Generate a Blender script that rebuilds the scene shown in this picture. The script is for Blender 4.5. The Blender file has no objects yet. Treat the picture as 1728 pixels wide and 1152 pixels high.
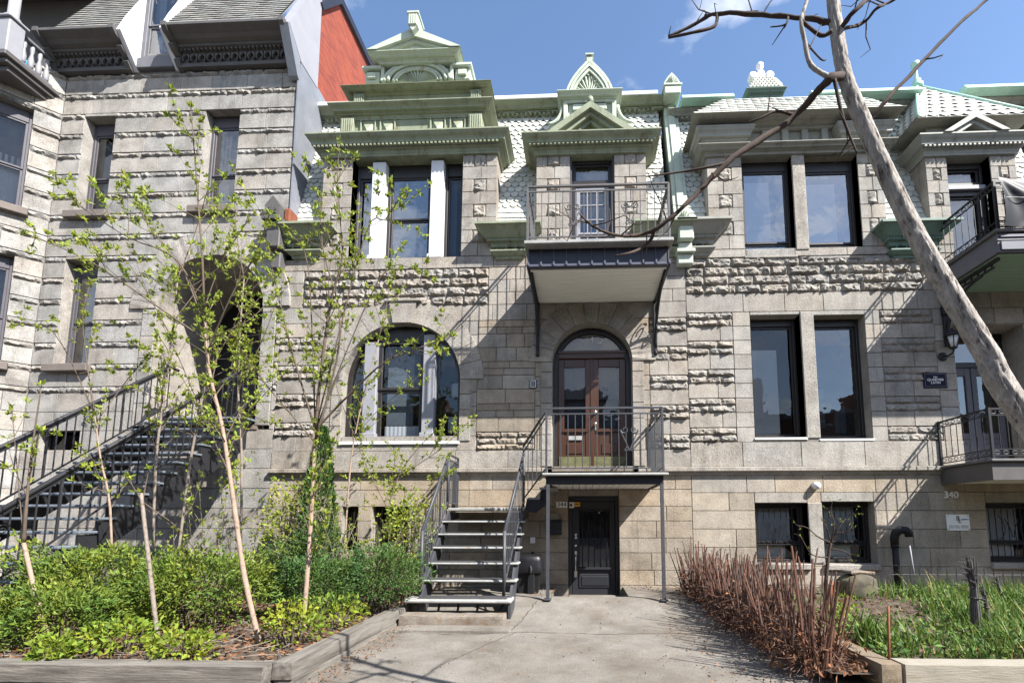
import bpy, math, random
from mathutils import Vector, Matrix, noise
R = math.radians
random.seed(7)
scene = bpy.context.scene
C = scene.collection

# ------------------------------------------------------------------ camera
F_PX, PPX, PPY = 800.0, 950.0, 790.0        # focal length and principal point on the 1728 x 1152 photograph
PITCH, YAW, DIST, EYE = R(6.3), R(2.3), 9.6, 1.5
cam_d = bpy.data.cameras.new('camera')
cam = bpy.data.objects.new('camera', cam_d)
C.objects.link(cam)
cam_d.sensor_width = 36.0
cam_d.lens = F_PX / 1728.0 * 36.0
cam_d.shift_x = (864.0 - PPX) / 1728.0
cam_d.shift_y = (PPY - 576.0) / 1728.0
cam_d.clip_start = 0.05
cam_d.clip_end = 2000
cam.location = (0, -DIST, EYE)
cam.rotation_euler = (R(90) + PITCH, 0, YAW)
scene.camera = cam

# ------------------------------------------------------------------ light
SUN = Vector((2.30, -1.58, 2.72)).normalized()          # towards the sun
EL = math.asin(SUN.z)
w = bpy.data.worlds.new('World')
scene.world = w
w.use_nodes = True
nt = w.node_tree
bg = nt.nodes['Background']
sky = nt.nodes.new('ShaderNodeTexSky')
sky.sky_type = 'NISHITA'
sky.sun_disc = False
sky.sun_elevation = EL
sky.sun_rotation = math.atan2(SUN.x, SUN.y)
sky.air_density = 1.05
sky.dust_density = 0.5
sky.ozone_density = 3.2
tc = nt.nodes.new('ShaderNodeTexCoord')
mp = nt.nodes.new('ShaderNodeMapping')
mp.inputs['Scale'].default_value = (1.0, 1.0, 2.2)
nz = nt.nodes.new('ShaderNodeTexNoise')
nz.inputs['Scale'].default_value = 2.3
nz.inputs['Detail'].default_value = 8
nz.inputs['Roughness'].default_value = 0.55
rp = nt.nodes.new('ShaderNodeValToRGB')
rp.color_ramp.elements[0].position = 0.585
rp.color_ramp.elements[0].color = (0, 0, 0, 1)
rp.color_ramp.elements[1].position = 0.80
rp.color_ramp.elements[1].color = (1, 1, 1, 1)
mx = nt.nodes.new('ShaderNodeMix')
mx.data_type = 'RGBA'
nt.links.new(tc.outputs['Generated'], mp.inputs['Vector'])
nt.links.new(mp.outputs['Vector'], nz.inputs['Vector'])
sx = nt.nodes.new('ShaderNodeSeparateXYZ'); nt.links.new(tc.outputs['Generated'], sx.inputs[0])
cv = nt.nodes.new('ShaderNodeMapRange')          # more cloud on the sunny side of the sky, nearly clear over the houses
cv.inputs['From Min'].default_value = -0.7; cv.inputs['From Max'].default_value = 0.3
cv.inputs['To Min'].default_value = 0.13; cv.inputs['To Max'].default_value = 0.0
nt.links.new(sx.outputs['Y'], cv.inputs['Value'])
ad = nt.nodes.new('ShaderNodeMath'); ad.operation = 'ADD'
nt.links.new(nz.outputs['Fac'], ad.inputs[0]); nt.links.new(cv.outputs['Result'], ad.inputs[1])
nt.links.new(ad.outputs[0], rp.inputs['Fac'])
nt.links.new(rp.outputs['Color'], mx.inputs['Factor'])
nt.links.new(sky.outputs['Color'], mx.inputs['A'])
mx.inputs['B'].default_value = (7.5, 7.6, 7.9, 1)
nt.links.new(mx.outputs['Result'], bg.inputs['Color'])
bg.inputs['Strength'].default_value = 0.095
sun_d = bpy.data.lights.new('sun', 'SUN')
sun_d.energy = 5.0
sun_d.angle = R(0.5)
sun_d.color = (1.0, 0.965, 0.91)
sun = bpy.data.objects.new('sun', sun_d)
C.objects.link(sun)
sun.rotation_euler = SUN.to_track_quat('Z', 'Y').to_euler()
scene.view_settings.view_transform = 'Standard'
scene.view_settings.look = 'None'
scene.view_settings.exposure = 1.5
scene.view_settings.gamma = 1.0
scene.cycles.max_bounces = 8
scene.cycles.transparent_max_bounces = 16
scene.cycles.caustics_reflective = False
scene.cycles.caustics_refractive = False

# ------------------------------------------------------------------ measuring: a point of the photograph put at its real distance
def ray(px, py):
    x = (px - PPX) / F_PX
    u = -(py - PPY) / F_PX
    fy = math.cos(PITCH) - u * math.sin(PITCH)
    fz = math.sin(PITCH) + u * math.cos(PITCH)
    c, s = math.cos(YAW), math.sin(YAW)
    return Vector((x * c - fy * s, x * s + fy * c, fz))
def U(px, py, Y=0.0):
    r = ray(px, py)
    return Vector((0, -DIST, EYE)) + r * ((Y + DIST) / r.y)
def UZ(px, py, z=0.0):
    r = ray(px, py)
    return Vector((0, -DIST, EYE)) + r * ((z - EYE) / r.z)
def ux(px, py, Y=0.0): return U(px, py, Y).x
def uz(px, py, Y=0.0): return U(px, py, Y).z

# ------------------------------------------------------------------ mesh builder
class MB:
    def __init__(s):
        s.v = []; s.f = []; s.c = []; s.mi = []; s.sm = []
        s.col = (1, 1, 1); s.m = 0; s.smooth = False; s.M = None
    def add(s, vs, fs):
        b = len(s.v)
        if s.M is None: s.v.extend([tuple(p) for p in vs])
        else: s.v.extend([tuple(s.M @ Vector(p)) for p in vs])
        for q in fs:
            s.f.append([b + i for i in q]); s.c.append(s.col); s.mi.append(s.m); s.sm.append(s.smooth)
    def box(s, x0, x1, y0, y1, z0, z1):
        s.add([(x0,y0,z0),(x1,y0,z0),(x1,y1,z0),(x0,y1,z0),(x0,y0,z1),(x1,y0,z1),(x1,y1,z1),(x0,y1,z1)],
              [(0,3,2,1),(4,5,6,7),(0,1,5,4),(1,2,6,5),(2,3,7,6),(3,0,4,7)])
    def bbox(s, x0, x1, y0, y1, z0, z1, b=0.01):
        # box with chamfered edges
        xs, ys, zs = (x0, x1), (y0, y1), (z0, z1)
        vs = []; idx = {}
        for i in (0,1):
            for j in (0,1):
                for k in (0,1):
                    sx, sy, sz = (1,-1)[i], (1,-1)[j], (1,-1)[k]
                    for a, p in enumerate(((xs[i], ys[j]+sy*b, zs[k]+sz*b), (xs[i]+sx*b, ys[j], zs[k]+sz*b), (xs[i]+sx*b, ys[j]+sy*b, zs[k]))):
                        idx[(i,j,k,a)] = len(vs); vs.append(p)
        fs = []
        def q(*k): fs.append([idx[t] for t in k])
        q((0,0,0,0),(0,0,1,0),(0,1,1,0),(0,1,0,0)); q((1,0,0,0),(1,1,0,0),(1,1,1,0),(1,0,1,0))
        q((0,0,0,1),(1,0,0,1),(1,0,1,1),(0,0,1,1)); q((0,1,0,1),(0,1,1,1),(1,1,1,1),(1,1,0,1))
        q((0,0,0,2),(0,1,0,2),(1,1,0,2),(1,0,0,2)); q((0,0,1,2),(1,0,1,2),(1,1,1,2),(0,1,1,2))
        for k in (0,1):
            for j in (0,1): q((0,j,k,1),(1,j,k,1),(1,j,k,2),(0,j,k,2))
            for i in (0,1): q((i,0,k,0),(i,1,k,0),(i,1,k,2),(i,0,k,2))
        for i in (0,1):
            for j in (0,1):
                q((i,j,0,0),(i,j,1,0),(i,j,1,1),(i,j,0,1))
                for k in (0,1): q((i,j,k,0),(i,j,k,1),(i,j,k,2))
        s.add(vs, fs)
    def prism(s, poly, y0, y1):
        # polygon in x,z pushed from y0 to y1
        n = len(poly)
        vs = [(p[0], y0, p[1]) for p in poly] + [(p[0], y1, p[1]) for p in poly]
        fs = [list(range(n)), list(range(2*n-1, n-1, -1))]
        for i in range(n): fs.append((i, (i+1) % n, n + (i+1) % n, n + i))
        s.add(vs, fs)
    def prismx(s, poly, x0, x1):
        n = len(poly)
        vs = [(x0, p[0], p[1]) for p in poly] + [(x1, p[0], p[1]) for p in poly]
        fs = [list(range(n)), list(range(2*n-1, n-1, -1))]
        for i in range(n): fs.append((i, (i+1) % n, n + (i+1) % n, n + i))
        s.add(vs, fs)
    def bar(s, a, b, wx, wy=None):
        # square bar between two points
        a, b = Vector(a), Vector(b); wy = wy or wx
        d = (b - a)
        if d.length < 1e-6: return
        d.normalize()
        up = Vector((0, 0, 1)) if abs(d.z) < 0.9 else Vector((0, 1, 0))
        sx = d.cross(up).normalized() * wx / 2
        sy = sx.cross(d).normalized() * wy / 2
        vs = []
        for p in (a, b): vs += [p-sx-sy, p+sx-sy, p+sx+sy, p-sx+sy]
        s.add(vs, [(0,1,2,3),(7,6,5,4),(0,4,5,1),(1,5,6,2),(2,6,7,3),(3,7,4,0)])
    def tube(s, pts, rads, n=8, cap=True, bump=0.0):
        pts = [Vector(p) for p in pts]
        if not isinstance(rads, (list, tuple)): rads = [rads] * len(pts)
        vs = []; fs = []
        ref = None
        for i, p in enumerate(pts):
            d = (pts[min(i+1, len(pts)-1)] - pts[max(i-1, 0)])
            if d.length < 1e-9: d = Vector((0,0,1))
            d.normalize()
            if ref is None:
                ref = d.cross(Vector((0.31, 0.87, 0.12)))
                if ref.length < 1e-3: ref = d.cross(Vector((1,0,0)))
            ref = (ref - d * ref.dot(d))
            ref.normalize()
            o = d.cross(ref)
            for k in range(n):
                a = 2 * math.pi * k / n
                rr = rads[i]
                if bump: rr *= 1 + bump * noise.noise(Vector((p.x*9 + math.cos(a)*2.3, p.y*9 + math.sin(a)*2.3, p.z*5)))
                vs.append(p + (ref * math.cos(a) + o * math.sin(a)) * rr)
        for i in range(len(pts) - 1):
            for k in range(n):
                fs.append((i*n+k, i*n+(k+1)%n, (i+1)*n+(k+1)%n, (i+1)*n+k))
        if cap:
            fs.append(list(range(n))[::-1]); fs.append([(len(pts)-1)*n+k for k in range(n)])
        t = s.smooth; s.smooth = n > 5
        s.add(vs, fs); s.smooth = t
    def lathe(s, cx, cy, prof, n=16):
        vs = []; fs = []
        for r, z in prof:
            for k in range(n):
                a = 2*math.pi*k/n
                vs.append((cx + r*math.cos(a), cy + r*math.sin(a), z))
        for i in range(len(prof)-1):
            for k in range(n): fs.append((i*n+k, i*n+(k+1)%n, (i+1)*n+(k+1)%n, (i+1)*n+k))
        fs.append(list(range(n))[::-1]); fs.append([(len(prof)-1)*n+k for k in range(n)])
        t = s.smooth; s.smooth = True
        s.add(vs, fs); s.smooth = t
    def band(s, x0, x1, yw, prof, yb=None, side=1.0):
        # moulding run along x with returns at both ends; prof = [(out, z) ...] from bottom to top, out measured in front of yw
        yb = yw + 0.3 if yb is None else yb
        vs = []; fs = []; n = len(prof)
        for o, z in prof: vs += [(x0-o*side, yb, z), (x0-o*side, yw-o, z), (x1+o*side, yw-o, z), (x1+o*side, yb, z)]
        for i in range(n-1):
            for k in range(3):
                fs.append((i*4+k, i*4+k+1, (i+1)*4+k+1, (i+1)*4+k))
        fs.append((3, 2, 1, 0)); b = (n-1)*4
        fs.append((b, b+1, b+2, b+3))
        s.add(vs, fs)
    def build(s, name, mats, parent=None, org=None):
        me = bpy.data.meshes.new(name)
        o = Vector(ORG.get(parent.name, (0,0,0))) if parent is not None else Vector(org or (0,0,0))
        me.from_pydata([(p[0]-o.x, p[1]-o.y, p[2]-o.z) for p in s.v], [], s.f)
        if not isinstance(mats, (list, tuple)): mats = [mats]
        for m in mats: me.materials.append(m)
        n = len(me.polygons)
        if len(mats) > 1: me.polygons.foreach_set('material_index', s.mi)
        me.polygons.foreach_set('use_smooth', s.sm)
        at = me.color_attributes.new('Col', 'FLOAT_COLOR', 'CORNER')
        buf = []
        for q, c in zip(s.f, s.c):
            buf.extend((c[0], c[1], c[2], 1.0) * len(q))
        at.data.foreach_set('color', buf)
        me.validate()
        me.update()
        ob = bpy.data.objects.new(name, me)
        C.objects.link(ob)
        if parent is not None: ob.parent = parent
        else: ob.location = o
        ORG[ob.name] = tuple(o)
        return ob
ORG = {}
def tag(o, label=None, cat=None, group=None, kind=None):
    if label: o['label'] = label
    if cat: o['category'] = cat
    if group: o['group'] = group
    if kind: o['kind'] = kind
    return o
def thing(name, loc, label, cat, group=None):
    o = bpy.data.objects.new(name, None)
    o.empty_display_size = 0.2
    C.objects.link(o)
    o.location = loc
    ORG[o.name] = tuple(loc)
    return tag(o, label, cat, group)
def text_mesh(name, body, size, depth, mat, parent=None, loc=(0,0,0), rot=0.0, org=None, align='CENTER', sx=1.0):
    # raised lettering facing -Y, its middle at loc
    cu = bpy.data.curves.new('lettering', 'FONT')
    cu.body = body; cu.size = size; cu.extrude = depth; cu.align_x = align; cu.align_y = 'CENTER'
    t = bpy.data.objects.new('lettering', cu)
    C.objects.link(t)
    me = bpy.data.meshes.new_from_object(t.evaluated_get(bpy.context.evaluated_depsgraph_get()))
    bpy.data.objects.remove(t); bpy.data.curves.remove(cu)
    o = Vector(ORG.get(parent.name)) if parent is not None else Vector(org or loc)
    M = Matrix.Translation(Vector(loc) - o) @ Matrix.Rotation(rot, 4, 'Y') @ Matrix.Rotation(R(90), 4, 'X') @ Matrix.Scale(sx, 4, (1,0,0))
    me.transform(M)
    me.materials.clear(); me.materials.append(mat)
    ob = bpy.data.objects.new(name, me)
    C.objects.link(ob)
    if parent is not None: ob.parent = parent
    else: ob.location = o
    ORG[ob.name] = tuple(o)
    return ob

# ------------------------------------------------------------------ materials
def mat(name, col, rough=0.8, var=0.0, vscale=3.0, bump=0.0, bscale=20.0, attr=False, metal=0.0, spec=0.3, col2=None, mixscale=2.0, mixlo=0.45, mixhi=0.65, stretch=(1,1,1), trans=0.0, bdist=0.02, speck=0.0, streak=0.0):
    m = bpy.data.materials.new(name); m.use_nodes = True
    t = m.node_tree; N = t.nodes; L = t.links
    b = N['Principled BSDF']
    b.inputs['Roughness'].default_value = rough
    b.inputs['Metallic'].default_value = metal
    b.inputs['Specular IOR Level'].default_value = spec
    co = N.new('ShaderNodeTexCoord'); ma = N.new('ShaderNodeMapping')
    ma.inputs['Scale'].default_value = stretch
    L.new(co.outputs['Object'], ma.inputs['Vector'])
    rgb = N.new('ShaderNodeRGB'); rgb.outputs[0].default_value = (*col, 1)
    cur = rgb.outputs[0]
    def mul(a, bb, fac=1.0, mode='MULTIPLY'):
        x = N.new('ShaderNodeMix'); x.data_type = 'RGBA'; x.blend_type = mode
        x.inputs['Factor'].default_value = fac
        L.new(a, x.inputs['A']); L.new(bb, x.inputs['B'])
        return x
    if col2 is not None:
        n2 = N.new('ShaderNodeTexNoise'); n2.inputs['Scale'].default_value = mixscale; n2.inputs['Detail'].default_value = 7
        n2.inputs['Roughness'].default_value = 0.65
        L.new(ma.outputs['Vector'], n2.inputs['Vector'])
        r2 = N.new('ShaderNodeMapRange'); r2.inputs['From Min'].default_value = mixlo; r2.inputs['From Max'].default_value = mixhi
        L.new(n2.outputs['Fac'], r2.inputs['Value'])
        x = N.new('ShaderNodeMix'); x.data_type = 'RGBA'
        L.new(r2.outputs['Result'], x.inputs['Factor']); L.new(cur, x.inputs['A']); x.inputs['B'].default_value = (*col2, 1)
        cur = x.outputs['Result']
    if var > 0:
        n1 = N.new('ShaderNodeTexNoise'); n1.inputs['Scale'].default_value = vscale; n1.inputs['Detail'].default_value = 8
        n1.inputs['Roughness'].default_value = 0.7
        L.new(ma.outputs['Vector'], n1.inputs['Vector'])
        r1 = N.new('ShaderNodeMapRange'); r1.inputs['From Min'].default_value = 0.25; r1.inputs['From Max'].default_value = 0.75
        r1.inputs['To Min'].default_value = 1 - var; r1.inputs['To Max'].default_value = 1 + var
        L.new(n1.outputs['Fac'], r1.inputs['Value'])
        cur = mul(cur, r1.outputs['Result']).outputs['Result']
    if speck > 0:
        n3 = N.new('ShaderNodeTexNoise'); n3.inputs['Scale'].default_value = 55; n3.inputs['Detail'].default_value = 4; n3.inputs['Roughness'].default_value = 0.8
        L.new(ma.outputs['Vector'], n3.inputs['Vector'])
        r3 = N.new('ShaderNodeMapRange'); r3.inputs['From Min'].default_value = 0.36; r3.inputs['From Max'].default_value = 0.62
        r3.inputs['To Min'].default_value = 1 - speck; r3.inputs['To Max'].default_value = 1 + speck*0.6
        L.new(n3.outputs['Fac'], r3.inputs['Value'])
        cur = mul(cur, r3.outputs['Result']).outputs['Result']
    if streak > 0:
        m4 = N.new('ShaderNodeMapping'); m4.inputs['Scale'].default_value = (2.6, 2.6, 0.32); L.new(co.outputs['Object'], m4.inputs['Vector'])
        n4 = N.new('ShaderNodeTexNoise'); n4.inputs['Scale'].default_value = 1.6; n4.inputs['Detail'].default_value = 8; n4.inputs['Roughness'].default_value = 0.72
        L.new(m4.outputs['Vector'], n4.inputs['Vector'])
        r4 = N.new('ShaderNodeMapRange'); r4.inputs['From Min'].default_value = 0.52; r4.inputs['From Max'].default_value = 0.72
        r4.inputs['To Min'].default_value = 1.0; r4.inputs['To Max'].default_value = 1 - streak
        L.new(n4.outputs['Fac'], r4.inputs['Value'])
        cur = mul(cur, r4.outputs['Result']).outputs['Result']
    if attr:
        a = N.new('ShaderNodeAttribute'); a.attribute_name = 'Col'
        cur = mul(cur, a.outputs['Color']).outputs['Result']
    L.new(cur, b.inputs['Base Color'])
    if bump > 0:
        nb = N.new('ShaderNodeTexNoise'); nb.inputs['Scale'].default_value = bscale; nb.inputs['Detail'].default_value = 9
        nb.inputs['Roughness'].default_value = 0.7
        L.new(ma.outputs['Vector'], nb.inputs['Vector'])
        bp = N.new('ShaderNodeBump'); bp.inputs['Strength'].default_value = bump; bp.inputs['Distance'].default_value = bdist
        L.new(nb.outputs['Fac'], bp.inputs['Height']); L.new(bp.outputs['Normal'], b.inputs['Normal'])
    if trans > 0:
        tr = N.new('ShaderNodeBsdfTranslucent'); L.new(cur, tr.inputs['Color'])
        ms = N.new('ShaderNodeMixShader'); ms.inputs[0].default_value = trans
        L.new(b.outputs[0], ms.inputs[1]); L.new(tr.outputs[0], ms.inputs[2])
        L.new(ms.outputs[0], N['Material Output'].inputs['Surface'])
    return m
def glass_mat(name, base=0.05, gain=1.6, rough=0.0):
    m = bpy.data.materials.new(name); m.use_nodes = True
    t = m.node_tree; N = t.nodes; L = t.links
    N.remove(N['Principled BSDF'])
    tr = N.new('ShaderNodeBsdfTransparent'); tr.inputs['Color'].default_value = (0.85, 0.88, 0.9, 1)
    gl = N.new('ShaderNodeBsdfGlossy'); gl.inputs['Roughness'].default_value = rough
    fr = N.new('ShaderNodeFresnel'); fr.inputs['IOR'].default_value = 1.5
    mr = N.new('ShaderNodeMath'); mr.operation = 'MULTIPLY_ADD'
    mr.inputs[1].default_value = gain; mr.inputs[2].default_value = base; mr.use_clamp = True
    L.new(fr.outputs[0], mr.inputs[0])
    wn = N.new('ShaderNodeTexNoise'); wn.inputs['Scale'].default_value = 2.2; wn.inputs['Detail'].default_value = 2
    wc = N.new('ShaderNodeTexCoord'); L.new(wc.outputs['Object'], wn.inputs['Vector'])
    wb = N.new('ShaderNodeBump'); wb.inputs['Strength'].default_value = 0.5; wb.inputs['Distance'].default_value = 0.014   # old glass is wavy
    L.new(wn.outputs['Fac'], wb.inputs['Height']); L.new(wb.outputs['Normal'], gl.inputs['Normal'])
    ms = N.new('ShaderNodeMixShader')
    L.new(mr.outputs[0], ms.inputs[0]); L.new(tr.outputs[0], ms.inputs[1]); L.new(gl.outputs[0], ms.inputs[2])
    L.new(ms.outputs[0], N['Material Output'].inputs['Surface'])
    return m
M = {}
M['stone_l'] = mat('grey_limestone', (0.298, 0.28, 0.256), 0.92, 0.3, 2.6, 0.6, 26, attr=True, speck=.42, streak=.35, col2=(0.205, 0.19, 0.172), mixscale=1.7)
M['stone_c'] = mat('warm_limestone', (0.285, 0.258, 0.226), 0.92, 0.32, 2.8, 0.55, 24, attr=True, speck=.42, streak=.4, col2=(0.19, 0.163, 0.135), mixscale=1.0, mixlo=0.5, mixhi=0.72)
M['stone_r'] = mat('pale_limestone', (0.30, 0.276, 0.244), 0.92, 0.30, 2.8, 0.55, 24, attr=True, speck=.42, streak=.35, col2=(0.215, 0.19, 0.16), mixscale=0.9, mixlo=0.5, mixhi=0.72)
M['sill'] = mat('brown_sandstone', (0.14, 0.118, 0.105), 0.9, 0.2, 5, 0.2, 30)
M['green'] = mat('weathered_green_paint', (0.222, 0.243, 0.168), 0.6, 0.2, 3.0, 0.1, 14, speck=.12, streak=.5, col2=(0.13, 0.095, 0.045), mixscale=5.5, mixlo=0.56, mixhi=0.74, stretch=(1,1,0.5))
M['greenpale'] = mat('pale_green_paint', (0.40, 0.445, 0.365), 0.6, 0.16, 3.0, 0.08, 14, streak=.35, col2=(0.22, 0.15, 0.07), mixscale=5, mixlo=0.6, mixhi=0.8)
M['greenr'] = mat('greyish_green_paint', (0.25, 0.25, 0.222), 0.6, 0.16, 3.0, 0.08, 14, speck=.12, streak=.45, col2=(0.19, 0.17, 0.12), mixscale=4.5, mixlo=0.6, mixhi=0.8)
M['teal'] = mat('verdigris_copper', (0.36, 0.56, 0.46), 0.55, 0.12, 2.5, 0.05, 8, streak=.2)
M['tealdull'] = mat('dull_verdigris_paint', (0.115, 0.178, 0.145), 0.6, 0.2, 3.0, 0.08, 14, streak=.4)
M['whitetrim'] = mat('white_flashing', (0.74, 0.74, 0.72), 0.5, 0.08, 3)
M['slate_w'] = mat('white_painted_slate', (0.44, 0.445, 0.405), 0.7, 0.10, 4, 0.1, 30, attr=True, col2=(0.52, 0.46, 0.3), mixscale=3.0, mixlo=0.66, mixhi=0.85)
M['slate_g'] = mat('grey_slate', (0.20, 0.197, 0.185), 0.85, 0.25, 5, 0.35, 30, attr=True)
M['flash'] = mat('zinc_flashing', (0.20, 0.21, 0.235), 0.5, 0.22, 1.6, 0.25, 3.0, metal=0.25, bdist=0.05)
M['darktrim'] = mat('charcoal_paint', (0.085, 0.08, 0.078), 0.6, 0.2, 4, 0.08, 20)
M['purple'] = mat('slate_grey_paint', (0.12, 0.12, 0.135), 0.55, 0.15, 4)
M['greypaint'] = mat('grey_paint', (0.24, 0.24, 0.262), 0.55, 0.1, 4)
M['whitepaint'] = mat('white_paint', (0.56, 0.56, 0.58), 0.55, 0.06, 5)
M['frame_d'] = mat('dark_brown_frame', (0.022, 0.019, 0.018), 0.4, 0.2, 6, spec=0.4)
M['frame_p'] = mat('plum_grey_frame', (0.07, 0.065, 0.075), 0.5, 0.15, 6)
M['glass'] = glass_mat('window_glass', 0.015, 1.3)
M['glass_hi'] = glass_mat('reflective_window_glass', 0.10, 1.7)
M['glass_sky'] = glass_mat('sky_mirroring_glass', 0.24, 1.9)
M['curtain'] = mat('white_curtain', (0.48, 0.49, 0.52), 0.9, 0.06, 6, trans=0.2)
M['blind'] = mat('pale_blind', (0.15, 0.152, 0.155), 0.85, 0.08, 4)
M['lightblind'] = mat('off_white_blind', (0.72, 0.72, 0.70), 0.85, 0.08, 4)
M['bluecurtain'] = mat('blue_grey_curtain', (0.075, 0.09, 0.11), 0.9, 0.08, 6)
M['room'] = mat('dark_interior', (0.045, 0.042, 0.04), 0.9)
M['iron'] = mat('black_iron', (0.016, 0.016, 0.019), 0.55, 0.25, 12, spec=0.3)
M['ironrust'] = mat('grey_painted_iron', (0.045, 0.047, 0.054), 0.5, 0.25, 9, spec=0.4, col2=(0.17, 0.08, 0.035), mixscale=6, mixlo=0.66, mixhi=0.74)
M['railgrey'] = mat('weathered_grey_iron', (0.095, 0.092, 0.092), 0.55, 0.25, 9, col2=(0.15, 0.08, 0.04), mixscale=7, mixlo=0.62, mixhi=0.74)
M['tread'] = mat('worn_white_tread_edge', (0.27, 0.27, 0.258), 0.7, 0.3, 7, 0.2, 30, col2=(0.26, 0.14, 0.06), mixscale=4, mixlo=0.62, mixhi=0.7)
M['rubber'] = mat('black_rubber', (0.045, 0.045, 0.048), 0.75, 0.2, 10, 0.2, 60)
M['bluegrey'] = mat('blue_grey_tread', (0.12, 0.14, 0.165), 0.5, 0.2, 6, 0.1, 20)
M['navy'] = mat('navy_sheet_metal', (0.011, 0.012, 0.022), 0.5, 0.15, 5, spec=0.5)
M['navylit'] = mat('sunlit_navy_seamed_metal', (0.05, 0.053, 0.078), 0.5, 0.12, 5, spec=0.5)  # lighter copy of the navy metal, sunlight put into its colour
M['soffit'] = mat('white_board_soffit', (0.74, 0.74, 0.71), 0.7, 0.08, 5, 0.05, 12, stretch=(0.6, 6, 1))
M['soffitg'] = mat('green_board_soffit', (0.20, 0.30, 0.22), 0.7, 0.12, 5, 0.1, 12, stretch=(0.6, 6, 1))
M['mahog'] = mat('mahogany', (0.05, 0.021, 0.011), 0.35, 0.3, 3, 0.05, 14, stretch=(8, 8, 0.8), spec=0.5)
M['moss'] = mat('mossy_brass', (0.10, 0.10, 0.045), 0.6, 0.4, 8)
M['blackpaint'] = mat('black_door_paint', (0.02, 0.021, 0.025), 0.4, 0.1, 6, spec=0.4)
M['silver'] = mat('satin_nickel', (0.62, 0.60, 0.56), 0.3, metal=0.9)
M['white'] = mat('white_enamel', (0.78, 0.78, 0.77), 0.4, 0.05, 8)
M['ink'] = mat('black_lettering', (0.02, 0.02, 0.022), 0.5)
M['inkblue'] = mat('blue_lettering', (0.06, 0.13, 0.38), 0.5)
M['plaque'] = mat('navy_enamel', (0.004, 0.005, 0.02), 0.6, spec=0.15)
M['orange'] = mat('orange_sticker', (0.72, 0.38, 0.05), 0.5)
M['brick'] = None
M['brickr'] = mat('terracotta_brick', (0.17, 0.055, 0.028), 0.9, 0.3, 8, 0.3, 30)
M['concrete'] = mat('worn_concrete', (0.17, 0.155, 0.136), 0.9, 0.28, 2.2, 0.5, 70, speck=.3, col2=(0.108, 0.09, 0.071), mixscale=0.9, mixlo=0.42, mixhi=0.7, bdist=0.01)
M['concrete2'] = mat('rough_concrete', (0.19, 0.165, 0.138), 0.95, 0.3, 8, 0.8, 40, col2=(0.16, 0.11, 0.07), mixscale=5, mixlo=0.5, mixhi=0.68)
M['soil'] = mat('dark_soil', (0.075, 0.055, 0.04), 0.98, 0.4, 9, 0.9, 35, col2=(0.135, 0.105, 0.08), mixscale=6, bdist=0.04)
M['timber'] = mat('weathered_timber', (0.17, 0.155, 0.135), 0.9, 0.3, 2.2, 0.5, 9, stretch=(9, .8, 9), col2=(0.075, 0.066, 0.056), mixscale=1.6, mixlo=0.42, mixhi=0.66)
M['timberx'] = mat('weathered_grey_timber', (0.17, 0.155, 0.135), 0.9, 0.3, 2.2, 0.5, 9, stretch=(.8, 9, 9), col2=(0.075, 0.066, 0.056), mixscale=1.6, mixlo=0.42, mixhi=0.66)
M['timberp'] = mat('pale_timber', (0.27, 0.245, 0.2), 0.9, 0.22, 3, 0.4, 9, stretch=(.8, 8, 8), col2=(0.17, 0.145, 0.105), mixscale=3, mixlo=0.5, mixhi=0.72)
M['timberb'] = mat('tan_timber', (0.17, 0.135, 0.095), 0.9, 0.22, 3, 0.4, 9, stretch=(8, .8, 8), col2=(0.2, 0.15, 0.1), mixscale=3, mixlo=0.5, mixhi=0.72)
M['barkpale'] = mat('pale_tan_bark', (0.27, 0.195, 0.148), 0.85, 0.3, 14, 0.4, 40, col2=(0.13, 0.09, 0.065), mixscale=16, mixlo=.56, mixhi=.66)
M['barkgrey'] = mat('grey_tan_bark', (0.20, 0.165, 0.138), 0.85, 0.3, 14, 0.4, 40, col2=(0.09, 0.07, 0.055), mixscale=16, mixlo=.54, mixhi=.64)
M['barktwig'] = mat('brown_twig_bark', (0.10, 0.075, 0.055), 0.85, 0.3, 14)
M['barktree'] = mat('furrowed_grey_bark', (0.29, 0.265, 0.24), 0.95, 0.35, 16, 0.8, 34, stretch=(1, 1, 0.22), col2=(0.075, 0.06, 0.05), mixscale=26, mixlo=0.55, mixhi=0.64, speck=.3, bdist=0.01)
M['barkdark'] = mat('dark_branch_bark', (0.05, 0.034, 0.027), 0.9, 0.4, 14, 0.4, 30, bdist=.008)
M['leafy'] = mat('young_yellow_green_leaf', (0.25, 0.30, 0.045), 0.6, attr=True, trans=0.45)
M['leafb'] = mat('bright_green_leaf', (0.20, 0.255, 0.028), 0.6, attr=True, trans=0.4)
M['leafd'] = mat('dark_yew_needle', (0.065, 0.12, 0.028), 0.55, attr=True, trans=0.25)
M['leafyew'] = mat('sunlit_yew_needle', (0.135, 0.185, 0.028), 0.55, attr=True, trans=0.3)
M['grass'] = mat('green_blade', (0.10, 0.165, 0.033), 0.5, attr=True, trans=0.35)
M['cane'] = mat('red_brown_cane', (0.12, 0.064, 0.046), 0.8, 0.35, 20, attr=True)
M['deadleaf'] = mat('dry_leaf', (0.17, 0.085, 0.045), 0.9, attr=True, trans=0.15)
M['plastic'] = mat('black_plastic', (0.010, 0.0105, 0.012), 0.55, spec=0.25)
M['bag'] = mat('black_bin_liner', (0.010, 0.010, 0.012), 0.38, spec=0.35, bump=0.3, bscale=14)
M['rust'] = mat('rusty_steel', (0.20, 0.075, 0.035), 0.9, 0.4, 14)
M['boulder'] = mat('mossy_boulder', (0.085, 0.073, 0.056), 0.95, 0.4, 4, 0.7, 14, col2=(0.12, 0.115, 0.06), mixscale=4)
M['greystalk'] = mat('dry_grey_stalk', (0.075, 0.068, 0.066), 0.9, 0.4, 12)
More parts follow.
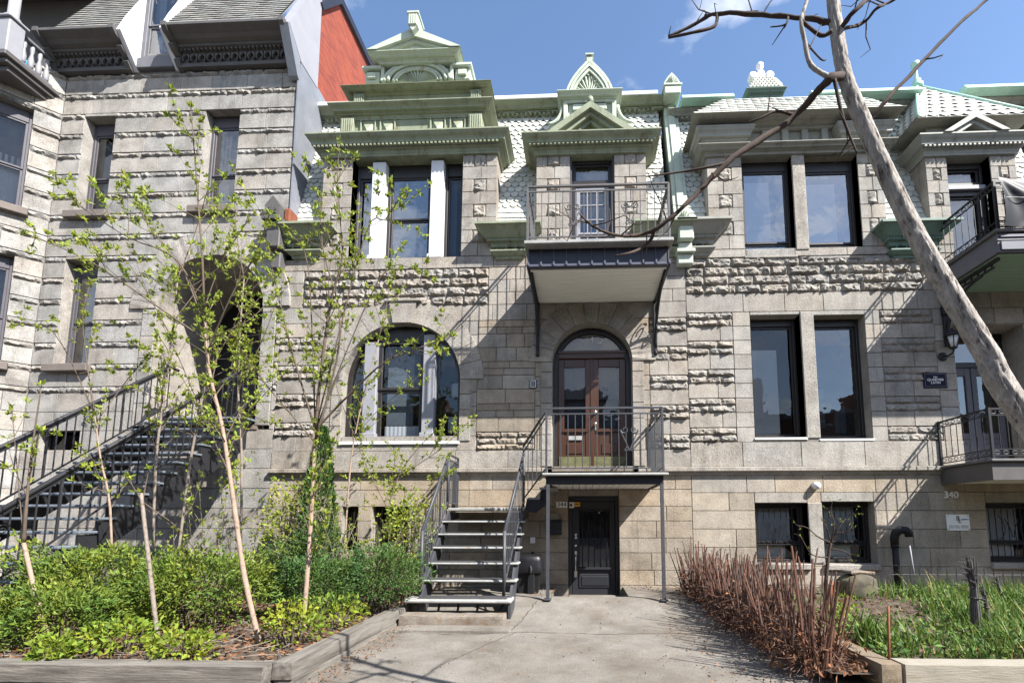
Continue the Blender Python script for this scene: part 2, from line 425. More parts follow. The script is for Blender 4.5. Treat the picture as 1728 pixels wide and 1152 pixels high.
M['lampglass'] = mat('frosted_lamp_glass', (0.55, 0.56, 0.56), 0.25)
M['tarp'] = mat('black_tarpaulin', (0.010, 0.011, 0.016), 0.5, 0.1, 5, spec=0.16)
M['pot'] = mat('blue_plastic', (0.12, 0.35, 0.62), 0.4)
# red brick side wall
def brick_mat():
    m = bpy.data.materials.new('red_brick'); m.use_nodes = True
    t = m.node_tree; N = t.nodes; L = t.links; b = N['Principled BSDF']
    co = N.new('ShaderNodeTexCoord')
    sp = N.new('ShaderNodeSeparateXYZ'); cb = N.new('ShaderNodeCombineXYZ')
    L.new(co.outputs['Object'], sp.inputs[0]); L.new(sp.outputs['Y'], cb.inputs['X']); L.new(sp.outputs['Z'], cb.inputs['Y'])
    br = N.new('ShaderNodeTexBrick')
    br.inputs['Scale'].default_value = 1.0; br.inputs['Brick Width'].default_value = 0.22; br.inputs['Row Height'].default_value = 0.075
    br.inputs['Mortar Size'].default_value = 0.007
    br.inputs['Color1'].default_value = (0.23, 0.042, 0.015, 1); br.inputs['Color2'].default_value = (0.135, 0.019, 0.009, 1)
    br.inputs['Mortar'].default_value = (0.20, 0.045, 0.03, 1)
    L.new(cb.outputs[0], br.inputs['Vector']); L.new(br.outputs['Color'], b.inputs['Base Color'])
    b.inputs['Roughness'].default_value = 0.9
    bp = N.new('ShaderNodeBump'); bp.inputs['Distance'].default_value = 0.01; bp.invert = True
    L.new(br.outputs['Fac'], bp.inputs['Height']); L.new(bp.outputs['Normal'], b.inputs['Normal'])
    return m
M['brick'] = brick_mat()
# ------------------------------------------------------------------ masonry
def tone(base=1.0, v=0.10):
    g = base * random.uniform(1 - v, 1 + v)
    t = random.uniform(-0.035, 0.035)
    return (g * (1 + t), g, g * (1 - t))
def smooth_block(mb, x0, x1, z0, z1, y):
    i = min(0.008, (x1-x0)*0.2, (z1-z0)*0.2)
    y = y + random.uniform(-0.003, 0.003)
    d = 0.026
    mb.add([(x0,y+d,z0),(x1,y+d,z0),(x1,y+d,z1),(x0,y+d,z1),(x0+i,y,z0+i),(x1-i,y,z0+i),(x1-i,y,z1-i),(x0+i,y,z1-i)],
           [(4,5,6,7),(0,1,5,4),(1,2,6,5),(2,3,7,6),(3,0,4,7)])
def rough_block(mb, x0, x1, z0, z1, y, amp=0.06, cell=0.042):
    w_, h_ = x1-x0, z1-z0
    nx = max(3, int(w_/cell)); nz_ = max(3, int(h_/(cell*0.9)))
    sx, sz = random.uniform(0, 50), random.uniform(0, 50)
    vs = []
    tilt = random.uniform(-0.4, 0.4)
    for j in range(nz_+1):
        for i in range(nx+1):
            u, v = i/nx, j/nz_
            x, z = x0+u*w_, z0+v*h_
            e = min(min(u, 1-u)*w_/0.035, v*h_/0.012, (1-v)*h_/0.05, 1.0)
            p = Vector((x*7+sx, z*11+sz, sx))
            n = noise.noise(p)*0.5 + (0.35-abs(noise.noise(p*2.3))*1.3)*0.6 + noise.noise(p*5.1)*0.35
            q = noise.cell(Vector((x*9+sx, z*14+sz, 1.0)))
            d = amp*max(0.0, 0.55 + 0.75*n + 0.35*(q-0.5) + tilt*(v-0.5))*e*(1.25-.75*v)
            jx = 0 if i in (0, nx) else random.uniform(-.3,.3)*w_/nx
            jz = 0 if j in (0, nz_) else random.uniform(-.3,.3)*h_/nz_
            vs.append((x+jx, y + (0.026 if e == 0 else 0.006) - d, z+jz))
    fs = []
    for j in range(nz_):
        for i in range(nx):
            a = j*(nx+1)+i
            if (i+j) % 2: fs += [(a,a+1,a+nx+2),(a,a+nx+2,a+nx+1)]
            else: fs += [(a,a+1,a+nx+1),(a+1,a+nx+2,a+nx+1)]
    mb.add(vs, fs)
def spans(x0, x1, cuts):
    res = [(x0, x1)]
    for a, b in cuts:
        n = []
        for p, q in res:
            if b <= p or a >= q: n.append((p, q))
            else:
                if a - p > 0.015: n.append((p, a))
                if q - b > 0.015: n.append((b, q))
        res = n
    return res
def fill(mb, x0, x1, z0, courses, y, blen, openings=(), arches=(), hole=(), base=1.0, v=0.1, amp=0.06, warm=0.0):
    # courses = [(height, 's' or 'r'), ...] from the bottom up; openings = (x0,x1,z0,z1); arches = (cx, r, spring z, bottom z)
    z = z0
    for h, kind in courses:
        za, zb = z, z + h; z = zb
        cuts = []; curved = []
        for o in list(openings) + list(hole):
            if min(o[3], zb) - max(o[2], za) > 0.35*h: cuts.append((o[0], o[1]))
        for cx, r, zs, zb0 in arches:
            if zb <= zb0 + 0.5*h or za >= zs + r: continue
            hw = r if za < zs else math.sqrt(max(0, r*r-(za-zs)**2))
            cuts.append((cx-hw, cx+hw))
            if zb > zs: curved.append((cx, r, zs, hw))
        for o in openings:
            if min(o[3], zb) - max(o[2], za) > 0.35*h and o[1] > x0 and o[0] < x1:
                mb.col = tone(base, v)
                if o[3] < zb-.004: smooth_block(mb, o[0], o[1], o[3], zb, y)
                mb.col = tone(base, v)
                if o[2] > za+.004: smooth_block(mb, o[0], o[1], za, o[2], y)
            elif min(o[3], zb) - max(o[2], za) > 0.004 and o[1] > x0 and o[0] < x1 and False: pass
        for p, q in spans(x0, x1, cuts):
            xs = [p]
            while True:
                l = random.uniform(*blen)
                if q - xs[-1] - l < blen[0]*0.6: break
                xs.append(xs[-1]+l)
            xs.append(q)
            if len(xs) > 2 and xs[-1]-xs[-2] > blen[1]*1.25: xs.insert(-1, (xs[-1]+xs[-2])/2)
            for a, b in zip(xs[:-1], xs[1:]):
                mb.col = tone(base, v)
                if warm: k_ = random.uniform(.3, 1)*warm; mb.col = (mb.col[0]*(1+k_*.12), mb.col[1]*(1-k_*.02), mb.col[2]*(1-k_*.22))
                if kind == 'r': mb.col = tuple(c*.86 for c in mb.col)
                if kind == 'r': rough_block(mb, a, b, za, zb, y, amp)
                else: smooth_block(mb, a, b, za, zb, y)
        for cx, r, zs, hw in curved:
            zt = min(zb, zs+r)
            for sg in (-1, 1):
                mb.col = tone(base, v)
                pts = []
                for k in range(7):
                    zk = za+(zt-za)*k/6
                    wk = r if zk < zs else math.sqrt(max(0, r*r-(zk-zs)**2))
                    pts.append((cx+sg*wk, y, zk))
                pts.append((cx+sg*hw, y, zt)); pts.append((cx+sg*hw, y, za))
                if zb > zt + 0.01 and sg == 1:
                    mb.add([(cx-hw,y,zt),(cx+hw,y,zt),(cx+hw,y,zb),(cx-hw,y,zb)], [(0,1,2,3)])
                mb.add(pts, [list(range(len(pts)))])
                if zb > zt + 0.01: pass
                elif False: pass
def courses(z0, z1, pat):
    # repeat the pattern of (height, kind), stretched to end at z1
    out = []; z = 0; k = 0
    while z < (z1 - z0) - pat[k % len(pat)][0]*0.4:
        out.append(list(pat[k % len(pat)])); z += pat[k % len(pat)][0]; k += 1
    s = (z1-z0)/z
    return [(h*s, t) for h, t in out]
def reveal(mb, x0, x1, z0, z1, y, d, base=1.0):
    mb.col = tone(base, 0.03)
    y0 = y + 0.012
    mb.add([(x0,y0,z0),(x0,y+d,z0),(x0,y+d,z1),(x0,y0,z1)], [(0,1,2,3)])
    mb.add([(x1,y0,z0),(x1,y+d,z0),(x1,y+d,z1),(x1,y0,z1)], [(3,2,1,0)])
    mb.add([(x0,y0,z1),(x1,y0,z1),(x1,y+d,z1),(x0,y+d,z1)], [(3,2,1,0)])
    mb.add([(x0,y0,z0),(x1,y0,z0),(x1,y+d,z0),(x0,y+d,z0)], [(0,1,2,3)])
def arch_pts(cx, r, zs, n=20, a0=0.0, a1=math.pi):
    return [(cx + r*math.cos(a0+(a1-a0)*k/n), zs + r*math.sin(a0+(a1-a0)*k/n)) for k in range(n+1)]
def arch_reveal(mb, cx, r, zs, zb, y, d):
    mb.col = tone(1.0, 0.03)
    pts = [(cx+r, zb)] + arch_pts(cx, r, zs) + [(cx-r, zb)]
    vs = []
    for p in pts: vs += [(p[0], y, p[1]), (p[0], y+d, p[1])]
    mb.add(vs, [(2*i, 2*i+1, 2*i+3, 2*i+2) for i in range(len(pts)-1)])
def voussoirs(mb, cx, ri, ro, zs, y, n, proud=0.02, base=1.0, v=0.1, rough=False):
    for k in range(n):
        a, b = math.pi*k/n, math.pi*(k+1)/n
        g = 0.006/ro
        mb.col = tone(base, v)
        m_ = 4
        def ring(r, dy, e):
            aa, bb = a+e, b-e
            return [(cx+r*math.cos(aa+(bb-aa)*t/m_), y-dy, zs+r*math.sin(aa+(bb-aa)*t/m_)) for t in range(m_+1)]
        o0, i0 = ring(ro, -0.012, 0), ring(ri, -0.012, 0)
        o1, i1 = ring(ro-0.008, proud, g), ring(ri+0.008, proud, g)
        if rough:
            for L_ in (o1, i1):
                for q in range(len(L_)):
                    L_[q] = (L_[q][0], L_[q][1]+random.uniform(-.012,.012), L_[q][2])
        vs = o0+i0+o1+i1; N_ = m_+1
        fs = []
        for t in range(m_):
            fs.append((2*N_+t, 2*N_+t+1, 3*N_+t+1, 3*N_+t))
            fs.append((t, t+1, 2*N_+t+1, 2*N_+t))
            fs.append((N_+t, N_+t+1, 3*N_+t+1, 3*N_+t))
        fs.append((0, N_, 3*N_, 2*N_)); fs.append((m_, N_+m_, 3*N_+m_, 2*N_+m_))
        mb.add(vs, fs)

# ------------------------------------------------------------------ window units (a part of the house; frame is its own mesh, panes etc. are sub-parts)
def folds(mb, x0, x1, z0, z1, y, amp=0.03, per=0.09):
    n = max(6, int((x1-x0)/per*4))
    vs = []; sd = random.uniform(0, 9)
    for i in range(n+1):
        x = x0+(x1-x0)*i/n
        dy = amp*math.sin(x/per*2*math.pi+sd) + amp*0.6*noise.noise(Vector((x*5, sd, 0)))
        vs += [(x, y+dy, z0), (x, y+dy*0.5, z1)]
    sm = mb.smooth; mb.smooth = True
    mb.add(vs, [(2*i, 2*i+2, 2*i+3, 2*i+1) for i in range(n)])
    mb.smooth = sm
def window(house, x0, x1, z0, z1, y, fm, rail=0.5, fw=0.07, glass='glass', curtains=(), head=0.0, muntin=None, tf=None, room=1.1, name='window', label=None):
    # curtains = [(u0,u1,v0,v1,material)] in fractions of the opening
    f = MB(); f.M = tf
    f.bbox(x0, x0+fw, y-0.03, y+0.07, z0, z1, 0.008); f.bbox(x1-fw, x1, y-0.03, y+0.07, z0, z1, 0.008)
    f.bbox(x0+fw, x1-fw, y-0.03, y+0.07, z1-fw-head, z1, 0.008); f.bbox(x0+fw, x1-fw, y-0.045, y+0.07, z0, z0+fw*1.1, 0.008)
    o = f.build(name, M[fm], house)
    if label: o['label'] = label
    gx0, gx1, gz0, gz1 = x0+fw, x1-fw, z0+fw*1.1, z1-fw-head
    s = MB(); s.M = tf
    sw = 0.045
    cuts = [gz0, gz1] if rail is None else [gz0, gz0+(gz1-gz0)*rail, gz1]
    for k, (a, b) in enumerate(zip(cuts[:-1], cuts[1:])):
        yy = y + (0.012 if k == 0 else -0.012)
        s.bbox(gx0, gx0+sw, yy, yy+0.04, a, b, 0.005); s.bbox(gx1-sw, gx1, yy, yy+0.04, a, b, 0.005)
        s.bbox(gx0+sw, gx1-sw, yy, yy+0.04, a, a+sw, 0.005); s.bbox(gx0+sw, gx1-sw, yy, yy+0.04, b-sw, b, 0.005)
        if muntin:
            for q in range(1, muntin[0]): 
                xm = gx0+(gx1-gx0)*q/muntin[0]; s.box(xm-0.011, xm+0.011, yy+0.002, yy+0.03, a+sw, b-sw)
            for q in range(1, muntin[1]):
                zm = a+(b-a)*q/muntin[1]; s.box(gx0+sw, gx1-sw, yy+0.004, yy+0.028, zm-0.011, zm+0.011)
    s.build('sash', M[fm if not muntin else 'greypaint'], o)
    g = MB(); g.M = tf
    for k, (a, b) in enumerate(zip(cuts[:-1], cuts[1:])):
        yy = y + (0.012 if k == 0 else -0.012) + 0.022
        tx, tz = random.uniform(-.004, .004), random.uniform(-.004, .004)      # old panes are never quite in one plane
        g.add([(gx0+0.02,yy,a+0.02),(gx1-0.02,yy+tx,a+0.02),(gx1-0.02,yy+tx+tz,b-0.02),(gx0+0.02,yy+tz,b-0.02)], [(0,1,2,3)])
    g.build('pane', M[glass], o)
    r = MB(); r.M = tf
    ya, yb = y+0.075, y+room
    ex = 0.25
    r.add([(x0,ya,z0),(x1,ya,z0),(x1,ya,z1),(x0,ya,z1),(x0-ex,yb,z0-ex),(x1+ex,yb,z0-ex),(x1+ex,yb,z1+ex),(x0-ex,yb,z1+ex)],
          [(4,5,6,7),(0,4,7,3),(1,2,6,5),(3,7,6,2),(0,1,5,4)])
    r.build('room_lining', M['room'], o)
    for u0, u1, v0, v1, m in curtains:
        c = MB(); c.M = tf
        W_, H_ = gx1-gx0, gz1-gz0
        if 'blind' in m:
            c.box(gx0+W_*u0, gx0+W_*u1, y+0.10, y+0.104, gz0+H_*v0, gz0+H_*v1)
            c.build('blind', M[m], o)
        else:
            folds(c, gx0+W_*u0, gx0+W_*u1, gz0+H_*v0, gz0+H_*v1, y+0.15, .02)
            c.build('curtain', M[m], o)
    return o

def scallop_roof(name, parent, x0, x1, foot, top, mt, cuts=(), xslope=(0, 0), w_=0.17, h_=0.155, plain=False):
    # slates laid in rows on a slope; foot, top = (Y, Z); cuts = (x0,x1,z0,z1) left open for dormers
    mb = MB()
    (y0, z0), (y1, z1) = foot, top
    L_ = math.hypot(y1-y0, z1-z0); n = max(1, int(L_/h_))
    dy, dz = (y1-y0)/L_, (z1-z0)/L_
    ny, nz_ = -dz, dy                         # outward normal
    for r in range(n):
        t0 = r*L_/n; t1 = t0+L_/n*1.25
        v = r/n
        kind = 'p' if plain or v < 0.2 or (0.45 < v < 0.52) else ('f' if v < 0.62 else 'd')
        zc = z0+dz*t0
        xa, xb = x0+xslope[0]*v, x1+xslope[1]*v
        k0 = 0.5 if r % 2 else 0.0
        mb.col = (0.8, 0.8, 0.8)
        for p, q in spans(xa, xb, [(c[0], c[1]) for c in cuts if c[2] < zc+0.05 < c[3]]):
            te = t0+L_/n
            mb.add([(p,y0+dy*t0+.02,z0+dz*t0),(q,y0+dy*t0+.02,z0+dz*t0),(q,y0+dy*te+.02,z0+dz*te),(p,y0+dy*te+.02,z0+dz*te)], [(0,1,2,3)])
        x = xa - k0*w_
        while x < xb:
            a, b = max(x+0.004, xa), min(x+w_-0.004, xb)
            x += w_
            if b-a < 0.03: continue
            mid = (a+b)/2
            if any(c[0] < mid < c[1] and c[2] < zc+0.05 < c[3] for c in cuts): continue
            hh = h_*0.62
            if kind == 'p': sh = [(a, 0), (b, 0)]
            elif kind == 'f': sh = [(mid-(b-a)/2*math.cos(q), hh*(1-math.sin(q))) for q in [math.pi*j/6 for j in range(7)]]
            else: sh = [(a, hh), (mid-0.012, 0), (mid+0.012, 0), (b, hh)]
            mb.col = tone(1.0, 0.12 if not plain else 0.18)
            lift = 0.02 + random.uniform(0, 0.006)
            P = []
            for xx, tt in sh + [(b, t1-t0), (a, t1-t0)]:
                o = lift*(1-tt/(t1-t0))+0.004
                P.append((xx, y0+dy*(t0+tt)+ny*o, z0+dz*(t0+tt)+nz_*o))
            m_ = len(sh); base = len(P)
            Q = [(p[0], p[1]-ny*0.016, p[2]-nz_*0.016) for p in P[:m_]]
            fs = [list(range(len(P)))]
            for j in range(m_-1): fs.append((base+j, base+j+1, j+1, j))
            mb.add(P+Q, fs)
    return mb.build(name, M[mt], parent)
def dentils(mb, x0, x1, y, z0, z1, w_, gap, d):
    x = x0
    while x + w_ <= x1:
        mb.box(x, x+w_, y-d, y, z0, z1); x += w_+gap
def scroll(c, r0, turns, plane='xz', sgn=1, a0=0.0, n=18):
    pts = []
    for k in range(n+1):
        t = k/n; a = a0 + sgn*turns*2*math.pi*t; r = r0*(1-0.8*t)
        pts.append((c[0]+r*math.cos(a), c[1], c[2]+r*math.sin(a)))
    return pts
def cornice_profile(z0, z1, out0, out1):
    # corbelled moulding: fillet, cove, fascia, cyma, lip
    h = z1-z0; o = out1-out0
    return [(out0, z0), (out0+0.02, z0), (out0+0.02, z0+h*0.10), (out0+o*0.12, z0+h*0.14), (out0+o*0.16, z0+h*0.30), (out0+o*0.34, z0+h*0.34), (out0+o*0.34, z0+h*0.46),
            (out0+o*0.62, z0+h*0.50), (out0+o*0.62, z0+h*0.60), (out0+o*0.70, z0+h*0.70), (out0+o*0.86, z0+h*0.80), (out0+o*0.95, z0+h*0.90), (out1, z0+h*0.92), (out1, z1)]
# ================================================================== the house with alternating rough and smooth courses
HL = thing('stone_rowhouse', (-9.3, 0, 0), 'tall grey stone house with slate attic, deep arched doorway and red brick side wall', 'house')
XA, XB = -12.05, -6.5
WU1 = (-11.5, -10.75, 8.43, 10.82); WU2 = (-8.62, -7.79, 8.47, 10.92); WL1 = (-11.55, -10.77, 4.88, 7.32)
WB1 = (-11.7, -10.76, 2.86, 3.54)
ARL = (-8.1, 1.2, 6.12, 3.5)
mb = MB()
strip = [(0.36, 's'), (0.14, 'r')]*15
base_c = courses(0.1, 4.25, [(0.42, 's')]) + [(0.14, 'r')]
fill(mb, XA, XB, 0.1, base_c + strip, 0.0, (0.55, 1.15), (WU1, WU2, WL1, WB1), ((-8.1, 1.5, 6.12, 3.5),), amp=0.07, v=0.09)
voussoirs(mb, -8.1, 1.2, 1.8, 6.12, 0.0, 13, 0.05, 1.0, 0.1, True)
# jamb strips between the arch ring and the courses
for sg in (-1, 1):
    z = 3.5
    while z < 6.1:
        mb.col = tone(1, .08); a, b = sorted((-8.1+sg*1.2, -8.1+sg*1.5)); smooth_block(mb, a, b, z, min(z+.5, 6.12), -0.03); z += .5
for o in (WU1, WU2, WL1, WB1): reveal(mb, *o, 0.0, 0.3)
arch_reveal(mb, -8.1, 1.2, 6.12, 3.5, 0.0, 1.7)
# canted bay at the end of the house
BM = Matrix.Translation((XA, 0, 0)) @ Matrix.Rotation(R(45), 4, 'Z')
def bay_x(px, py):
    r = ray(px, py); n = Vector((math.sin(R(45)), -math.cos(R(45)), 0))
    t = (Vector((XA, 0, 0)) - Vector((0, -DIST, EYE))).dot(n) / r.dot(n)
    p = Vector((0, -DIST, EYE)) + r*t
    return BM.inverted() @ p
mb.M = BM
ba = bay_x(46, 270); bb = bay_x(8, 500)
BW1 = (ba.x-1.0, ba.x, 8.35, 10.75); BW2 = (ba.x-1.0, ba.x, 4.85, 7.25)
fill(mb, -2.0, 0.0, 0.1, base_c + strip, 0.0, (0.5, 0.9), (BW1, BW2), amp=0.08, v=0.08)
for o in (BW1, BW2): reveal(mb, *o, 0.0, 0.3)
mb.M = None
mb.col = (.9, .9, .9); mb.box(XA-.06, XA+.06, .03, .1, 0.1, 11.9)
# attic wall behind the cornice
mb.col = (.9, .9, .9)
mb.box(XA, XB, 0.02, 0.1, 11.89, 12.4)
mb.build('wall', M['stone_l'], HL)
window(HL, *WU1, 0.26, 'frame_p', 0.45, head=0.22, curtains=((0, 1, 0, .98, 'blind'),))
window(HL, *WU2, 0.26, 'frame_p', 0.42, head=0.22, glass='glass_hi', curtains=((0, .42, 0, 1, 'curtain'), (.7, 1, 0, 1, 'curtain'), (0, 1, .5, 1, 'bluecurtain')))
window(HL, *WL1, 0.26, 'frame_p', 0.46, head=0.2, glass='glass_hi', curtains=((0, .6, 0, 1, 'bluecurtain'),))
window(HL, *BW1, 0.2, 'frame_p', 0.45, head=0.2, tf=BM, curtains=((0.3, 1, 0, .6, 'curtain'), (0.3, 1, .5, 1, 'bluecurtain')))
window(HL, *BW2, 0.2, 'frame_p', 0.45, head=0.2, tf=BM, curtains=((0, 1, 0, 1, 'bluecurtain'),))
window(HL, *WB1, 0.24, 'frame_d', None, fw=0.05)
for o, t in ((WU1, None), (WU2, None), (WL1, None), (BW1, BM), (BW2, BM)):
    s = MB(); s.M = t; s.bbox(o[0]-.12, o[1]+.12, -.13, .25, o[2]-.17, o[2]-.004, .012); s.build('sill', M['sill'], HL)
# doorway at the back of the arch
d = MB(); d.bbox(-9.35, -6.85, 1.7, 1.76, 3.5, 7.4, .004)
for x in (-8.85, -8.05):
    d.bbox(x, x+.7, 1.65, 1.7, 3.7, 4.5, .02); d.bbox(x, x+.7, 1.65, 1.7, 4.62, 5.9, .02)
do = d.build('door', M['ink'], HL)
d = MB(); d.tube([(-8.1, .0+1.58, 4.75), (-8.1, .0+1.58, 5.0)], .015); d.build('handle', M['silver'], do)
d = MB(); d.box(-9.35, -6.85, -.02, 1.8, 3.42, 3.52); d.build('doorstep', M['concrete2'], HL)
d = MB(); d.box(XA-1.5, XB-.45, 2.2, 2.25, 0, 15); d.build('inner_wall', M['room'], HL)
# attic: cornices, slates, dormer window
for x0, x1 in ((XA-.2, -10.44), (-9.26, -6.55)):
    c = MB()
    c.band(x0, x1, -.02, [(.04,11.88),(.1,11.88),(.1,11.97),(.07,11.97),(.07,12.16),(.14,12.18),(.14,12.22),(.25,12.24),(.25,12.29),(.34,12.32),(.40,12.37),(.52,12.42),(.56,12.44),(.56,12.5)], .25, .06)
    n = int((x1-x0)/.2)
    for k in range(n):
        xm = x0+.1+(x1-x0-.2)*(k+.5)/n; q = .085
        c.prism([(xm-q,12.17),(xm-q,12.05),(xm-q*.8,12.0),(xm-q*.55,11.98),(xm-q*.75,12.07),(xm,12.15),(xm+q*.75,12.07),(xm+q*.55,11.98),(xm+q*.8,12.0),(xm+q,12.05),(xm+q,12.17)], -.16, -.1)
    dentils(c, x0, x1, -.16, 12.185, 12.235, .05, .05, .07)
    for xe in (x0+.02, x1-.02):                          # scrolled end brackets
        c.prismx([(-.02,11.86),(-.12,11.9),(-.2,12.0),(-.16,12.08),(-.3,12.14),(-.38,12.2),(-.34,12.28),(-.52,12.34),(-.6,12.42),(-.6,12.52),(0.1,12.52),(0.1,11.86)], xe-.06, xe+.06)
    c.build('cornice', M['darktrim'], HL)
scallop_roof('roof', HL, XA+.1, -10.4, (-.5, 12.5), (0.8, 15.3), 'slate_g', plain=True, w_=.26, h_=.13)
scallop_roof('roof', HL, -9.3, -6.75, (-.5, 12.5), (0.8, 15.3), 'slate_g', plain=True, w_=.26, h_=.13)
f = window(HL, -10.28, -9.42, 12.2, 14.3, 0.0, 'purple', 0.42, fw=.09, glass='glass_hi', curtains=((0, .35, 0, .9, 'curtain'), (.35, 1, 0, 1, 'bluecurtain')))
d = MB()
d.prismx([(-.52,12.45),(-.02,11.9),(.1,11.9),(1.2,15.6),(.6,15.6),(-.35,13.0)], -10.40, -10.30)
d.prismx([(-.52,12.45),(-.02,11.9),(.1,11.9),(1.2,15.6),(.6,15.6),(-.35,13.0)], -9.40, -9.30)
d.build('dormer_cheek', M['whitepaint'], HL)
d = MB(); d.bbox(-10.295, -9.405, -.1, .1, 11.93, 12.2, .015); d.build('dormer_sill', M['purple'], HL)
# flank above the lower neighbour
d = MB(); d.prismx([(-.03,7.75),(.06,7.75),(1.3,11.2),(1.3,12.0),(.75,12.05),(.0,12.0),(-.06,11.5),(-.03,9.5)], -6.46, -6.43)
d.prismx([(-.12,11.55),(-.05,11.5),(-.05,12.0),(-.5,12.45),(-.56,12.4)], -6.62, -6.42)
fl = d.build('side_flashing', M['flash'], HL)
d = MB(); d.prismx([(-.5,12.46),(-.02,12.0),(.66,12.0),(.62,14.6),(.4,14.6)], -6.62, -6.42); d.build('flashing_panel', M['greypaint'], fl)
d = MB(); d.prismx([(.6,8),(9,8),(9,15.36),(1.4,15.36),(.6,14.3)], -6.9, -6.47); d.build('side_wall', M['brick'], HL)
d = MB(); d.prismx([(.55,14.24),(1.38,15.5),(9.05,15.5),(9.05,15.3),(1.45,15.3),(.66,14.16)], -6.95, -6.38); d.build('coping', M['navy'], HL)
# brick-ended corbel below the flashing
d = MB(); x = ux(464, 372, -.3)
d.prism([(x-.16,7.95),(x+.16,7.95),(x+.16,8.2),(x,8.42),(x-.16,8.2)], -.42, .02)
d.bbox(x-.2, x+.2, -.46, .02, 7.86, 7.95, .01); d.bbox(x-.15, x+.15, -.34, .02, 7.3, 7.86, .02); d.bbox(x-.1, x+.1, -.2, .02, 6.9, 7.3, .02)
for k in range(7):
    a = math.pi*k/6; d.bar((x, -.425, 8.02), (x+.1*math.cos(a), -.43, 8.02+.16*math.sin(a)), .02)
o = d.build('corbel', M['darktrim'], HL)
d = MB(); d.bbox(x+.165, x+.31, -.28, .02, 7.9, 8.22, .03); d.build('brick_end', M['brickr'], o)
# upper balcony over the bay
LB = thing('corner_balcony', (-12.6, -.5, 11.1), 'grey wooden balcony with turned balusters jutting from the top storey beside the slate attic', 'balcony')
c = MB()
c.bbox(-14.6, -12.1, -1.12, 0.0, 11.28, 11.38, .015); c.bbox(-14.6, -12.16, -1.04, 0.0, 11.18, 11.28, .015); c.bbox(-14.6, -12.24, -.94, 0.0, 11.06, 11.18, .015)
c.build('deck', M['darktrim'], LB)
c = MB(); c.bbox(-12.42, -12.12, -1.1, -.8, 11.38, 12.16, .02); c.bbox(-12.46, -12.08, -1.14, -.76, 12.16, 12.22, .015); c.build('post', M['greypaint'], LB)
c = MB(); c.bbox(-12.32, -12.2, -.8, 0, 12.06, 12.14, .015); c.bbox(-14.5, -12.42, -1.0, -.9, 12.06, 12.14, .015)
c.bbox(-12.32, -12.2, -.8, 0, 11.44, 11.5, .01); c.bbox(-14.5, -12.42, -1.0, -.9, 11.44, 11.5, .01); c.build('handrail', M['purple'], LB)
for k in range(5):
    c = MB(); c.lathe(-12.26, -.7+.15*k, [(.03,11.5),(.05,11.56),(.055,11.68),(.025,11.85),(.04,11.95),(.03,12.06)], 10); c.build('baluster', M['greypaint'], LB)
for k in range(8):
    c = MB(); c.lathe(-12.55-.2*k, -.95, [(.03,11.5),(.05,11.56),(.055,11.68),(.025,11.85),(.04,11.95),(.03,12.06)], 10); c.build('baluster', M['greypaint'], LB)
c = MB(); c.lathe(-12.27, -.95, [(.13,12.22),(.13,12.3),(.09,12.34),(.085,14.5)], 14); c.build('column', M['greypaint'], LB)
c = MB(); c.box(-15, -12.06, .55, .6, 11.3, 15); c.box(-15, -12.06, -1.1, .55, 14.6, 14.7); c.build('recessed_wall', M['darktrim'], HL)
c = MB(); c.lathe(-12.5, -.5, [(.09,11.38),(.12,11.72),(.13,11.74)], 12); tag(c.build('plastic_pot', M['pot'], None, (-12.5,-.5,11.38)), 'blue plastic pot behind the grey balusters of the top balcony', 'pot')

# ================================================================== middle house: arched triple window, green cornices
HC = thing('stone_rowhouse', (-2.1, 0, 0), 'warm stone house with green crowned cornices, wide arched window and mahogany double door', 'house')
XC = 2.2
D4 = (-0.28, 0.74, -0.1, 2.0)
AWc = (-3.80, 1.25, 4.45, 3.14); ADc = (0.22, 0.83, 4.80, 2.55)
b1 = (ux(577,870), ux(604,870), 0.9, 1.82); b2 = (ux(627,870), ux(690,870), 0.9, 1.82)
mb = MB()
fill(mb, XB, XC, -0.1, courses(-0.1, 2.42, [(0.35, 's'), (0.30, 's')]), 0.0, (0.45, 0.95), (D4, b1, b2), base=.98, v=0.16, warm=.8)
mb.col = (1.02, 1, .98)
mb.band(XB+.01, -0.7, 0.0, [(0,2.40),(.03,2.42),(.05,2.47),(.10,2.49),(.10,2.56),(.02,2.58)], 0.1, 0)
mb.band(1.14, XC, 0.0, [(0,2.40),(.03,2.42),(.05,2.47),(.10,2.49),(.10,2.56),(.02,2.58)], 0.1, 0)
aw, ad = (-3.80, 1.48, 4.45, 3.14), (0.22, 1.05, 4.80, 2.5)
fill(mb, XB, XC, 2.58, [(0.36, 's')], -0.015, (0.9, 1.7), (), (ad,))
AL = [(0.31, 's'), (0.155, 'r'), (0.155, 'r')]
SS = [(0.31, 's')]
z0, z1 = 2.94, 5.73
J = 0.36
jl = (-5.05-J-.2, -5.05); jr = (-2.55, -2.55+J)
fill(mb, XB, jl[0], z0, courses(z0, z1, AL), 0.0, (0.35, 0.8), (), (), amp=.075)
fill(mb, jl[0], jr[1], z0, courses(z0, z1, SS), 0.0, (0.3, 0.6), (), (aw,))
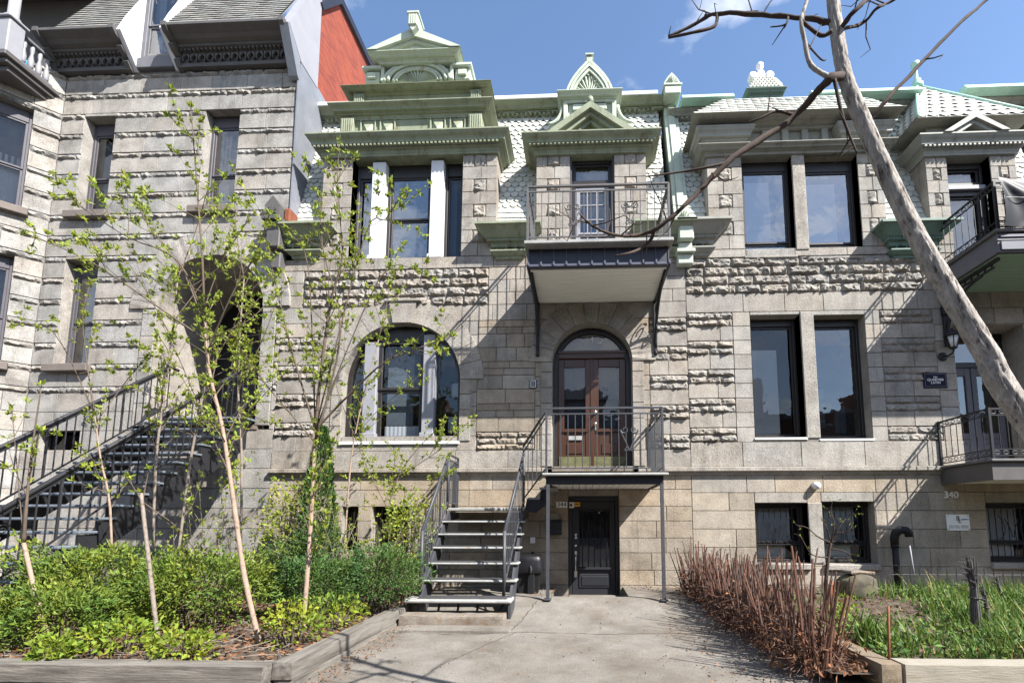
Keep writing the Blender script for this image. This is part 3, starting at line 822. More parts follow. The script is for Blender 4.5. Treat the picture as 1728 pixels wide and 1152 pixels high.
# between the arched window and the door: short rows
fill(mb, jr[1], -0.61-J, z0, [(0.13,'r'),(0.13,'r'),(0.13,'r')] + courses(z0+.39, z1, [(0.30,'s'),(0.15,'s'),(0.15,'s'),(0.31,'s')]), 0.0, (0.35, 0.7), (), (), amp=.07, v=.17, base=.93, warm=.6)
fill(mb, -0.61-J, 1.05+J, z0, courses(z0, z1, SS), 0.0, (0.3, 0.6), (), (ad,), v=.14, base=.95, warm=.6)
fill(mb, 1.05+J, XC, z0, courses(z0, z1, [(.155,'r'),(.155,'r'),(.31,'s')]), 0.0, (0.35, 0.75), (), (), amp=.08)
voussoirs(mb, -3.80, 1.25, 1.75, 4.45, 0.0, 13, 0.03, 1.02, .08)
voussoirs(mb, 0.22, 0.83, 1.32, 4.80, 0.0, 11, 0.035, .9, .14, True)
for cx, r, zb, zs in ((-3.80, 1.25, 3.14, 4.45), (0.22, .83, 2.6, 4.8)):
    for sg in (-1, 1):
        z = zb
        while z < zs-.05:
            mb.col = tone(1, .1); a, b = sorted((cx+sg*r, cx+sg*(r+.24))); smooth_block(mb, a, b, z, min(z+.33, zs), -0.02); z += .33
arch_reveal(mb, -3.80, 1.25, 4.45, 3.14, 0.0, .3); arch_reveal(mb, .22, .83, 4.8, 2.55, 0.0, .35)
# keystone of the arched window
mb.col = tone(1.02, .02); mb.prism([(-4.0,5.68),(-3.6,5.68),(-3.5,6.16),(-4.1,6.16)], -.09, .0); mb.bbox(-4.2, -3.4, -.12, 0, 6.14, 6.2, .01)
# plain course, rock-faced band, sill course
fill(mb, XB, XC, 5.73, [(0.35, 's')], 0.0, (0.5, 1.0), (), (aw, (0.22, 1.2, 4.8, 2.5)))
fill(mb, XB, -6.05, 6.08, courses(6.08, 6.92, SS), 0.0, (0.3, 0.6))
fill(mb, -6.05, -1.98, 6.08, [(.21,'r')]*4, 0.0, (0.3, 0.62), amp=.085, v=.12)
fill(mb, -1.98, XC, 6.08, courses(6.08, 6.92, SS), 0.0, (0.4, 0.8))
fill(mb, XB, XC, 6.92, [(0.26, 's')], -0.01, (0.6, 1.2))
# upper piers with small rock-faced squares
def pier(mb, x0, x1, z0, z1, y, r=.30):
    n = max(1, round((z1-z0)/r)); h = (z1-z0)/n; W_ = x1-x0
    for k in range(n):
        za, zb = z0+k*h, z0+(k+1)*h
        if k % 2:
            a = x0+W_*.32; b = x1-W_*.3
            mb.col = tone(1, .08); smooth_block(mb, x0, a, za, zb, y)
            mb.col = tone(.95, .1); rough_block(mb, a, b, za, zb, y, .05)
            mb.col = tone(1, .08); smooth_block(mb, b, x1, za, zb, y)
        else:
            a = x0+W_*random.uniform(.4, .6)
            mb.col = tone(1, .1); smooth_block(mb, x0, a, za, zb, y)
            mb.col = tone(1, .1); smooth_block(mb, a, x1, za, zb, y)
    mb.col = tone(1, .04)
    for x in (x0, x1): mb.add([(x,y+.014,z0),(x,y+1.4,z0),(x,y+1.4,z1),(x,y+.014,z1)], [(0,1,2,3)])
PX0, PX1 = -5.74, -1.84
WA = (-5.08, -2.60)
pier(mb, PX0, WA[0], 7.18, 9.56, -.02); pier(mb, WA[1], PX1, 7.18, 9.56, -.02)
pier(mb, -0.97, -0.23, 7.18, 9.5, -.02); pier(mb, 0.73, 1.42, 7.18, 9.5, -.02)
reveal(mb, WA[0], WA[1], 7.18, 9.56, -.02, .34); reveal(mb, -.23, .73, 7.18, 9.5, -.02, .22)
reveal(mb, *b1, 0, .3); reveal(mb, *b2, 0, .3); reveal(mb, *D4, 0, .2)
mb.build('wall', M['stone_c'], HC)
# triple window with painted pilasters
p1 = (-4.66, -4.36); p2 = (-3.33, -3.05)
for a, b in (p1, p2):
    c = MB(); c.bbox(a, b, .05, .32, 7.19, 9.5, .01); c.bbox(a-.03, b+.03, .02, .32, 7.19, 7.28, .01); c.build('pilaster', M['whitepaint'], HC)
window(HC, WA[0], p1[0], 7.19, 9.55, .26, 'frame_p', None, head=.25, fw=.06, glass='glass_sky', curtains=((0, 1, .45, 1, 'bluecurtain'),))
window(HC, p1[1], p2[0], 7.19, 9.55, .26, 'frame_d', .48, head=.25, glass='glass_sky', curtains=((0, .62, 0, .7, 'lightblind'), (0, 1, .0, 1, 'bluecurtain')))
window(HC, p2[1], WA[1], 7.19, 9.55, .26, 'frame_d', None, head=.25, fw=.06, curtains=((0, .5, 0, 1, 'bluecurtain'),))
# arched triple window
f = MB(); cx, r, zs, zb = AWc
pts = [(cx+r-.04, zb)] + arch_pts(cx, r-.04, zs, 24) + [(cx-r+.04, zb)]
for a, b in zip(pts[:-1], pts[1:]): f.bar((a[0], .22, a[1]), (b[0], .22, b[1]), .09, .08)
f.bbox(cx-r+.04, cx+r-.04, .14, .3, zb, zb+.09, .01)
c1 = (ux(613,680,.15), ux(635,680,.15)); c2 = (ux(713,680,.15), ux(733,680,.15))
am = f.build('window', M['frame_d'], HC); am['label'] = 'wide arched triple window'
for a, b in (c1, c2):
    xm = (a+b)/2; zt = zs+math.sqrt(r*r-max(abs(a-cx), abs(b-cx))**2)-.02
    c = MB(); c.bbox(a, b, .1, .3, zb+.09, zt, .012); c.bbox(a-.03, b+.03, .07, .3, zb+.09, zb+.2, .01)
    c.build('mullion', M['greypaint'], am)
s = MB(); xa, xb = c1[1], c2[0]; zm = 4.28
for za, zc, yy in ((zb+.09, zm, .2), (zm, 5.35, .17)):
    s.bbox(xa, xa+.09, yy, yy+.05, za, zc, .006); s.bbox(xb-.09, xb, yy, yy+.05, za, zc, .006)
    s.bbox(xa+.09, xb-.09, yy, yy+.05, za, za+.06, .006); s.bbox(xa+.09, xb-.09, yy, yy+.05, zc-.06, zc, .006)
s.bbox(xa, xb, .16, .26, 5.35, 5.66, .006)
s.build('sash', M['frame_d'], am)
g = MB(); P = [(cx+r-.06, zb+.05)] + arch_pts(cx, r-.06, zs, 24) + [(cx-r+.06, zb+.05)]
g.add([(p[0], .235, p[1]) for p in P], [list(range(len(P)))[::-1]]); g.build('pane', M['glass'], am)
g = MB(); g.add([(cx-r-.3,1.4,zb-.3),(cx+r+.3,1.4,zb-.3),(cx+r+.3,1.4,zs+r+.3),(cx-r-.3,1.4,zs+r+.3),(cx-r,.3,zb),(cx+r,.3,zb),(cx+r,.3,zs+r),(cx-r,.3,zs+r)],
    [(0,1,2,3),(0,4,5,1),(1,5,6,2),(2,6,7,3),(3,7,4,0)]); g.build('room_lining', M['room'], am)
g = MB(); folds(g, xa+.1, xb-.1, zb+.1, zb+.4, .4, .01); folds(g, cx+r-.35, cx+r-.05, 3.4, 3.75, .45); folds(g, cx+r-.3, cx+r-.05, 4.2, 4.5, .45); g.build('curtain', M['curtain'], am)
g = MB(); g.box(xa+.12, xb-.3, .42, .43, zb+.42, 5.2); folds(g, cx-r+.05, c1[0], zb+.1, 4.9, .42); g.build('curtain', M['bluecurtain'], am)
s = MB(); s.bbox(cx-r-.02, cx+r+.02, -.04, .2, zb-.07, zb-.002, .01); s.build('sill', M['whitepaint'], HC)
# basement windows behind the shrubs
for b in (b1, b2): window(HC, *b, .24, 'frame_d', None, fw=.05)
# door 342
d = MB(); cx, r, zs, zb = ADc; zt = 5.08
pts = [(cx+r-.05, zb)] + arch_pts(cx, r-.05, zs, 22) + [(cx-r+.05, zb)]
for a, b in zip(pts[:-1], pts[1:]): d.bar((a[0], .3, a[1]), (b[0], .3, b[1]), .11, .12)
dm = d.build('entrance_door', M['frame_d'], HC)
d = MB(); d.bbox(cx-r+.1, cx+r-.1, .24, .36, zt-.12, zt, .012); d.bbox(cx-r+.1, cx+r-.1, .21, .36, zt-.02, zt+.035, .01); dentils(d, cx-.3, cx+.3, .24, zt-.075, zt-.055, .02, .02, .01); d.build('transom_bar', M['mahog'], dm)
d = MB(); P = [(p[0], p[1]) for p in arch_pts(cx, r-.1, zs, 22) if p[1] > zt+.03]; hw = math.sqrt((r-.1)**2-(zt+.035-zs)**2)
P = [(cx+hw, zt+.035)] + P + [(cx-hw, zt+.035)]
d.add([(p[0], .30, p[1]) for p in P], [list(range(len(P)))[::-1]]); d.build('pane', M['glass'], dm)
d = MB(); d.add([(p[0], .34, p[1]) for p in P], [list(range(len(P)))[::-1]]); d.build('blind', M['blind'], dm)
for k, ch in enumerate('342'):
    a = R(-22+22*k)
    text_mesh('house_number', ch, .17, .004, M['white'], dm, (cx+.55*math.sin(a), .285, 4.83+.55*math.cos(a)), a)
for sg in (-1, 1):
    x0, x1 = sorted((cx+sg*.012, cx+sg*(r-.11)))
    W_ = x1-x0
    d = MB(); y0 = .30
    d.bbox(x0, x0+.13, y0, y0+.05, 2.6, zt-.12, .008); d.bbox(x1-.13, x1, y0, y0+.05, 2.6, zt-.12, .008)
    d.bbox(x0+.13, x1-.13, y0, y0+.05, zt-.3, zt-.12, .008); d.bbox(x0+.13, x1-.13, y0, y0+.05, 3.36, 3.44, .006)
    d.bbox(x0+.13, x1-.13, y0+.012, y0+.05, 2.84, 3.36, .006); d.bbox(x0+.18, x1-.18, y0-.006, y0+.02, 2.9, 3.12, .012)
    d.bbox(x0+.08, x1-.08, y0-.03, y0+.01, 3.36, 3.40, .006)
    lf = d.build('door_leaf', M['mahog'], dm)
    g = MB(); g.add([(x0+.13,y0+.03,3.44),(x1-.13,y0+.03+.004*sg,3.44),(x1-.13,y0+.03+.004*sg,zt-.3),(x0+.13,y0+.03,zt-.3)], [(0,1,2,3)]); g.build('pane', M['glass'], lf)
    g = MB(); folds(g, x0+.13, x1-.13, 4.1, zt-.3, y0+.1, .006, .06); g.build('curtain', M['blind'], lf)
    g = MB(); g.box(x0+.1, x1-.1, y0+.2, y0+.21, 3.3, zt-.2); g.build('curtain', M['bluecurtain'], lf)
    g = MB(); g.bbox(x0+.02, x1-.02, y0-.012, y0, 2.6, 2.84, .004); g.build('kick_plate', M['moss'], lf)
    if sg < 0:
        g = MB(); g.bbox(x0+.22, x1-.2, y0-.02, y0+.01, 3.19, 3.28, .006); g.build('letter_slot', M['tread'], lf)
        h = MB()
        for z in (3.75, 3.5): h.lathe(0, 0, [(.001, 0), (.045, .004), (.045, .014), (.02, .02), (.02, .05), (.034, .06), (.03, .085), (.001, .09)], 14)
    else:
        h = MB()
        for z in (3.78, 3.53):
            h.M = Matrix.Translation((x0+.06, y0, z)) @ Matrix.Rotation(R(90), 4, 'X')
            h.lathe(0, 0, [(.001, 0), (.045, .004), (.045, .014), (.02, .02), (.02, .05), (.034, .06), (.03, .085), (.001, .09)], 14)
        h.M = None; h.bbox(x0+.045, x0+.075, y0-.02, y0, 3.4, 3.48, .004)
        h.build('handle', M['silver'], lf)
d = MB(); d.bbox(cx-.035, cx+.035, .285, .36, 2.6, zt-.12, .006); d.build('astragal', M['mahog'], dm)
d = MB(); d.box(cx-r, cx+r, -.05, .4, 2.5, 2.598); d.build('doorstep', M['concrete2'], HC)
d = MB(); d.box(XB+.02, XC-.02, 1.6, 1.65, -.2, 11.3); d.build('inner_wall', M['room'], HC)
# door 344 at ground level
d = MB(); x0, x1, zb, zt = D4; y0 = .17
d.bbox(x0, x0+.07, y0-.05, y0+.08, -.05, zt, .008); d.bbox(x1-.07, x1, y0-.05, y0+.08, -.05, zt, .008); d.bbox(x0+.07, x1-.07, y0-.05, y0+.08, zt-.1, zt, .008)
do = d.build('basement_door', M['blackpaint'], HC)
a, b = x0+.075, x1-.075; gx = (a+.15, b-.11); gz = (.55, 1.72)
d = MB()
d.bbox(a, gx[0], y0, y0+.05, .02, zt-.105, .006); d.bbox(gx[1], b, y0, y0+.05, .02, zt-.105, .006)
d.bbox(gx[0], gx[1], y0, y0+.05, gz[1], zt-.105, .006); d.bbox(gx[0], gx[1], y0, y0+.05, .02, gz[0], .006)
d.bbox(gx[0]-.02, gx[1]+.02, y0-.018, y0+.01, .16, .44, .012); d.bbox(gx[0]+.03, gx[1]-.03, y0-.03, y0, .2, .40, .014)
d.bbox(gx[0]-.02, gx[1]+.02, y0-.05, y0+.01, gz[0]-.03, gz[0]+.02, .008)
lf = d.build('door_leaf', M['blackpaint'], do)
d = MB(); d.add([(gx[0],y0+.03,gz[0]),(gx[1],y0+.032,gz[0]),(gx[1],y0+.032,gz[1]),(gx[0],y0+.03,gz[1])], [(0,1,2,3)]); d.build('pane', M['glass'], lf)
d = MB(); folds(d, gx[0], gx[1], gz[0], 1.15, y0+.1, .012, .08); d.build('curtain', M['blind'], lf)
d = MB(); d.box(gx[0]-.1, gx[1]+.1, y0+.3, y0+.31, .4, 1.8); d.build('room_lining', M['room'], lf)
d = MB()
for k in range(5):
    x = gx[0]+(gx[1]-gx[0])*(k+.5)/5; d.tube([(x, y0-.02, gz[0]-.01), (x, y0-.02, gz[1]+.02)], .011, 6)
d.bar((gx[0]-.02,y0-.02,gz[1]-.02),(gx[1]+.02,y0-.02,gz[1]-.02),.02)
cm = ((gx[0]+gx[1])/2, y0-.03, 1.2)
for rr in (.19, .165, .10):
    d.tube([(cm[0]+rr*math.cos(t*math.pi/12), cm[1], cm[2]+rr*1.15*math.sin(t*math.pi/12)) for t in range(25)], .007, 5)
for k in range(8):
    t = k*math.pi/4; d.tube(scroll((cm[0]+.12*math.cos(t), cm[1], cm[2]+.13*math.sin(t)), .045, 1.1, a0=t, n=10), .006, 5)
d.build('grille', M['iron'], lf)
h = MB(); xk = a+.07
h.tube([(xk, y0-.05, .5), (xk, y0-.06, .62), (xk, y0-.06, .75), (xk, y0-.02, .82)], [.02,.014,.014,.02], 8)
h.bbox(xk-.035, xk+.035, y0-.025, y0, .36, .5, .01); h.bbox(xk-.03, xk+.03, y0-.03, y0, .78, .9, .012)
for z in (1.0, 1.16, 1.22): h.M = Matrix.Translation((xk, y0, z)) @ Matrix.Rotation(R(90), 4, 'X'); h.lathe(0, 0, [(.032, 0), (.032, .02), (.018, .035), (.001, .036)], 12); h.M = None
h.build('handle', M['silver'], lf)
h = MB(); h.bbox(x0+.02, x0+.12, y0-.058, y0-.05, 1.76, 1.88, .002); h.build('sticker', M['white'], do)
h = MB(); h.bbox(x0+.125, x0+.24, y0-.058, y0-.05, 1.79, 1.88, .002); h.build('sticker', M['orange'], do)
h = MB(); h.bbox(x0+.03, x0+.08, y0-.061, y0-.058, 1.80, 1.84, .0005); h.bbox(x0+.14, x0+.22, y0-.061, y0-.058, 1.83, 1.85, .0005); h.build('sticker_mark', M['ink'], do)
d = MB(); d.bbox(x0+.01, x1-.01, -.04, .14, -.04, .03, .01); d.build('doorstep', M['concrete'], HC)
# dormer balcony door
o = window(HC, -.2, .70, 8.9, 9.42, .16, 'frame_d', None, fw=.05, glass='glass_hi', curtains=((0, 1, 0, 1, 'curtain'),))
d = MB(); d.bbox(-.2, .70, .1, .2, 8.82, 8.9, .006); d.bbox(-.2, -.13, .1, .2, 6.6, 8.82, .006); d.bbox(.63, .70, .1, .2, 6.6, 8.82, .006); d.build('door_frame', M['frame_d'], HC)
window(HC, -.12, .62, 6.62, 8.8, .16, 'greypaint', .5, fw=.06, glass='glass_hi', muntin=(3, 3), curtains=((0, 1, 0, 1, 'bluecurtain'),), name='balcony_door')
d = MB(); d.bbox(-.28, -.2, .02, .2, 6.6, 9.45, .008); d.bbox(.70, .78, .02, .2, 6.6, 9.45, .008); d.build('door_casing', M['frame_p'], HC)

# ---- mansard of the middle house
MT = (1.05, 11.47)
scallop_roof('roof', HC, -6.43, 1.9, (.06, 7.7), MT, 'slate_w', cuts=((PX0+.1, PX1-.1, 7, 9.5), (-.9, 1.36, 7, 9.4)))
c = MB(); c.band(-6.6, 1.82, MT[0]-.02, cornice_profile(MT[1]-.12, MT[1]+.14, .0, .28), MT[0]+.8)
dentils(c, -6.3, 1.8, MT[0]-.09, MT[1]-.11, MT[1]-.07, .05, .06, .05)
for k in range(14):
    xx = -6.1+k*.6; c.bbox(xx, xx+.3, MT[0]-.14, MT[0]-.05, MT[1]-.06, MT[1]-.02, .008)
c.build('cornice', M['green'], HC)
c = MB(); c.bbox(-6.7, 1.85, MT[0]-.32, MT[0]+6, MT[1]+.14, MT[1]+.24, .01); c.build('roof_flashing', M['whitetrim'], HC)
# party-wall pilaster
def shell(mb, cx, y, z, r, h, n=9, d=.05):
    for k in range(n):
        a0, a1 = math.pi*(k+.08)/n, math.pi*(k+.92)/n; am_ = (a0+a1)/2
        p = [(cx+.12*r*math.cos(am_), y-d*.4, z+.12*h*math.sin(am_)), (cx+r*math.cos(a0), y, z+h*math.sin(a0)), (cx+r*1.04*math.cos(am_), y-d, z+h*1.04*math.sin(am_)), (cx+r*math.cos(a1), y, z+h*math.sin(a1))]
        mb.add(p, [(0,1,2),(0,2,3)])
def lancet(cx, z, w_, h, n=10):
    R_ = w_
    pts = []
    for k in range(n+1):
        t = k/n; pts.append((cx+w_*(1-t**1.7), z+h*t))
    return pts + [(2*cx-p[0], p[1]) for p in pts[::-1][1:]]
c = MB(); x0, x1 = 2.02, 2.34
c.add([], [])
for a, b, o in ((x0, x1, 0), (x0+.09, x1-.09, .04)):
    P = [(.0-o, 7.75), (.98-o, 11.5), (1.4, 11.5), (.4, 7.75)]
    c.prismx(P, a, b)
c.bbox(x0-.06, x1+.06, -.16, .2, 7.62, 7.76, .015); c.bbox(x0, x1, -.3, .05, 7.28, 7.62, .03); c.bbox(x0+.02, x1-.02, -.2, .05, 7.1, 7.28, .03); c.bbox(x0-.03, x1+.03, -.24, .05, 7.04, 7.12, .01); c.bbox(x0, x1, -.16, .05, 6.82, 7.04, .02)
c.prism(lancet((x0+x1)/2, 7.76, .2, .3), -.14, .05); shell(c, (x0+x1)/2, -.15, 7.78, .12, .2, 7)
c.bbox(x0-.03, x1+.03, .62, 1.3, 11.5, 11.7, .015); c.bbox(x0-.06, x1+.06, .6, 1.2, 11.7, 11.76, .01)
c.prism(lancet((x0+x1)/2, 11.76, .2, .34), .68, .95); shell(c, (x0+x1)/2, .67, 11.78, .12, .2, 7)
c.build('party_pilaster', M['greenpale'], HC)
# bracketed eaves boxes at the foot of the slates
def eaves_box(house, x0, x1, zt, mt, side=(.34, .34)):
    c = MB(); z0 = zt-.52
    c.band(x0, x1, .0, [(.04,z0+.1),(.1,z0+.12),(.12,z0+.2),(.17,z0+.21),(.17,z0+.26),(.2,z0+.28),(.27,z0+.36),(.36,z0+.46),(.40,z0+.47),(.40,zt)], .2)
    c.band(x0+.05, x1-.05, .0, [(.02,z0-.14),(.06,z0-.12),(.06,z0-.08),(.1,z0-.06),(.16,z0),(.16,z0+.03),(.02,z0+.05)], .2)
    dentils(c, x0-.14, x1+.14, -.165, z0+.215, z0+.25, .03, .03, .03)
    n = max(2, int((x1-x0)/.16))
    for k in range(n):
        xm = x0+(x1-x0)*(k+.5)/n
        c.tube([(xm+.06*math.cos(math.pi*t/8), -.115, z0+.1+.07*math.sin(math.pi*t/8)) for t in range(9)], .013, 5)
        c.bbox(xm-.075, xm-.055, -.12, 0, z0+.03, z0+.12, .004)
    return c.build('eaves_box', M[mt], house)
eaves_box(HC, -6.30, -5.74, uz(515,372,-.4), 'green'); eaves_box(HC, PX1+.02, -1.24, uz(850,372,-.4), 'green'); eaves_box(HC, 1.46, 1.99, uz(1095,368,-.4), 'green')

# ---- crowned window bay: three receding stages
c = MB()
z0, z1 = uz(690,265,-.02), uz(690,220,-.3)
c.band(PX0, PX1, -.03, cornice_profile(z0, z1, .02, .30), 1.2)
dentils(c, PX0-.14, PX1+.14, -.03-.02-.135, z0+(z1-z0)*.36, z0+(z1-z0)*.46, .045, .045, .045)
c1_ = c
f0, f1 = z1, uz(690,200,.05)
c.box(-5.42, -2.2, .08, 1.3, f0, f1)
for xa in (-5.42, -2.5):                                  # fluted end blocks
    c.bbox(xa, xa+.3, -.02, .08, f0, f1, .01)
    for k in range(5): c.bbox(xa+.03+.05*k, xa+.06+.05*k, -.035, -.02, f0+.02, f1-.02, .004)
for xa in (-4.95, -4.5, -3.35, -2.9):                     # pyramid panels
    c.bbox(xa-.04, xa-.01, .03, .08, f0, f1, .005); c.bbox(xa+.29, xa+.32, .03, .08, f0, f1, .005)
    zm = (f0+f1)/2; c.add([(xa,.08,f0+.03),(xa+.28,.08,f0+.03),(xa+.28,.08,f1-.03),(xa,.08,f1-.03),(xa+.14,-.03,zm)], [(0,1,4),(1,2,4),(2,3,4),(3,0,4)])
l0, l1 = f1, uz(690,169,-.14)
c.band(-5.42, -2.2, .1, cornice_profile(l0, l1, .02, .26), 1.4)
a0_, a1_ = l1, uz(690,156,.28)
c.box(-5.3, -2.3, .36, 1.6, a0_, a1_)
for xa in (-5.3, -2.55): 
    c.bbox(xa, xa+.25, .26, .36, a0_, a1_, .008)
    for k in range(4): c.bbox(xa+.03+.05*k, xa+.06+.05*k, .245, .26, a0_+.01, a1_-.02, .004)
for k in range(8):
    xm = -4.85+k*.3; zc = a0_+.02
    c.tube([(xm+.13*math.cos(math.pi*t/8), .34, zc+.14*math.sin(math.pi*t/8)) for t in range(9)], .028, 6)
    c.tube([(xm+.07*math.cos(math.pi*t/8), .35, zc+.08*math.sin(math.pi*t/8)) for t in range(9)], .018, 5)
    c.bbox(xm+.13, xm+.17, .3, .36, a0_, a0_+.1, .006)
m0, m1 = a1_, uz(690,138,.10)
c.band(-5.3, -2.3, .38, cornice_profile(m0, m1, .02, .26), 1.8)
c.build('bay_entablature', M['green'], HC)
c = MB()
s0, s1 = uz(700,137,.56), uz(700,106,.56)
xm = -3.92
c.box(xm-.88, xm+.88, .62, 2.0, s0, s1+.3); c.box(xm-1.32, xm+1.32, .60, 2.0, m1-.02, s0)
c.bbox(xm-.88, xm-.80, .52, .62, s0, s1+.1, .008); c.bbox(xm+.80, xm+.88, .52, .62, s0, s1+.1, .008)
for rr, q, yy in ((.80,.05,.56),(.70,.045,.54),(.58,.05,.58),(.50,.03,.56)):
    c.tube([(xm+rr*math.cos(math.pi*t/24), yy, s0+rr*(s1-s0)/.80*math.sin(math.pi*t/24)) for t in range(25)], q, 6)
shell(c, xm, .6, s0, .47, .47*(s1-s0)/.80, 17, .05)
for sg in (-1, 1):                                        # side consoles
    a, b = sorted((xm+sg*.92, xm+sg*1.28))
    c.bbox(a, b, .56, 1.5, s0, s0+.3, .02); c.bbox(a-.05, b+.05, .48, 1.5, s0+.3, s0+.38, .012); c.bbox(a+.08, b-.08, .5, .56, s0+.08, s0+.22, .01)
p0, p1 = uz(700,109,.5), uz(700,84,.26)
c.band(xm-.86, xm+.86, .5, cornice_profile(p0, p1+.02, .02, .24), 2.0)
pz = p1+.02; ap = uz(703,46,.24); hw = 1.12
for k, (q, yy) in enumerate(((0, .24), (.09, .31), (.18, .38), (.27, .46))):
    P = [(xm-hw+q*2.2, pz+.02), (xm-hw+q*2.2+.24, pz+.02), (xm, ap-.22-q*.9), (xm+hw-q*2.2-.24, pz+.02), (xm+hw-q*2.2, pz+.02), (xm, ap-q*.95)]
    c.prism(P, yy, yy+.16 if k < 3 else 1.9)
c.prism([(xm-.7, pz), (xm+.7, pz), (xm, ap-.28)], .52, 1.9)
c.prism([(xm-.42, pz), (xm+.42, pz), (xm+.18, pz+.18), (xm-.18, pz+.18)], .47, .52); c.prism([(xm-.3, pz), (xm+.3, pz), (xm+.12, pz+.12), (xm-.12, pz+.12)], .44, .47)
# roof slopes behind the gable
for sg in (-1, 1): c.add([(xm+sg*hw, .24, pz), (xm, .24, ap), (xm, 2.0, ap), (xm+sg*hw, 2.0, pz)], [(0,1,2,3)])
k0 = ap-.10; c.bbox(xm-.09, xm+.13, .1, .5, k0, ap+.2, .02); c.bbox(xm-.12, xm+.16, .08, .5, ap+.2, ap+.26, .01)
for k in range(4): c.bbox(xm-.075+.052*k, xm-.04+.052*k, .085, .1, k0+.02, ap+.18, .004)
c.prism([(xm-.07, k0), (xm+.11, k0), (xm+.02, k0-.12)], .12, .3)
c.build('bay_pediment', M['greenpale'], HC)
# ---- dormer head over the balcony
c = MB(); dx0, dx1 = -.97, 1.42
z0, z1 = uz(998,262,-.02), uz(998,219,-.32)
c.band(dx0, dx1, -.03, cornice_profile(z0, z1, .02, .3), 1.2)
dentils(c, dx0-.14, dx1+.14, -.185, z0+(z1-z0)*.36, z0+(z1-z0)*.46, .045, .045, .045)
xm = .22; zp = z1; ap = uz(995,174,-.2)
for q, yy in ((0, -.26), (.1, -.17), (.2, -.08)):
    P = [(xm-1.02+q*1.9, zp), (xm-.80+q*1.9, zp), (xm, ap-.15-q), (xm+.80-q*1.9, zp), (xm+1.02-q*1.9, zp), (xm, ap-q)]
    c.prism(P, yy, yy+.14 if q < .2 else 1.2)
c.prism([(xm-.6, zp), (xm+.6, zp), (xm, ap-.25)], .02, 1.2)
for sg in (-1, 1): c.add([(xm+sg*1.02, -.26, zp), (xm, -.26, ap), (xm, 1.2, ap), (xm+sg*1.02, 1.2, zp)], [(0,1,2,3)])
c.lathe(xm, -.2, [(.05, ap-.03), (.07, ap+.05), (.06, ap+.12), (.02, ap+.16)], 10)
c.build('dormer_head', M['green'], HC)
c = MB(); t0, t1 = z1+.1, uz(995,157,.45)
c.box(xm-.58, xm+.58, .62, 1.6, t0, t1)
for sg in (-1, 1):
    c.bbox(*sorted((xm+sg*.52, xm+sg*.62)), .54, .7, t0, t1-.12, .01)
    c.tube([(xm+sg*(.66+.32*(1-math.cos(t*math.pi/16))), .62, t1-.2-.42*math.sin(t*math.pi/16)) for t in range(9)], .045, 6)
c.bbox(xm-.4, xm+.4, .56, .62, t1-.32, t1-.16, .012)
c.band(xm-.56, xm+.56, .6, cornice_profile(t1-.13, t1+.06, .02, .2), 1.6)
b0 = t1+.06
lo = lancet(xm, b0, .56, uz(993,104,.6)-b0)
for k, (s, yy, ye) in enumerate(((1, .52, .9), (.84, .48, .52), (.72, .5, .54))):
    o = [(xm+(p[0]-xm)*s, b0+(p[1]-b0)*s) for p in lo]; i_ = [(xm+(p[0]-xm)*(s-.1), b0+(p[1]-b0)*(s-.1)) for p in lo]
    n = len(o)
    for q in range(n-1):
        P = [o[q], o[q+1], i_[q+1], i_[q]]
        c.prism(P, yy, ye)
c.prism([(xm+(p[0]-xm)*.75, b0+(p[1]-b0)*.75) for p in lo], .6, .9)
shell(c, xm, .58, b0, .36, .5, 11, .05)
tp = max(p[1] for p in lo); c.bbox(xm-.07, xm+.07, .55, .75, tp-.02, tp+.1, .01); c.bbox(xm-.1, xm+.1, .52, .78, tp+.1, tp+.15, .008)
c.build('fan_crest', M['greenpale'], HC)
# ================================================================== house 340
HR = thing('stone_rowhouse', (6.5, 0, 0), 'pale stone house with square paired windows, verdigris roof caps and recessed dark door', 'house')
XR = 11.5
def OP(l, r, t, b): return (ux(l,(t+b)/2), ux(r,(t+b)/2), uz((l+r)/2,b), uz((l+r)/2,t))
u1 = OP(1254,1339,263,432); u2 = OP(1361,1451,263,433)
l1 = OP(1270,1355,531,738); l2 = OP(1378,1466,531,740)
g1 = OP(1276,1365,848,950); g2 = OP(1389,1478,846,951)
g3 = (7.87, 8.95, .70, 1.85)
rd = (7.56, 8.95, 2.6, 5.46); ub = (7.74, 8.62, 6.6, 9.16)
mb = MB()
fill(mb, XC, XR, -0.1, courses(-0.1, 2.42, [(0.36, 's'), (0.36, 's')]), 0.0, (0.55, 1.2), (g1, g2, g3), base=1.0, v=.13, warm=.6)
mb.col = (1, 1, 1); mb.band(XC+.002, XR, 0.0, [(0,2.40),(.03,2.42),(.05,2.47),(.10,2.49),(.10,2.56),(.02,2.58)], 0.1, 0)
fill(mb, XC, XR, 2.58, [(0.5, 's')], -0.015, (1.0, 1.9), (rd,))
z0, z1 = 3.08, 5.82
FL = l1[0]-.36; FR = l2[1]+.3
fill(mb, XC, FL, z0, courses(z0, z1, [(.155,'r'),(.155,'r'),(.31,'s')]), 0.0, (0.35, 0.8), amp=.08)
fill(mb, FL, FR, z0, courses(z0, z1, [(.31,'s')]), 0.0, (0.3, 0.6), (l1, l2))
fill(mb, FR, 7.2, z0, courses(z0, z1, [(.155,'r'),(.155,'r'),(.31,'s')]), 0.0, (0.35, 0.7), (), amp=.045, v=.14, base=.95)
fill(mb, 7.2, XR, z0, courses(z0, z1, [(.34,'s')]), 0.0, (0.3, 0.7), (rd,), base=.97)
fill(mb, XC, XR, 5.82, [(.40,'s')], 0.0, (0.7, 1.5))
fill(mb, XC, 7.05, 6.22, [(.2,'r')]*4, 0.0, (0.32, 0.75), amp=.085, v=.1)
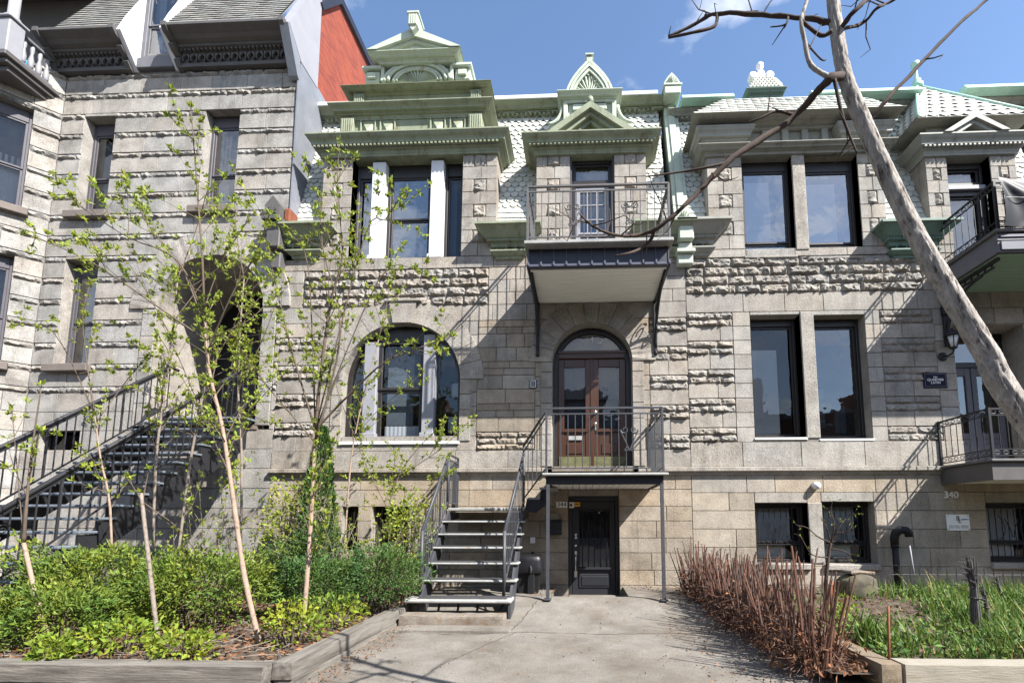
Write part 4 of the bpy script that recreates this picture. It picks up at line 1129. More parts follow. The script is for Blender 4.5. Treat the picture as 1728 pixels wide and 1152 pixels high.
fill(mb, 7.05, XR, 6.22, courses(6.22, 7.02, [(.3,'s')]), 0.0, (0.4, 0.8), (ub,))
fill(mb, XC, XR, 7.02, [(.18,'s')], -.012, (0.8, 1.4), (ub,))
QX0, QX1 = 2.72, 6.42
pier(mb, QX0, u1[0], 7.2, 9.38, -.02); pier(mb, u2[1], QX1, 7.2, 9.38, -.02)
mb.col = tone(1.03, .03); mb.bbox(u1[1], u2[0], -.03, .34, 7.15, 9.38, .012)
mb.col = tone(1.03, .03); mb.bbox(l1[1], l2[0], -.03, .34, l1[2]-.02, 5.80, .012); mb.bbox(g1[1], g2[0], -.02, .3, g1[2], g1[3], .012)
pier(mb, 7.3, 7.74, 7.2, 9.2, -.02); pier(mb, 8.62, 9.15, 7.2, 9.2, -.02)
for o in (u1, u2, l1, l2, g1, g2): reveal(mb, *o, -.01, .34)
reveal(mb, *g3, 0, .25); reveal(mb, *ub, -.02, .25); reveal(mb, *rd, 0, .9)
mb.build('wall', M['stone_r'], HR)
for o, cs in ((u1, ((0,.66,.16,.92,'lightblind'), (.67,1,0,1,'bluecurtain'), (0,.66,0,.15,'bluecurtain'))), (u2, ((0,.72,.16,.9,'lightblind'), (.73,1,0,1,'bluecurtain'), (0,.72,0,.15,'bluecurtain')))):
    window(HR, *o, .20, 'frame_d', .16, head=.18, fw=.06, glass='glass_sky', curtains=cs)
window(HR, *l1, .26, 'frame_d', None, head=.1, fw=.06, curtains=((0,.66,0,.80,'lightblind'),))
window(HR, *l2, .26, 'frame_d', None, head=.1, fw=.06, glass='glass_hi', curtains=((0,.3,.1,.45,'bluecurtain'),(.5,.75,.05,.3,'bluecurtain')))
for o in (l1, l2, u1, u2):
    s = MB(); s.bbox(o[0]-.02, o[1]+.02, -.03, .2, o[2]-.05, o[2]-.003, .01); s.build('sill', M['whitetrim' if o in (l1, l2) else 'stone_r'], HR)
for o in (g1, g2, g3):
    wn = window(HR, *o, .24, 'frame_d', .30, fw=.06, glass='glass', curtains=((0,.82,.3,1,'lightblind'),(0,.7,.02,.28,'lightblind')))
    b = MB()
    n = 8
    for k in range(n):
        x = o[0]+.06+(o[1]-o[0]-.12)*(k+.5)/n; b.tube([(x,.19,o[2]+.35),(x,.19,o[3]-.04)] if o is not g3 else [(x,.1,o[2]+.02),(x,.1,o[3]-.04)], .009, 5)
    yb = .19 if o is not g3 else .1
    for z in (o[2]+.36, o[3]-.1): b.bar((o[0]+.05,yb,z),(o[1]-.05,yb,z),.018)
    xm = (o[0]+o[1])/2
    for sg in (-1, 1): b.tube([(xm+sg*(.02+.12*(t/8)**2), yb-.01, o[2]+.66+sg*0+.36*(t/8-.5)) for t in range(9)], .009, 5); b.tube([(xm+sg*(.26-.12*(1-(t/8-.5)**2*4)), yb-.01, o[2]+.66+.5*(t/8-.5)) for t in range(9)], .008, 5)
    b.build('window_grille', M['iron'], wn)
    s = MB(); s.bbox(o[0]-.02, o[1]+.02, -.07, .2, o[2]-.12, o[2]-.003, .015); s.build('sill', M['stone_r'], HR)
# recessed entrance door with side light
d = MB(); x0, x1, zb, zt = rd
d.bbox(x0, x0+.08, .5, .6, zb, zt, .008); d.bbox(x1-.08, x1, .5, .6, zb, zt, .008); d.bbox(x0+.08, x1-.08, .5, .6, zt-.1, zt, .008); d.bbox(x0+.08, x1-.08, .5, .6, 4.72, 4.84, .008)
do = d.build('entrance_door', M['frame_d'], HR)
for a, b in ((x0+.08, x0+.68), (x0+.70, x1-.08)):
    d = MB(); d.bbox(a, a+.11, .52, .57, zb, 4.72, .008); d.bbox(b-.11, b, .52, .57, zb, 4.72, .008); d.bbox(a+.11, b-.11, .52, .57, 4.55, 4.72, .006); d.bbox(a+.11, b-.11, .52, .57, 3.2, 3.32, .006)
    d.bbox(a+.11, b-.11, .535, .57, zb, 3.2, .006); d.bbox(a+.15, b-.15, .51, .54, 2.72, 3.1, .02)
    lf = d.build('door_leaf', M['purple'], do)
    d = MB(); d.add([(a+.11,.55,3.32),(b-.11,.552,3.32),(b-.11,.552,4.55),(a+.11,.55,4.55)], [(0,1,2,3)]); d.build('pane', M['glass_hi'], lf)
d = MB(); d.add([(x0+.08,.55,4.84),(x1-.08,.552,4.84),(x1-.08,.552,zt-.1),(x0+.08,.55,zt-.1)], [(0,1,2,3)]); d.build('pane', M['glass_hi'], do)
d = MB(); d.box(x0-.2, x1+.2, .95, 1.0, zb, zt+.2); d.build('room_lining', M['room'], do)
# upper balcony door
window(HR, ub[0], ub[1], 8.62, 9.12, .2, 'frame_d', None, fw=.06, head=.05, glass='glass_hi', curtains=((0,1,0,1,'curtain'),))
d = MB(); d.bbox(ub[0]-.02, ub[1]-.02, .1, .26, 8.5, 8.6, .01); d.build('transom_bar', M['greypaint'], HR)
window(HR, ub[0], ub[1], 6.6, 8.48, .2, 'frame_d', None, fw=.09, glass='glass_hi', curtains=((0,1,0,1,'curtain'),), name='balcony_door')
d = MB(); d.box(XC+.02, XR, 1.6, 1.65, -.2, 11.0); d.build('inner_wall', M['room'], HR)
# roof line
MR = (1.0, 11.2)
scallop_roof('roof', HR, 2.36, 9.9, (.06, 7.7), MR, 'slate_w', cuts=((QX0+.05, QX1-.05, 7, 9.6), (7.35, 9.1, 7, 9.3)))
c = MB(); c.band(2.36, 11.4, MR[0]-.02, cornice_profile(MR[1]-.22, MR[1]+.02, .0, .26), MR[0]+.8)
dentils(c, 2.4, 11.3, MR[0]-.1, MR[1]-.15, MR[1]-.1, .06, .06, .05); c.build('cornice', M['greenr'], HR)
c = MB()
for a, b in ((2.38, ux(1240,160,.5)), (ux(1372,160,.5), ux(1560,160,.5)), (ux(1634,160,.5), 11.5)):
    c = MB(); c.prismx([(.56, MR[1]+.03), (.50, MR[1]+.06), (.58, uz(1400,150,.55)), (1.3, uz(1400,150,.55)+.05), (1.3, MR[1]+.03)], a, b)
    c.build('parapet_cap', M['teal'], HR)
# square bay entablature
c = MB()
z0, z1 = uz(1340,262,-.02), uz(1340,240,-.2)
c.band(QX0, QX1, -.03, cornice_profile(z0, z1, .02, .22), 1.2)
f1 = uz(1340,213,0.0)
c.box(QX0+.12, QX1-.12, .06, 1.2, z1, f1)
w_ = (QX1-QX0-1.9)/5
for k in range(6):
    xx = QX0+.8+k*(w_+.06); c.bbox(xx, xx+.14, -.02, .06, z1, f1-.08, .008)
c.bbox(QX0+.12, QX1-.12, -.03, .06, f1-.08, f1, .008)
for xa in (QX0-.02, QX1-.78):
    c.band(xa, xa+.8, -.02, cornice_profile(z1+.04, uz(1215,212,-.22), .02, .22), .6)
    c.bbox(xa+.12, xa+.72, -.1, 0, uz(1215,212,-.22), f1+.16, .01)
t1 = uz(1340,186,-.36)
c.band(QX0+.02, QX1-.02, -.02, cornice_profile(f1-.02, t1, .03, .36), 1.2)
dentils(c, QX0-.1, QX1+.1, -.19, f1+.06, f1+.11, .05, .05, .04)
c.build('bay_entablature', M['greenr'], HR)
scallop_roof('bay_roof', HR, QX0-.3, QX1+.3, (-.34, t1), (.5, uz(1340,166,.5)+.02), 'slate_w', xslope=(.95, -.55), w_=.19, h_=.16)
c = MB(); xm = ux(1288,160,1.0); b0 = uz(1288,168,1.0)
c.band(xm-.36, xm+.36, .9, cornice_profile(b0-.05, b0+.12, .0, .12), 1.7)
cu0 = c.build('cupola', M['tealdull'], HR); c = MB()
c.prism([(xm-.42, b0+.12), (xm+.42, b0+.12), (xm+.38, b0+.24), (xm+.26, b0+.38), (xm+.16, b0+.42), (xm-.16, b0+.42), (xm-.26, b0+.38), (xm-.38, b0+.24)], .82, 1.6)
for r_ in range(5):
    for q_ in range(9-r_):
        xx = xm-.36+.04*r_+.085*q_; zz = b0+.15+.055*r_; c.col = tone(1, .08)
        c.prism([(xx-.04, zz+.05), (xx-.03, zz+.01), (xx, zz), (xx+.03, zz+.01), (xx+.04, zz+.05)], .80, .83)
cu = c.build('cupola_roof', M['slate_w'], cu0)
c = MB(); zt = b0+.42
c.prism([(xm-.2, zt), (xm+.2, zt), (xm+.14, zt+.2), (xm+.06, zt+.42), (xm-.06, zt+.42), (xm-.14, zt+.2)], 1.05, 1.2)
for sg in (-1, 1):
    c.M = Matrix.Translation((xm+sg*.2, 1.02, zt+.27)) @ Matrix.Rotation(R(-90), 4, 'X'); c.lathe(0, 0, [(.05, 0), (.1, .01), (.1, .16), (.05, .17)], 14); c.M = None
c.lathe(xm, 1.12, [(.06, zt+.42), (.04, zt+.48), (.09, zt+.56), (.09, zt+.62), (.04, zt+.68)], 12)
c.build('finial', M['whitetrim'], cu0)
# second dormer with pediment and pyramid roof
c = MB(); dx0, dx1 = 7.3, 9.15
z0, z1 = uz(1640,264,-.02), uz(1640,226,-.2)
c.band(dx0, dx1, -.03, cornice_profile(z0, z1, .02, .24), 1.2)
dentils(c, dx0-.1, dx1+.1, -.15, z0+(z1-z0)*.36, z0+(z1-z0)*.46, .045, .045, .04)
z2 = uz(1640,208,0)
c.box(dx0+.1, dx1-.1, 0.0, 1.2, z1, z2+.02)
xm = ux(1642,215,-.2)
for q, yy in ((0, -.30), (.09, -.24)):
    P = [(xm-.66+q*2, z1), (xm-.5+q*2, z1), (xm, z1+.30-q), (xm+.5-q*2, z1), (xm+.66-q*2, z1), (xm, z1+.42-q)]
    c.prism(P, yy, yy+.3)
z3 = uz(1620,190,-.36)
c.band(dx0-.02, dx1+.02, -.03, cornice_profile(z2, z3, .02, .24), 1.2)
c.build('dormer_head', M['greenr'], HR)
c = MB(); ax, az = ux(1556,148,1.0), uz(1556,147,1.0)
ax = 8.05
for t in range(10):
    for sgn in (0,):
        pass
n = 9
Pz = lambda v: z3+(az-z3)*v
c.col = (1, 1, 1)
quad = [(dx0-.27, -.27), (dx1+.27, -.27), (dx1+.27, 1.6), (dx0-.27, 1.6)]
for k in range(n):
    v0, v1 = k/n, (k+1)/n
    def lerp(p, v, o=0): return (p[0]+(ax-p[0])*v, p[1]+(1.0-p[1])*v-o, Pz(v))
    for i in range(4):
        a, b = quad[i], quad[(i+1) % 4]
        m_ = max(2, int(10*(1-v0)))
        for q in range(m_):
            s0, s1 = (q+.03)/m_, (q+.97)/m_
            A0, B0 = lerp(a, v0), lerp(b, v0); A1, B1 = lerp(a, v1), lerp(b, v1)
            def mixp(A, B, s, dz=0): return (A[0]+(B[0]-A[0])*s, A[1]+(B[1]-A[1])*s, A[2]+dz)
            c.col = tone(1, .07)
            sm_ = (s0+s1)/2
            lo_ = mixp(A0, B0, sm_, .015)
            c.add([mixp(A0, B0, s0, .06), lo_, mixp(A0, B0, s1, .06), mixp(A1, B1, s1, .02), mixp(A1, B1, s0, .02)], [(0,1,2,3,4)])
    c.col = (.95, .95, .95)
    c.add([lerp(q_, v0) for q_ in quad]+[lerp(q_, v1) for q_ in quad], [(i, (i+1)%4, 4+(i+1)%4, 4+i) for i in range(4)])
pr = c.build('pyramid_roof', M['slate_w'], HR)
c = MB()
for i in range(2): c.tube([(*quad[i][:1], quad[i][1], z3+.03), (ax, 1.0, az+.03)], .04, 6)
c.lathe(ax, 1.0, [(.12, az-.05), (.13, az+.05), (.07, az+.1), (.09, az+.16), (.04, az+.2), (.035, az+.45), (.09, az+.55), (.09, az+.63), (.03, az+.68)], 12)
c.build('finial', M['teal'], pr)
eaves_box(HR, 2.38, QX0-.02, uz(1190,365,-.4), 'greenr'); eaves_box(HR, QX1+.06, 7.26, uz(1545,368,-.4), 'tealdull')

# ================================================================== balcony above door 342
def heart(mb, cx, y, z, s=1.0):
    for sg in (-1, 1):
        p = [(cx, y, z)] + [(cx+sg*s*(.02+.13*t), y, z+s*(.06+.28*t)) for t in (0.2,.6,1.0)]
        mb.tube(p, .011, 5)
        mb.tube(scroll((cx+sg*s*.08, y, z+s*.36), .07*s, 1.2, sgn=-sg if sg > 0 else 1, a0=0 if sg > 0 else math.pi, n=14), .011, 5)
        mb.tube(scroll((cx+sg*s*.06, y, z+s*.02), .045*s, 1.1, sgn=sg, a0=math.pi/2, n=12), .010, 5)
BC = thing('balcony', (.3, -.75, 6.2), 'iron railed balcony with navy apron and white board underside above the mahogany door', 'balcony')
YF = -1.5
bx0, bx1 = ux(884,405,YF-.05), ux(1137,405,YF-.05)
zt = uz(1000,403,YF-.05); zb = uz(1000,445,YF)
c = MB(); c.bbox(bx0, bx1, YF-.06, 0.0, zt-.07, zt, .012); c.build('deck', M['tread'], BC)
c = MB(); i = .07
c.box(bx0+i, bx1-i, YF+.13, YF+.16, zb+.02, zt-.072); c.box(bx0+i, bx0+i+.03, YF+.162, -.01, zb+.02, zt-.072); c.box(bx1-i-.03, bx1-i, YF+.162, -.01, zb+.02, zt-.072)
ap = c.build('apron', M['navy'], BC)
c = MB(); n = 11; W_ = bx1-bx0-2*i
P = [(YF+.128, zb+.075), (YF+.10, zb+.07), (YF+.05, zb+.015), (YF+.05, zb), (YF+.155, zb)]
c.prismx(P, bx0+i-.02, bx1-i+.02)
for sg in (bx0+i-.03, bx1-i+.0): c.box(sg, sg+.03, YF+.06, -.01, zb, zb+.06)
for k in range(n+1):
    x = bx0+i+W_*k/n; c.bbox(x-.018, x+.018, YF+.035, YF+.127, zb+.01, zb+.085, .006); c.bbox(x-.008, x+.008, YF+.115, YF+.13, zb+.11, zt-.08, .003)
c.build('seamed_skirt', M['navylit'], ap)
c = MB(); n = 12
for k in range(n):
    a = YF+.16+(-.02-YF-.16)*k/n; b = YF+.16+(-.02-YF-.16)*(k+1)/n
    c.bbox(bx0+i+.03, bx1-i-.03, a+.003, b-.003, zb-.02, zb+.01, .006)
c.build('soffit', M['soffit'], BC)
for x in (bx0+.12, bx1-.12):
    c = MB()
    c.bbox(x-.035, x+.035, -.07, -.02, zb-1.12, zb-.02, .008)
    c.tube([(x, -.05-1.25*(1-math.cos(t*math.pi/2/12)), zb-1.05+1.0*math.sin(t*math.pi/2/12)) for t in range(13)], .03, 6)
    c.bar((x, -.05, zb-.05), (x, -1.3, zb-.05), .04)
    for cy, cz, rr in ((-.28, -.32, .16), (-.62, -.18, .11), (-.16, -.68, .1)):
        c.M = Matrix.Translation((x, cy, zb+cz)) @ Matrix.Rotation(R(90), 4, 'Z')
        c.tube(scroll((0,0,0), rr, 1.5, n=20), .014, 5); c.M = None
    c.lathe(x, -.05, [(.02, zb-1.2), (.045, zb-1.16), (.02, zb-1.1)], 10)
    c.build('bracket', M['iron'], BC)
def railing(parent, pts, h, mt, step=.13, low=.08, posts=True, sub=.10, name='railing', br=.009, pr=.018, first=True):
    # flat-bar rail with a sub rail and balusters along a run of points given at floor level
    c = MB()
    for a, b in zip(pts[:-1], pts[1:]):
        a, b = Vector(a), Vector(b); up = Vector((0,0,1))
        c.bar(a+up*h, b+up*h, .045, .03); c.bar(a+up*(h-sub), b+up*(h-sub), .022); c.bar(a+up*low, b+up*low, .022)
        L_ = (b-a).length; n = max(2, round(L_/step))
        for k in range(1, n):
            p = a+(b-a)*k/n; c.tube([p+up*low, p+up*(h-sub)], br, 5, cap=False)
    for k, p in enumerate(pts):
        if posts and (first or k): p = Vector(p); c.bar(p, p+Vector((0,0,h)), pr*2)
    o = c.build(name, M[mt], parent)
    return o
hz = uz(1000,313,YF)-zt
rl = railing(BC, [(bx0+.06, -.02, zt), (bx0+.06, YF, zt), (bx1-.06, YF, zt), (bx1-.06, -.02, zt)], hz, 'railgrey')
for x in (ux(967,365,YF), ux(1063,365,YF)):
    c = MB(); heart(c, x, YF-.012, zt+.3, 1.0); c.build('scrollwork', M['railgrey'], rl)

# ================================================================== stairs and landing of door 342
ST = thing('steel_staircase', (-1.2, -1.2, 0), 'short steel stairs with white-edged open treads, grey rails and a landing below door 342', 'staircase')
GR = 0.0
tr = [(-.72, 1.74), (-1.05, 1.50), (-1.29, 1.28), (-1.53, 1.06), (-1.77, .82), (-2.01, .57), (-2.27, .33)]
sx0, sx1 = -2.56, -1.06
for k, (y, z) in enumerate(tr):
    if k == 0:
        c = MB(); c.bbox(sx0, sx1+.05, y-.02, -.03, z-.05, z, .008)
    elif k == len(tr)-1:
        c = MB(); c.bbox(sx0-.14, sx1-.0, y-.14, y+.22, z-.06, z, .02)
    else:
        c = MB(); c.bbox(sx0+.01, sx1+.02, y-.02, y+.26, z-.036, z, .012)
    t = c.build('tread', M['tread'], ST)
    if k:
        m_ = MB(); m_.bbox(sx0+.06, sx1-.08, y+.0 if k < 6 else y-.08, y+.24 if k < 6 else y+.2, z+.001, z+.012, .004); m_.build('rubber_mat', M['rubber'], t)
for x in (sx0+.05, sx1-.05):
    c = MB()
    P = [(tr[-1][0]+.02, .02), (tr[-1][0]+.02, tr[-1][1]-.06)]
    for (y, z) in tr[-2:0:-1]: P += [(y+.02, z-.06)]
    P += [(-.75, 1.67), (-.05, 1.67), (-.05, 1.55), (-.75, 1.5), (tr[-1][0]+.35, .02)]
    c.prismx(P, x-.02, x+.02); c.build('stringer', M['ironrust'], ST)
# flight of three treads rising along the wall to the landing
lz = 2.31; lx0, lx1 = -.65, 1.42; LY = -1.55
for k, (x, z) in enumerate(((-.98, 1.93), (-.74, 2.12))):
    c = MB(); c.bbox(x-.05, x+.27, -.86, -.06, z-.045, z, .01); c.build('tread', M['tread'], ST)
c = MB(); c.prism([(-1.06, 1.69), (-1.02, 1.89), (-.78, 1.89), (-.76, 2.07), (-.6, 2.09), (-.6, 1.86), (-.85, 1.64)], -.86, -.82); c.build('stringer', M['iron'], ST)
c = MB(); c.bbox(lx0-.03, lx1+.04, LY-.05, 0, lz-.045, lz, .012); dk = c.build('landing', M['tread'], ST)
c = MB(); c.bbox(lx0+.03, lx1-.03, LY+.06, LY+.12, lz-.19, lz-.046, .006); c.bbox(lx0+.03, lx0+.09, LY+.122, -.01, lz-.19, lz-.046, .006); c.bbox(lx1-.09, lx1-.03, LY+.122, -.01, lz-.19, lz-.046, .006); c.build('landing_beam', M['iron'], dk)
c = MB(); n = 15
for k in range(n):
    a = lx0+.1+(lx1-lx0-.2)*k/n; c.bbox(a+.004, a+(lx1-lx0-.2)/n-.004, LY+.13, -.01, lz-.17, lz-.15, .005)
c.build('landing_soffit', M['soffit'], dk)
for x in (lx0+.07, lx1-.07):
    c = MB(); c.bar((x, LY+.03, .1), (x, LY+.03, lz-.19), .055); c.bbox(x-.06, x+.06, LY-.03, LY+.09, .19, .215, .004); c.build('post', M['ironrust'], ST)
lh = uz(1020,688,LY)-lz
rl = railing(ST, [(lx0+.04, LY, lz), (lx1-.04, LY, lz), (lx1-.04, -.03, lz)], lh, 'ironrust', .125)
c = MB(); heart(c, ux(1062,745,LY), LY-.012, lz+.38, 1.0); c.build('scrollwork', M['ironrust'], rl)
def sloped(parent, a, b, h, n, mt, name='railing', newel=(True, True), foot=.1):
    c = MB(); a, b = Vector(a), Vector(b); up = Vector((0,0,1))
    c.tube([a+up*h, b+up*h], .024, 8); c.bar(a+up*(h-.11), b+up*(h-.11), .02); c.bar(a+up*foot, b+up*foot, .02)
    for k in range(1, n):
        p = a+(b-a)*k/n; c.tube([p+up*foot, p+up*(h-.11)], .008, 5, cap=False)
    if newel[0]: c.tube([a-up*.02, a+up*h], .027, 8)
    if newel[1]: c.tube([b-up*.02, b+up*h], .022, 8)
    return c.build(name, M[mt], parent)
rl = sloped(ST, (sx0+.03, -2.12, .35), (sx0+.03, -.74, 1.76), 1.0, 13, 'ironrust')
c = MB(); heart(c, 0, 0, 0, .8)
rl2 = railing(ST, [(sx0+.03, -.74, 1.76), (sx0+.03, -.06, 1.76)], 1.0, 'ironrust', .1, first=False)
sloped(ST, (sx1-.16, -2.12, .35), (sx1-.02, -.86, 1.76), 1.0, 13, 'ironrust')
sloped(ST, (sx1-.02, -.86, 1.84), (lx0+.04, LY, lz+.03), lh-.06, 5, 'ironrust', newel=(True, False), foot=.06)
for k in range(4):
    x = sx0+.35+.3*k; c = MB(); c.bar((x, -2.3, .03), (x+(.12 if k == 3 else 0), -2.1, .29), .03); c.build('brace', M['ironrust'], ST)

# ================================================================== stairs of the arched doorway
SL = thing('steel_staircase', (-7.8, -2, 0), 'long black steel stairs with blue-grey treads climbing behind the saplings to the deep arched doorway', 'staircase')
x0, x1 = -8.75, -6.9
N_ = 18
def stp(k): return (-.62-.243*k, 3.47-.192*k)
for k in range(N_):
    y, z = stp(k); c = MB(); c.bbox(x0, x1+.02, y-.03, y+.25, z-.04, z, .01)
    c.build('tread', M['bluegrey'], SL)
c = MB(); y, z = stp(0); c.bbox(x0, x1+.02, y+.26, -.01, z+.10, z+.15, .01); c.build('landing', M['bluegrey'], SL)
for x in (x0+.03, x1-.03):
    ya, za = stp(0); yb, zb = stp(N_-1)
    c = MB(); P = [(ya+.4, za-.05)]
    for k in range(N_):
        y, z = stp(k); P += [(y+.24, z-.05), (y-.01, z-.05)]
    P += [(yb-.02, 0.02), (yb+.3, .02), (ya+.4, za-.5)]
    c.prismx(P, x-.02, x+.02); c.build('stringer', M['iron'], SL)
for x, name in ((x0+.12, 0), (x1-.03, 1)):
    c = MB(); ya, za = stp(0); yb, zb = stp(N_-1)
    a, b = Vector((x, yb, zb)), Vector((x, ya+.35, za+.26)); up = Vector((0,0,1)); h = .98
    c.tube([a+up*h, b+up*h, b+up*(h-.02)+Vector((0,.2,0))], .032, 8); c.bar(a+up*(h-.06), b+up*(h-.06), .03); c.bar(a+up*.12, b+up*.12, .022)
    n = 34
    for k in range(n+1):
        p = a+(b-a)*k/n; c.tube([p+up*.12, p+up*(h-.06)], .011 if k % 9 else .02, 5, cap=False)
    for k in (4, 13, 22, 30):
        p = a+(b-a)*(k+.5)/n
        c.M = Matrix.Translation(p+up*.72) @ Matrix.Rotation(R(90), 4, 'Z')
        c.tube(scroll((0,0,0), .07, 1.4), .009, 5); c.tube(scroll((-.06,0,-.09), .05, 1.4, sgn=-1), .009, 5); c.M = None
    c.build('railing', M['iron'], SL)
for x in (x0+.3, x1-.3):
    c = MB(); c.bar((x, -2.6, .1), (x, -2.6, 1.7), .09); c.build('post', M['darktrim'], SL)

# ================================================================== balcony and landing of house 340
def chain_rail(parent, pts, h, mt, name='railing'):
    c = MB(); up = Vector((0,0,1))
    for a, b in zip(pts[:-1], pts[1:]):
        a, b = Vector(a), Vector(b)
        for z in (h, h-.11, .17, .06): c.bar(a+up*z, b+up*z, .03 if z == h else .018)
        L_ = (b-a).length; n = max(2, round(L_/.15)); d = (b-a)/n
        for k in range(n):
            p = a+d*k
            if k: c.tube([p+up*.17, p+up*(h-.11)], .008, 5, cap=False)
            for z in (h-.055, .115):
                q = p+d*.5+up*z; s = d.normalized()
                c.tube([q+s*(.05*math.cos(t*math.pi/4))+up*(.03*math.sin(t*math.pi/4)) for t in range(9)], .007, 4)
    for p in pts: p = Vector(p); c.bar(p, p+up*(h+.02), .04)
    return c.build(name, M[mt], parent)
BR = thing('balcony', (9, -.75, 6.2), 'dark iron balcony with green board underside hung with black sheeting, behind the leaning tree', 'balcony')
rx = 7.28; zt = 6.56; zb = 6.14
c = MB(); c.bbox(rx-.06, 11.4, YF-.06, 0, zt-.06, zt, .012); c.build('deck', M['railgrey'], BR)
c = MB(); c.box(rx, 11.4, YF, YF+.05, zb+.02, zt-.062); c.box(rx, rx+.05, YF+.052, -.01, zb+.02, zt-.062); c.bbox(rx-.015, 11.4, YF-.015, YF-.001, zb+.22, zb+.25, .003)
ap = c.build('apron', M['purple'], BR)
c = MB(); c.bbox(rx+.03, 11.4, YF-.03, YF-.002, zb+.04, zb+.2, .008); c.bbox(rx+.03, 11.4, YF-.03, YF-.002, zb+.27, zb+.33, .008); c.build('apron_strip', M['navylit'], ap)
c = MB()
for k in range(12):
    a = YF+.06+(-.02-YF-.06)*k/12; b = YF+.06+(-.02-YF-.06)*(k+1)/12
    c.bbox(rx+.06, 11.4, a+.003, b-.003, zb, zb+.02, .006)
c.build('soffit', M['soffitg'], BR)
chain_rail(BR, [(rx+.03, -.02, zt), (rx+.03, YF, zt), (11.4, YF, zt)], .90, 'iron')
for x in (rx+.12, 10.9):
    c = MB(); c.bbox(x-.05, x+.05, -.08, -.02, zb-1.15, zb, .008); c.bbox(x-.08, x+.08, -.14, -.02, zb-.5, zb-.3, .02)
    c.bar((x, -.05, zb-.03), (x, -1.35, zb-.03), .05); c.bar((x, -.1, zb-.13), (x, -1.25, zb-.13), .03)
    for k in range(8): c.bar((x, -.15-.15*k, zb-.03), (x, -.15-.15*k, zb-.13), .025)
    c.tube([(x, -.08-.9*(1-math.cos(t*math.pi/2/10)), zb-.95+.8*math.sin(t*math.pi/2/10)) for t in range(11)], .03, 6)
    for cy, cz, rr in ((-.25, -.42, .13),):
        c.M = Matrix.Translation((x, cy, zb+cz)) @ Matrix.Rotation(R(90), 4, 'Z'); c.tube(scroll((0,0,0), rr, 1.5, n=20), .016, 5); c.M = None
    c.build('bracket', M['iron'], BR)
# sheeting tied over the front rail
c = MB(); c.smooth = True; vs = []; n, m_ = 90, 26
for i in range(n+1):
    for j in range(m_+1):
        u, v = i/n*3.7, j/m_
        x = rx+.05+u; z = zt+.94-v*.94
        s = (u % 1.25)/1.25; ph = math.atan2(v+.05, s*1.1+.02); p2 = math.atan2(v+.05, (1-s)*1.1+.02)
        d = .035*math.sin(ph*9+u)*min(1, v*3)*(1-s) + .03*math.sin(p2*8)*min(1, v*3)*s + .05*math.sin(math.pi*v)
        z -= .10*math.sin(math.pi*s)*(1-v)**2
        vs.append((x, YF-.075-max(0, d)-.01, z))
c.add(vs, [(i*(m_+1)+j, (i+1)*(m_+1)+j, (i+1)*(m_+1)+j+1, i*(m_+1)+j+1) for i in range(n) for j in range(m_)])
t = c.build('tarpaulin', M['tarp'], None, (9, YF, zt)); tag(t, 'shiny black tarpaulin tied over the front rail of the dark upper balcony', 'tarpaulin')
c = MB(); c.tube([(rx+.06+.1*k, YF-.15, zt+.5+.008*math.sin(k*1.3)) for k in range(37)], .007, 5); c.build('white_cord', M['white'], t)
LR = thing('entrance_landing', (9, -.6, 2.2), 'dark green entrance landing with chain-link iron railing in front of the recessed door', 'landing')
lx = 7.06; zt = 2.56
c = MB(); c.bbox(lx-.05, 11.4, -1.26, 0, zt-.05, zt, .012); c.build('deck', M['railgrey'], LR)
c = MB(); c.box(lx, 11.4, -1.2, -1.15, 2.2, zt-.052); c.box(lx, lx+.05, -1.148, -.01, 2.2, zt-.052); c.build('apron', M['darktrim'], LR)
c = MB(); c.box(lx+.052, 11.4, -1.14, -.01, 2.22, 2.25); c.build('soffit', M['soffit'], LR)
c = MB(); c.bbox(7.75, 11.4, -1.23, -1.202, 2.2, zt-.06, .006); c.build('apron_strip', M['navylit'], LR)
chain_rail(LR, [(lx+.03, -.03, zt), (lx+.03, -1.2, zt), (11.4, -1.2, zt)], .88, 'iron')

# ================================================================== things fixed to or standing by the walls
def plate(name, label, cat, x, z, w_, h_, m1, m2, border=.012, y=0.0, t=.02):
    o = thing(name, (x, y, z), label, cat)
    c = MB(); c.bbox(x-w_/2, x+w_/2, y-t, y, z-h_/2, z+h_/2, .004); c.build('plate', M[m1], o)
    if m2:
        c = MB(); a, b = x-w_/2+border, x+w_/2-border; e, f = z-h_/2+border, z+h_/2-border
        for q in ((a,b,e,e+.008),(a,b,f-.008,f),(a,a+.008,e+.008,f-.008),(b-.008,b,e+.008,f-.008)): c.box(q[0], q[1], y-t-.003, y-t, q[2], q[3])
        c.build('border', M[m2], o)
    return o
x, z = ux(948,851), uz(948,851)
o = plate('number_plate', 'white enamel number plate 344 beside the black barred door', 'number plate', x, z, .22, .12, 'white', None)
text_mesh('lettering', '344', .125, .002, M['ink'], o, (x, -.023, z))
x, z = ux(1577,642), uz(1577,642)
o = plate('street_plaque', 'dark navy plaque reading QUARTIER LATIN on the wall below the lamp', 'plaque', x, z, .46, .31, 'plaque', 'purple', .022, 0, .025)
text_mesh('lettering', 'DU', .05, .002, M['white'], o, (x, -.028, z+.062)); text_mesh('lettering', 'QUARTIER', .068, .002, M['white'], o, (x, -.028, z+.008)); text_mesh('lettering', 'LATIN', .068, .002, M['white'], o, (x, -.028, z-.052))
x, z = ux(1616,881), uz(1616,881)
o = plate('office_sign', 'white office sign with black monogram RL and blue stroke beside the barred basement window', 'sign', x, z, .43, .31, 'white', None)
text_mesh('lettering', 'R', .14, .002, M['ink'], o, (x-.0, -.023, z+.075)); text_mesh('lettering', 'L', .14, .002, M['ink'], o, (x+.025, -.023, z+.035))
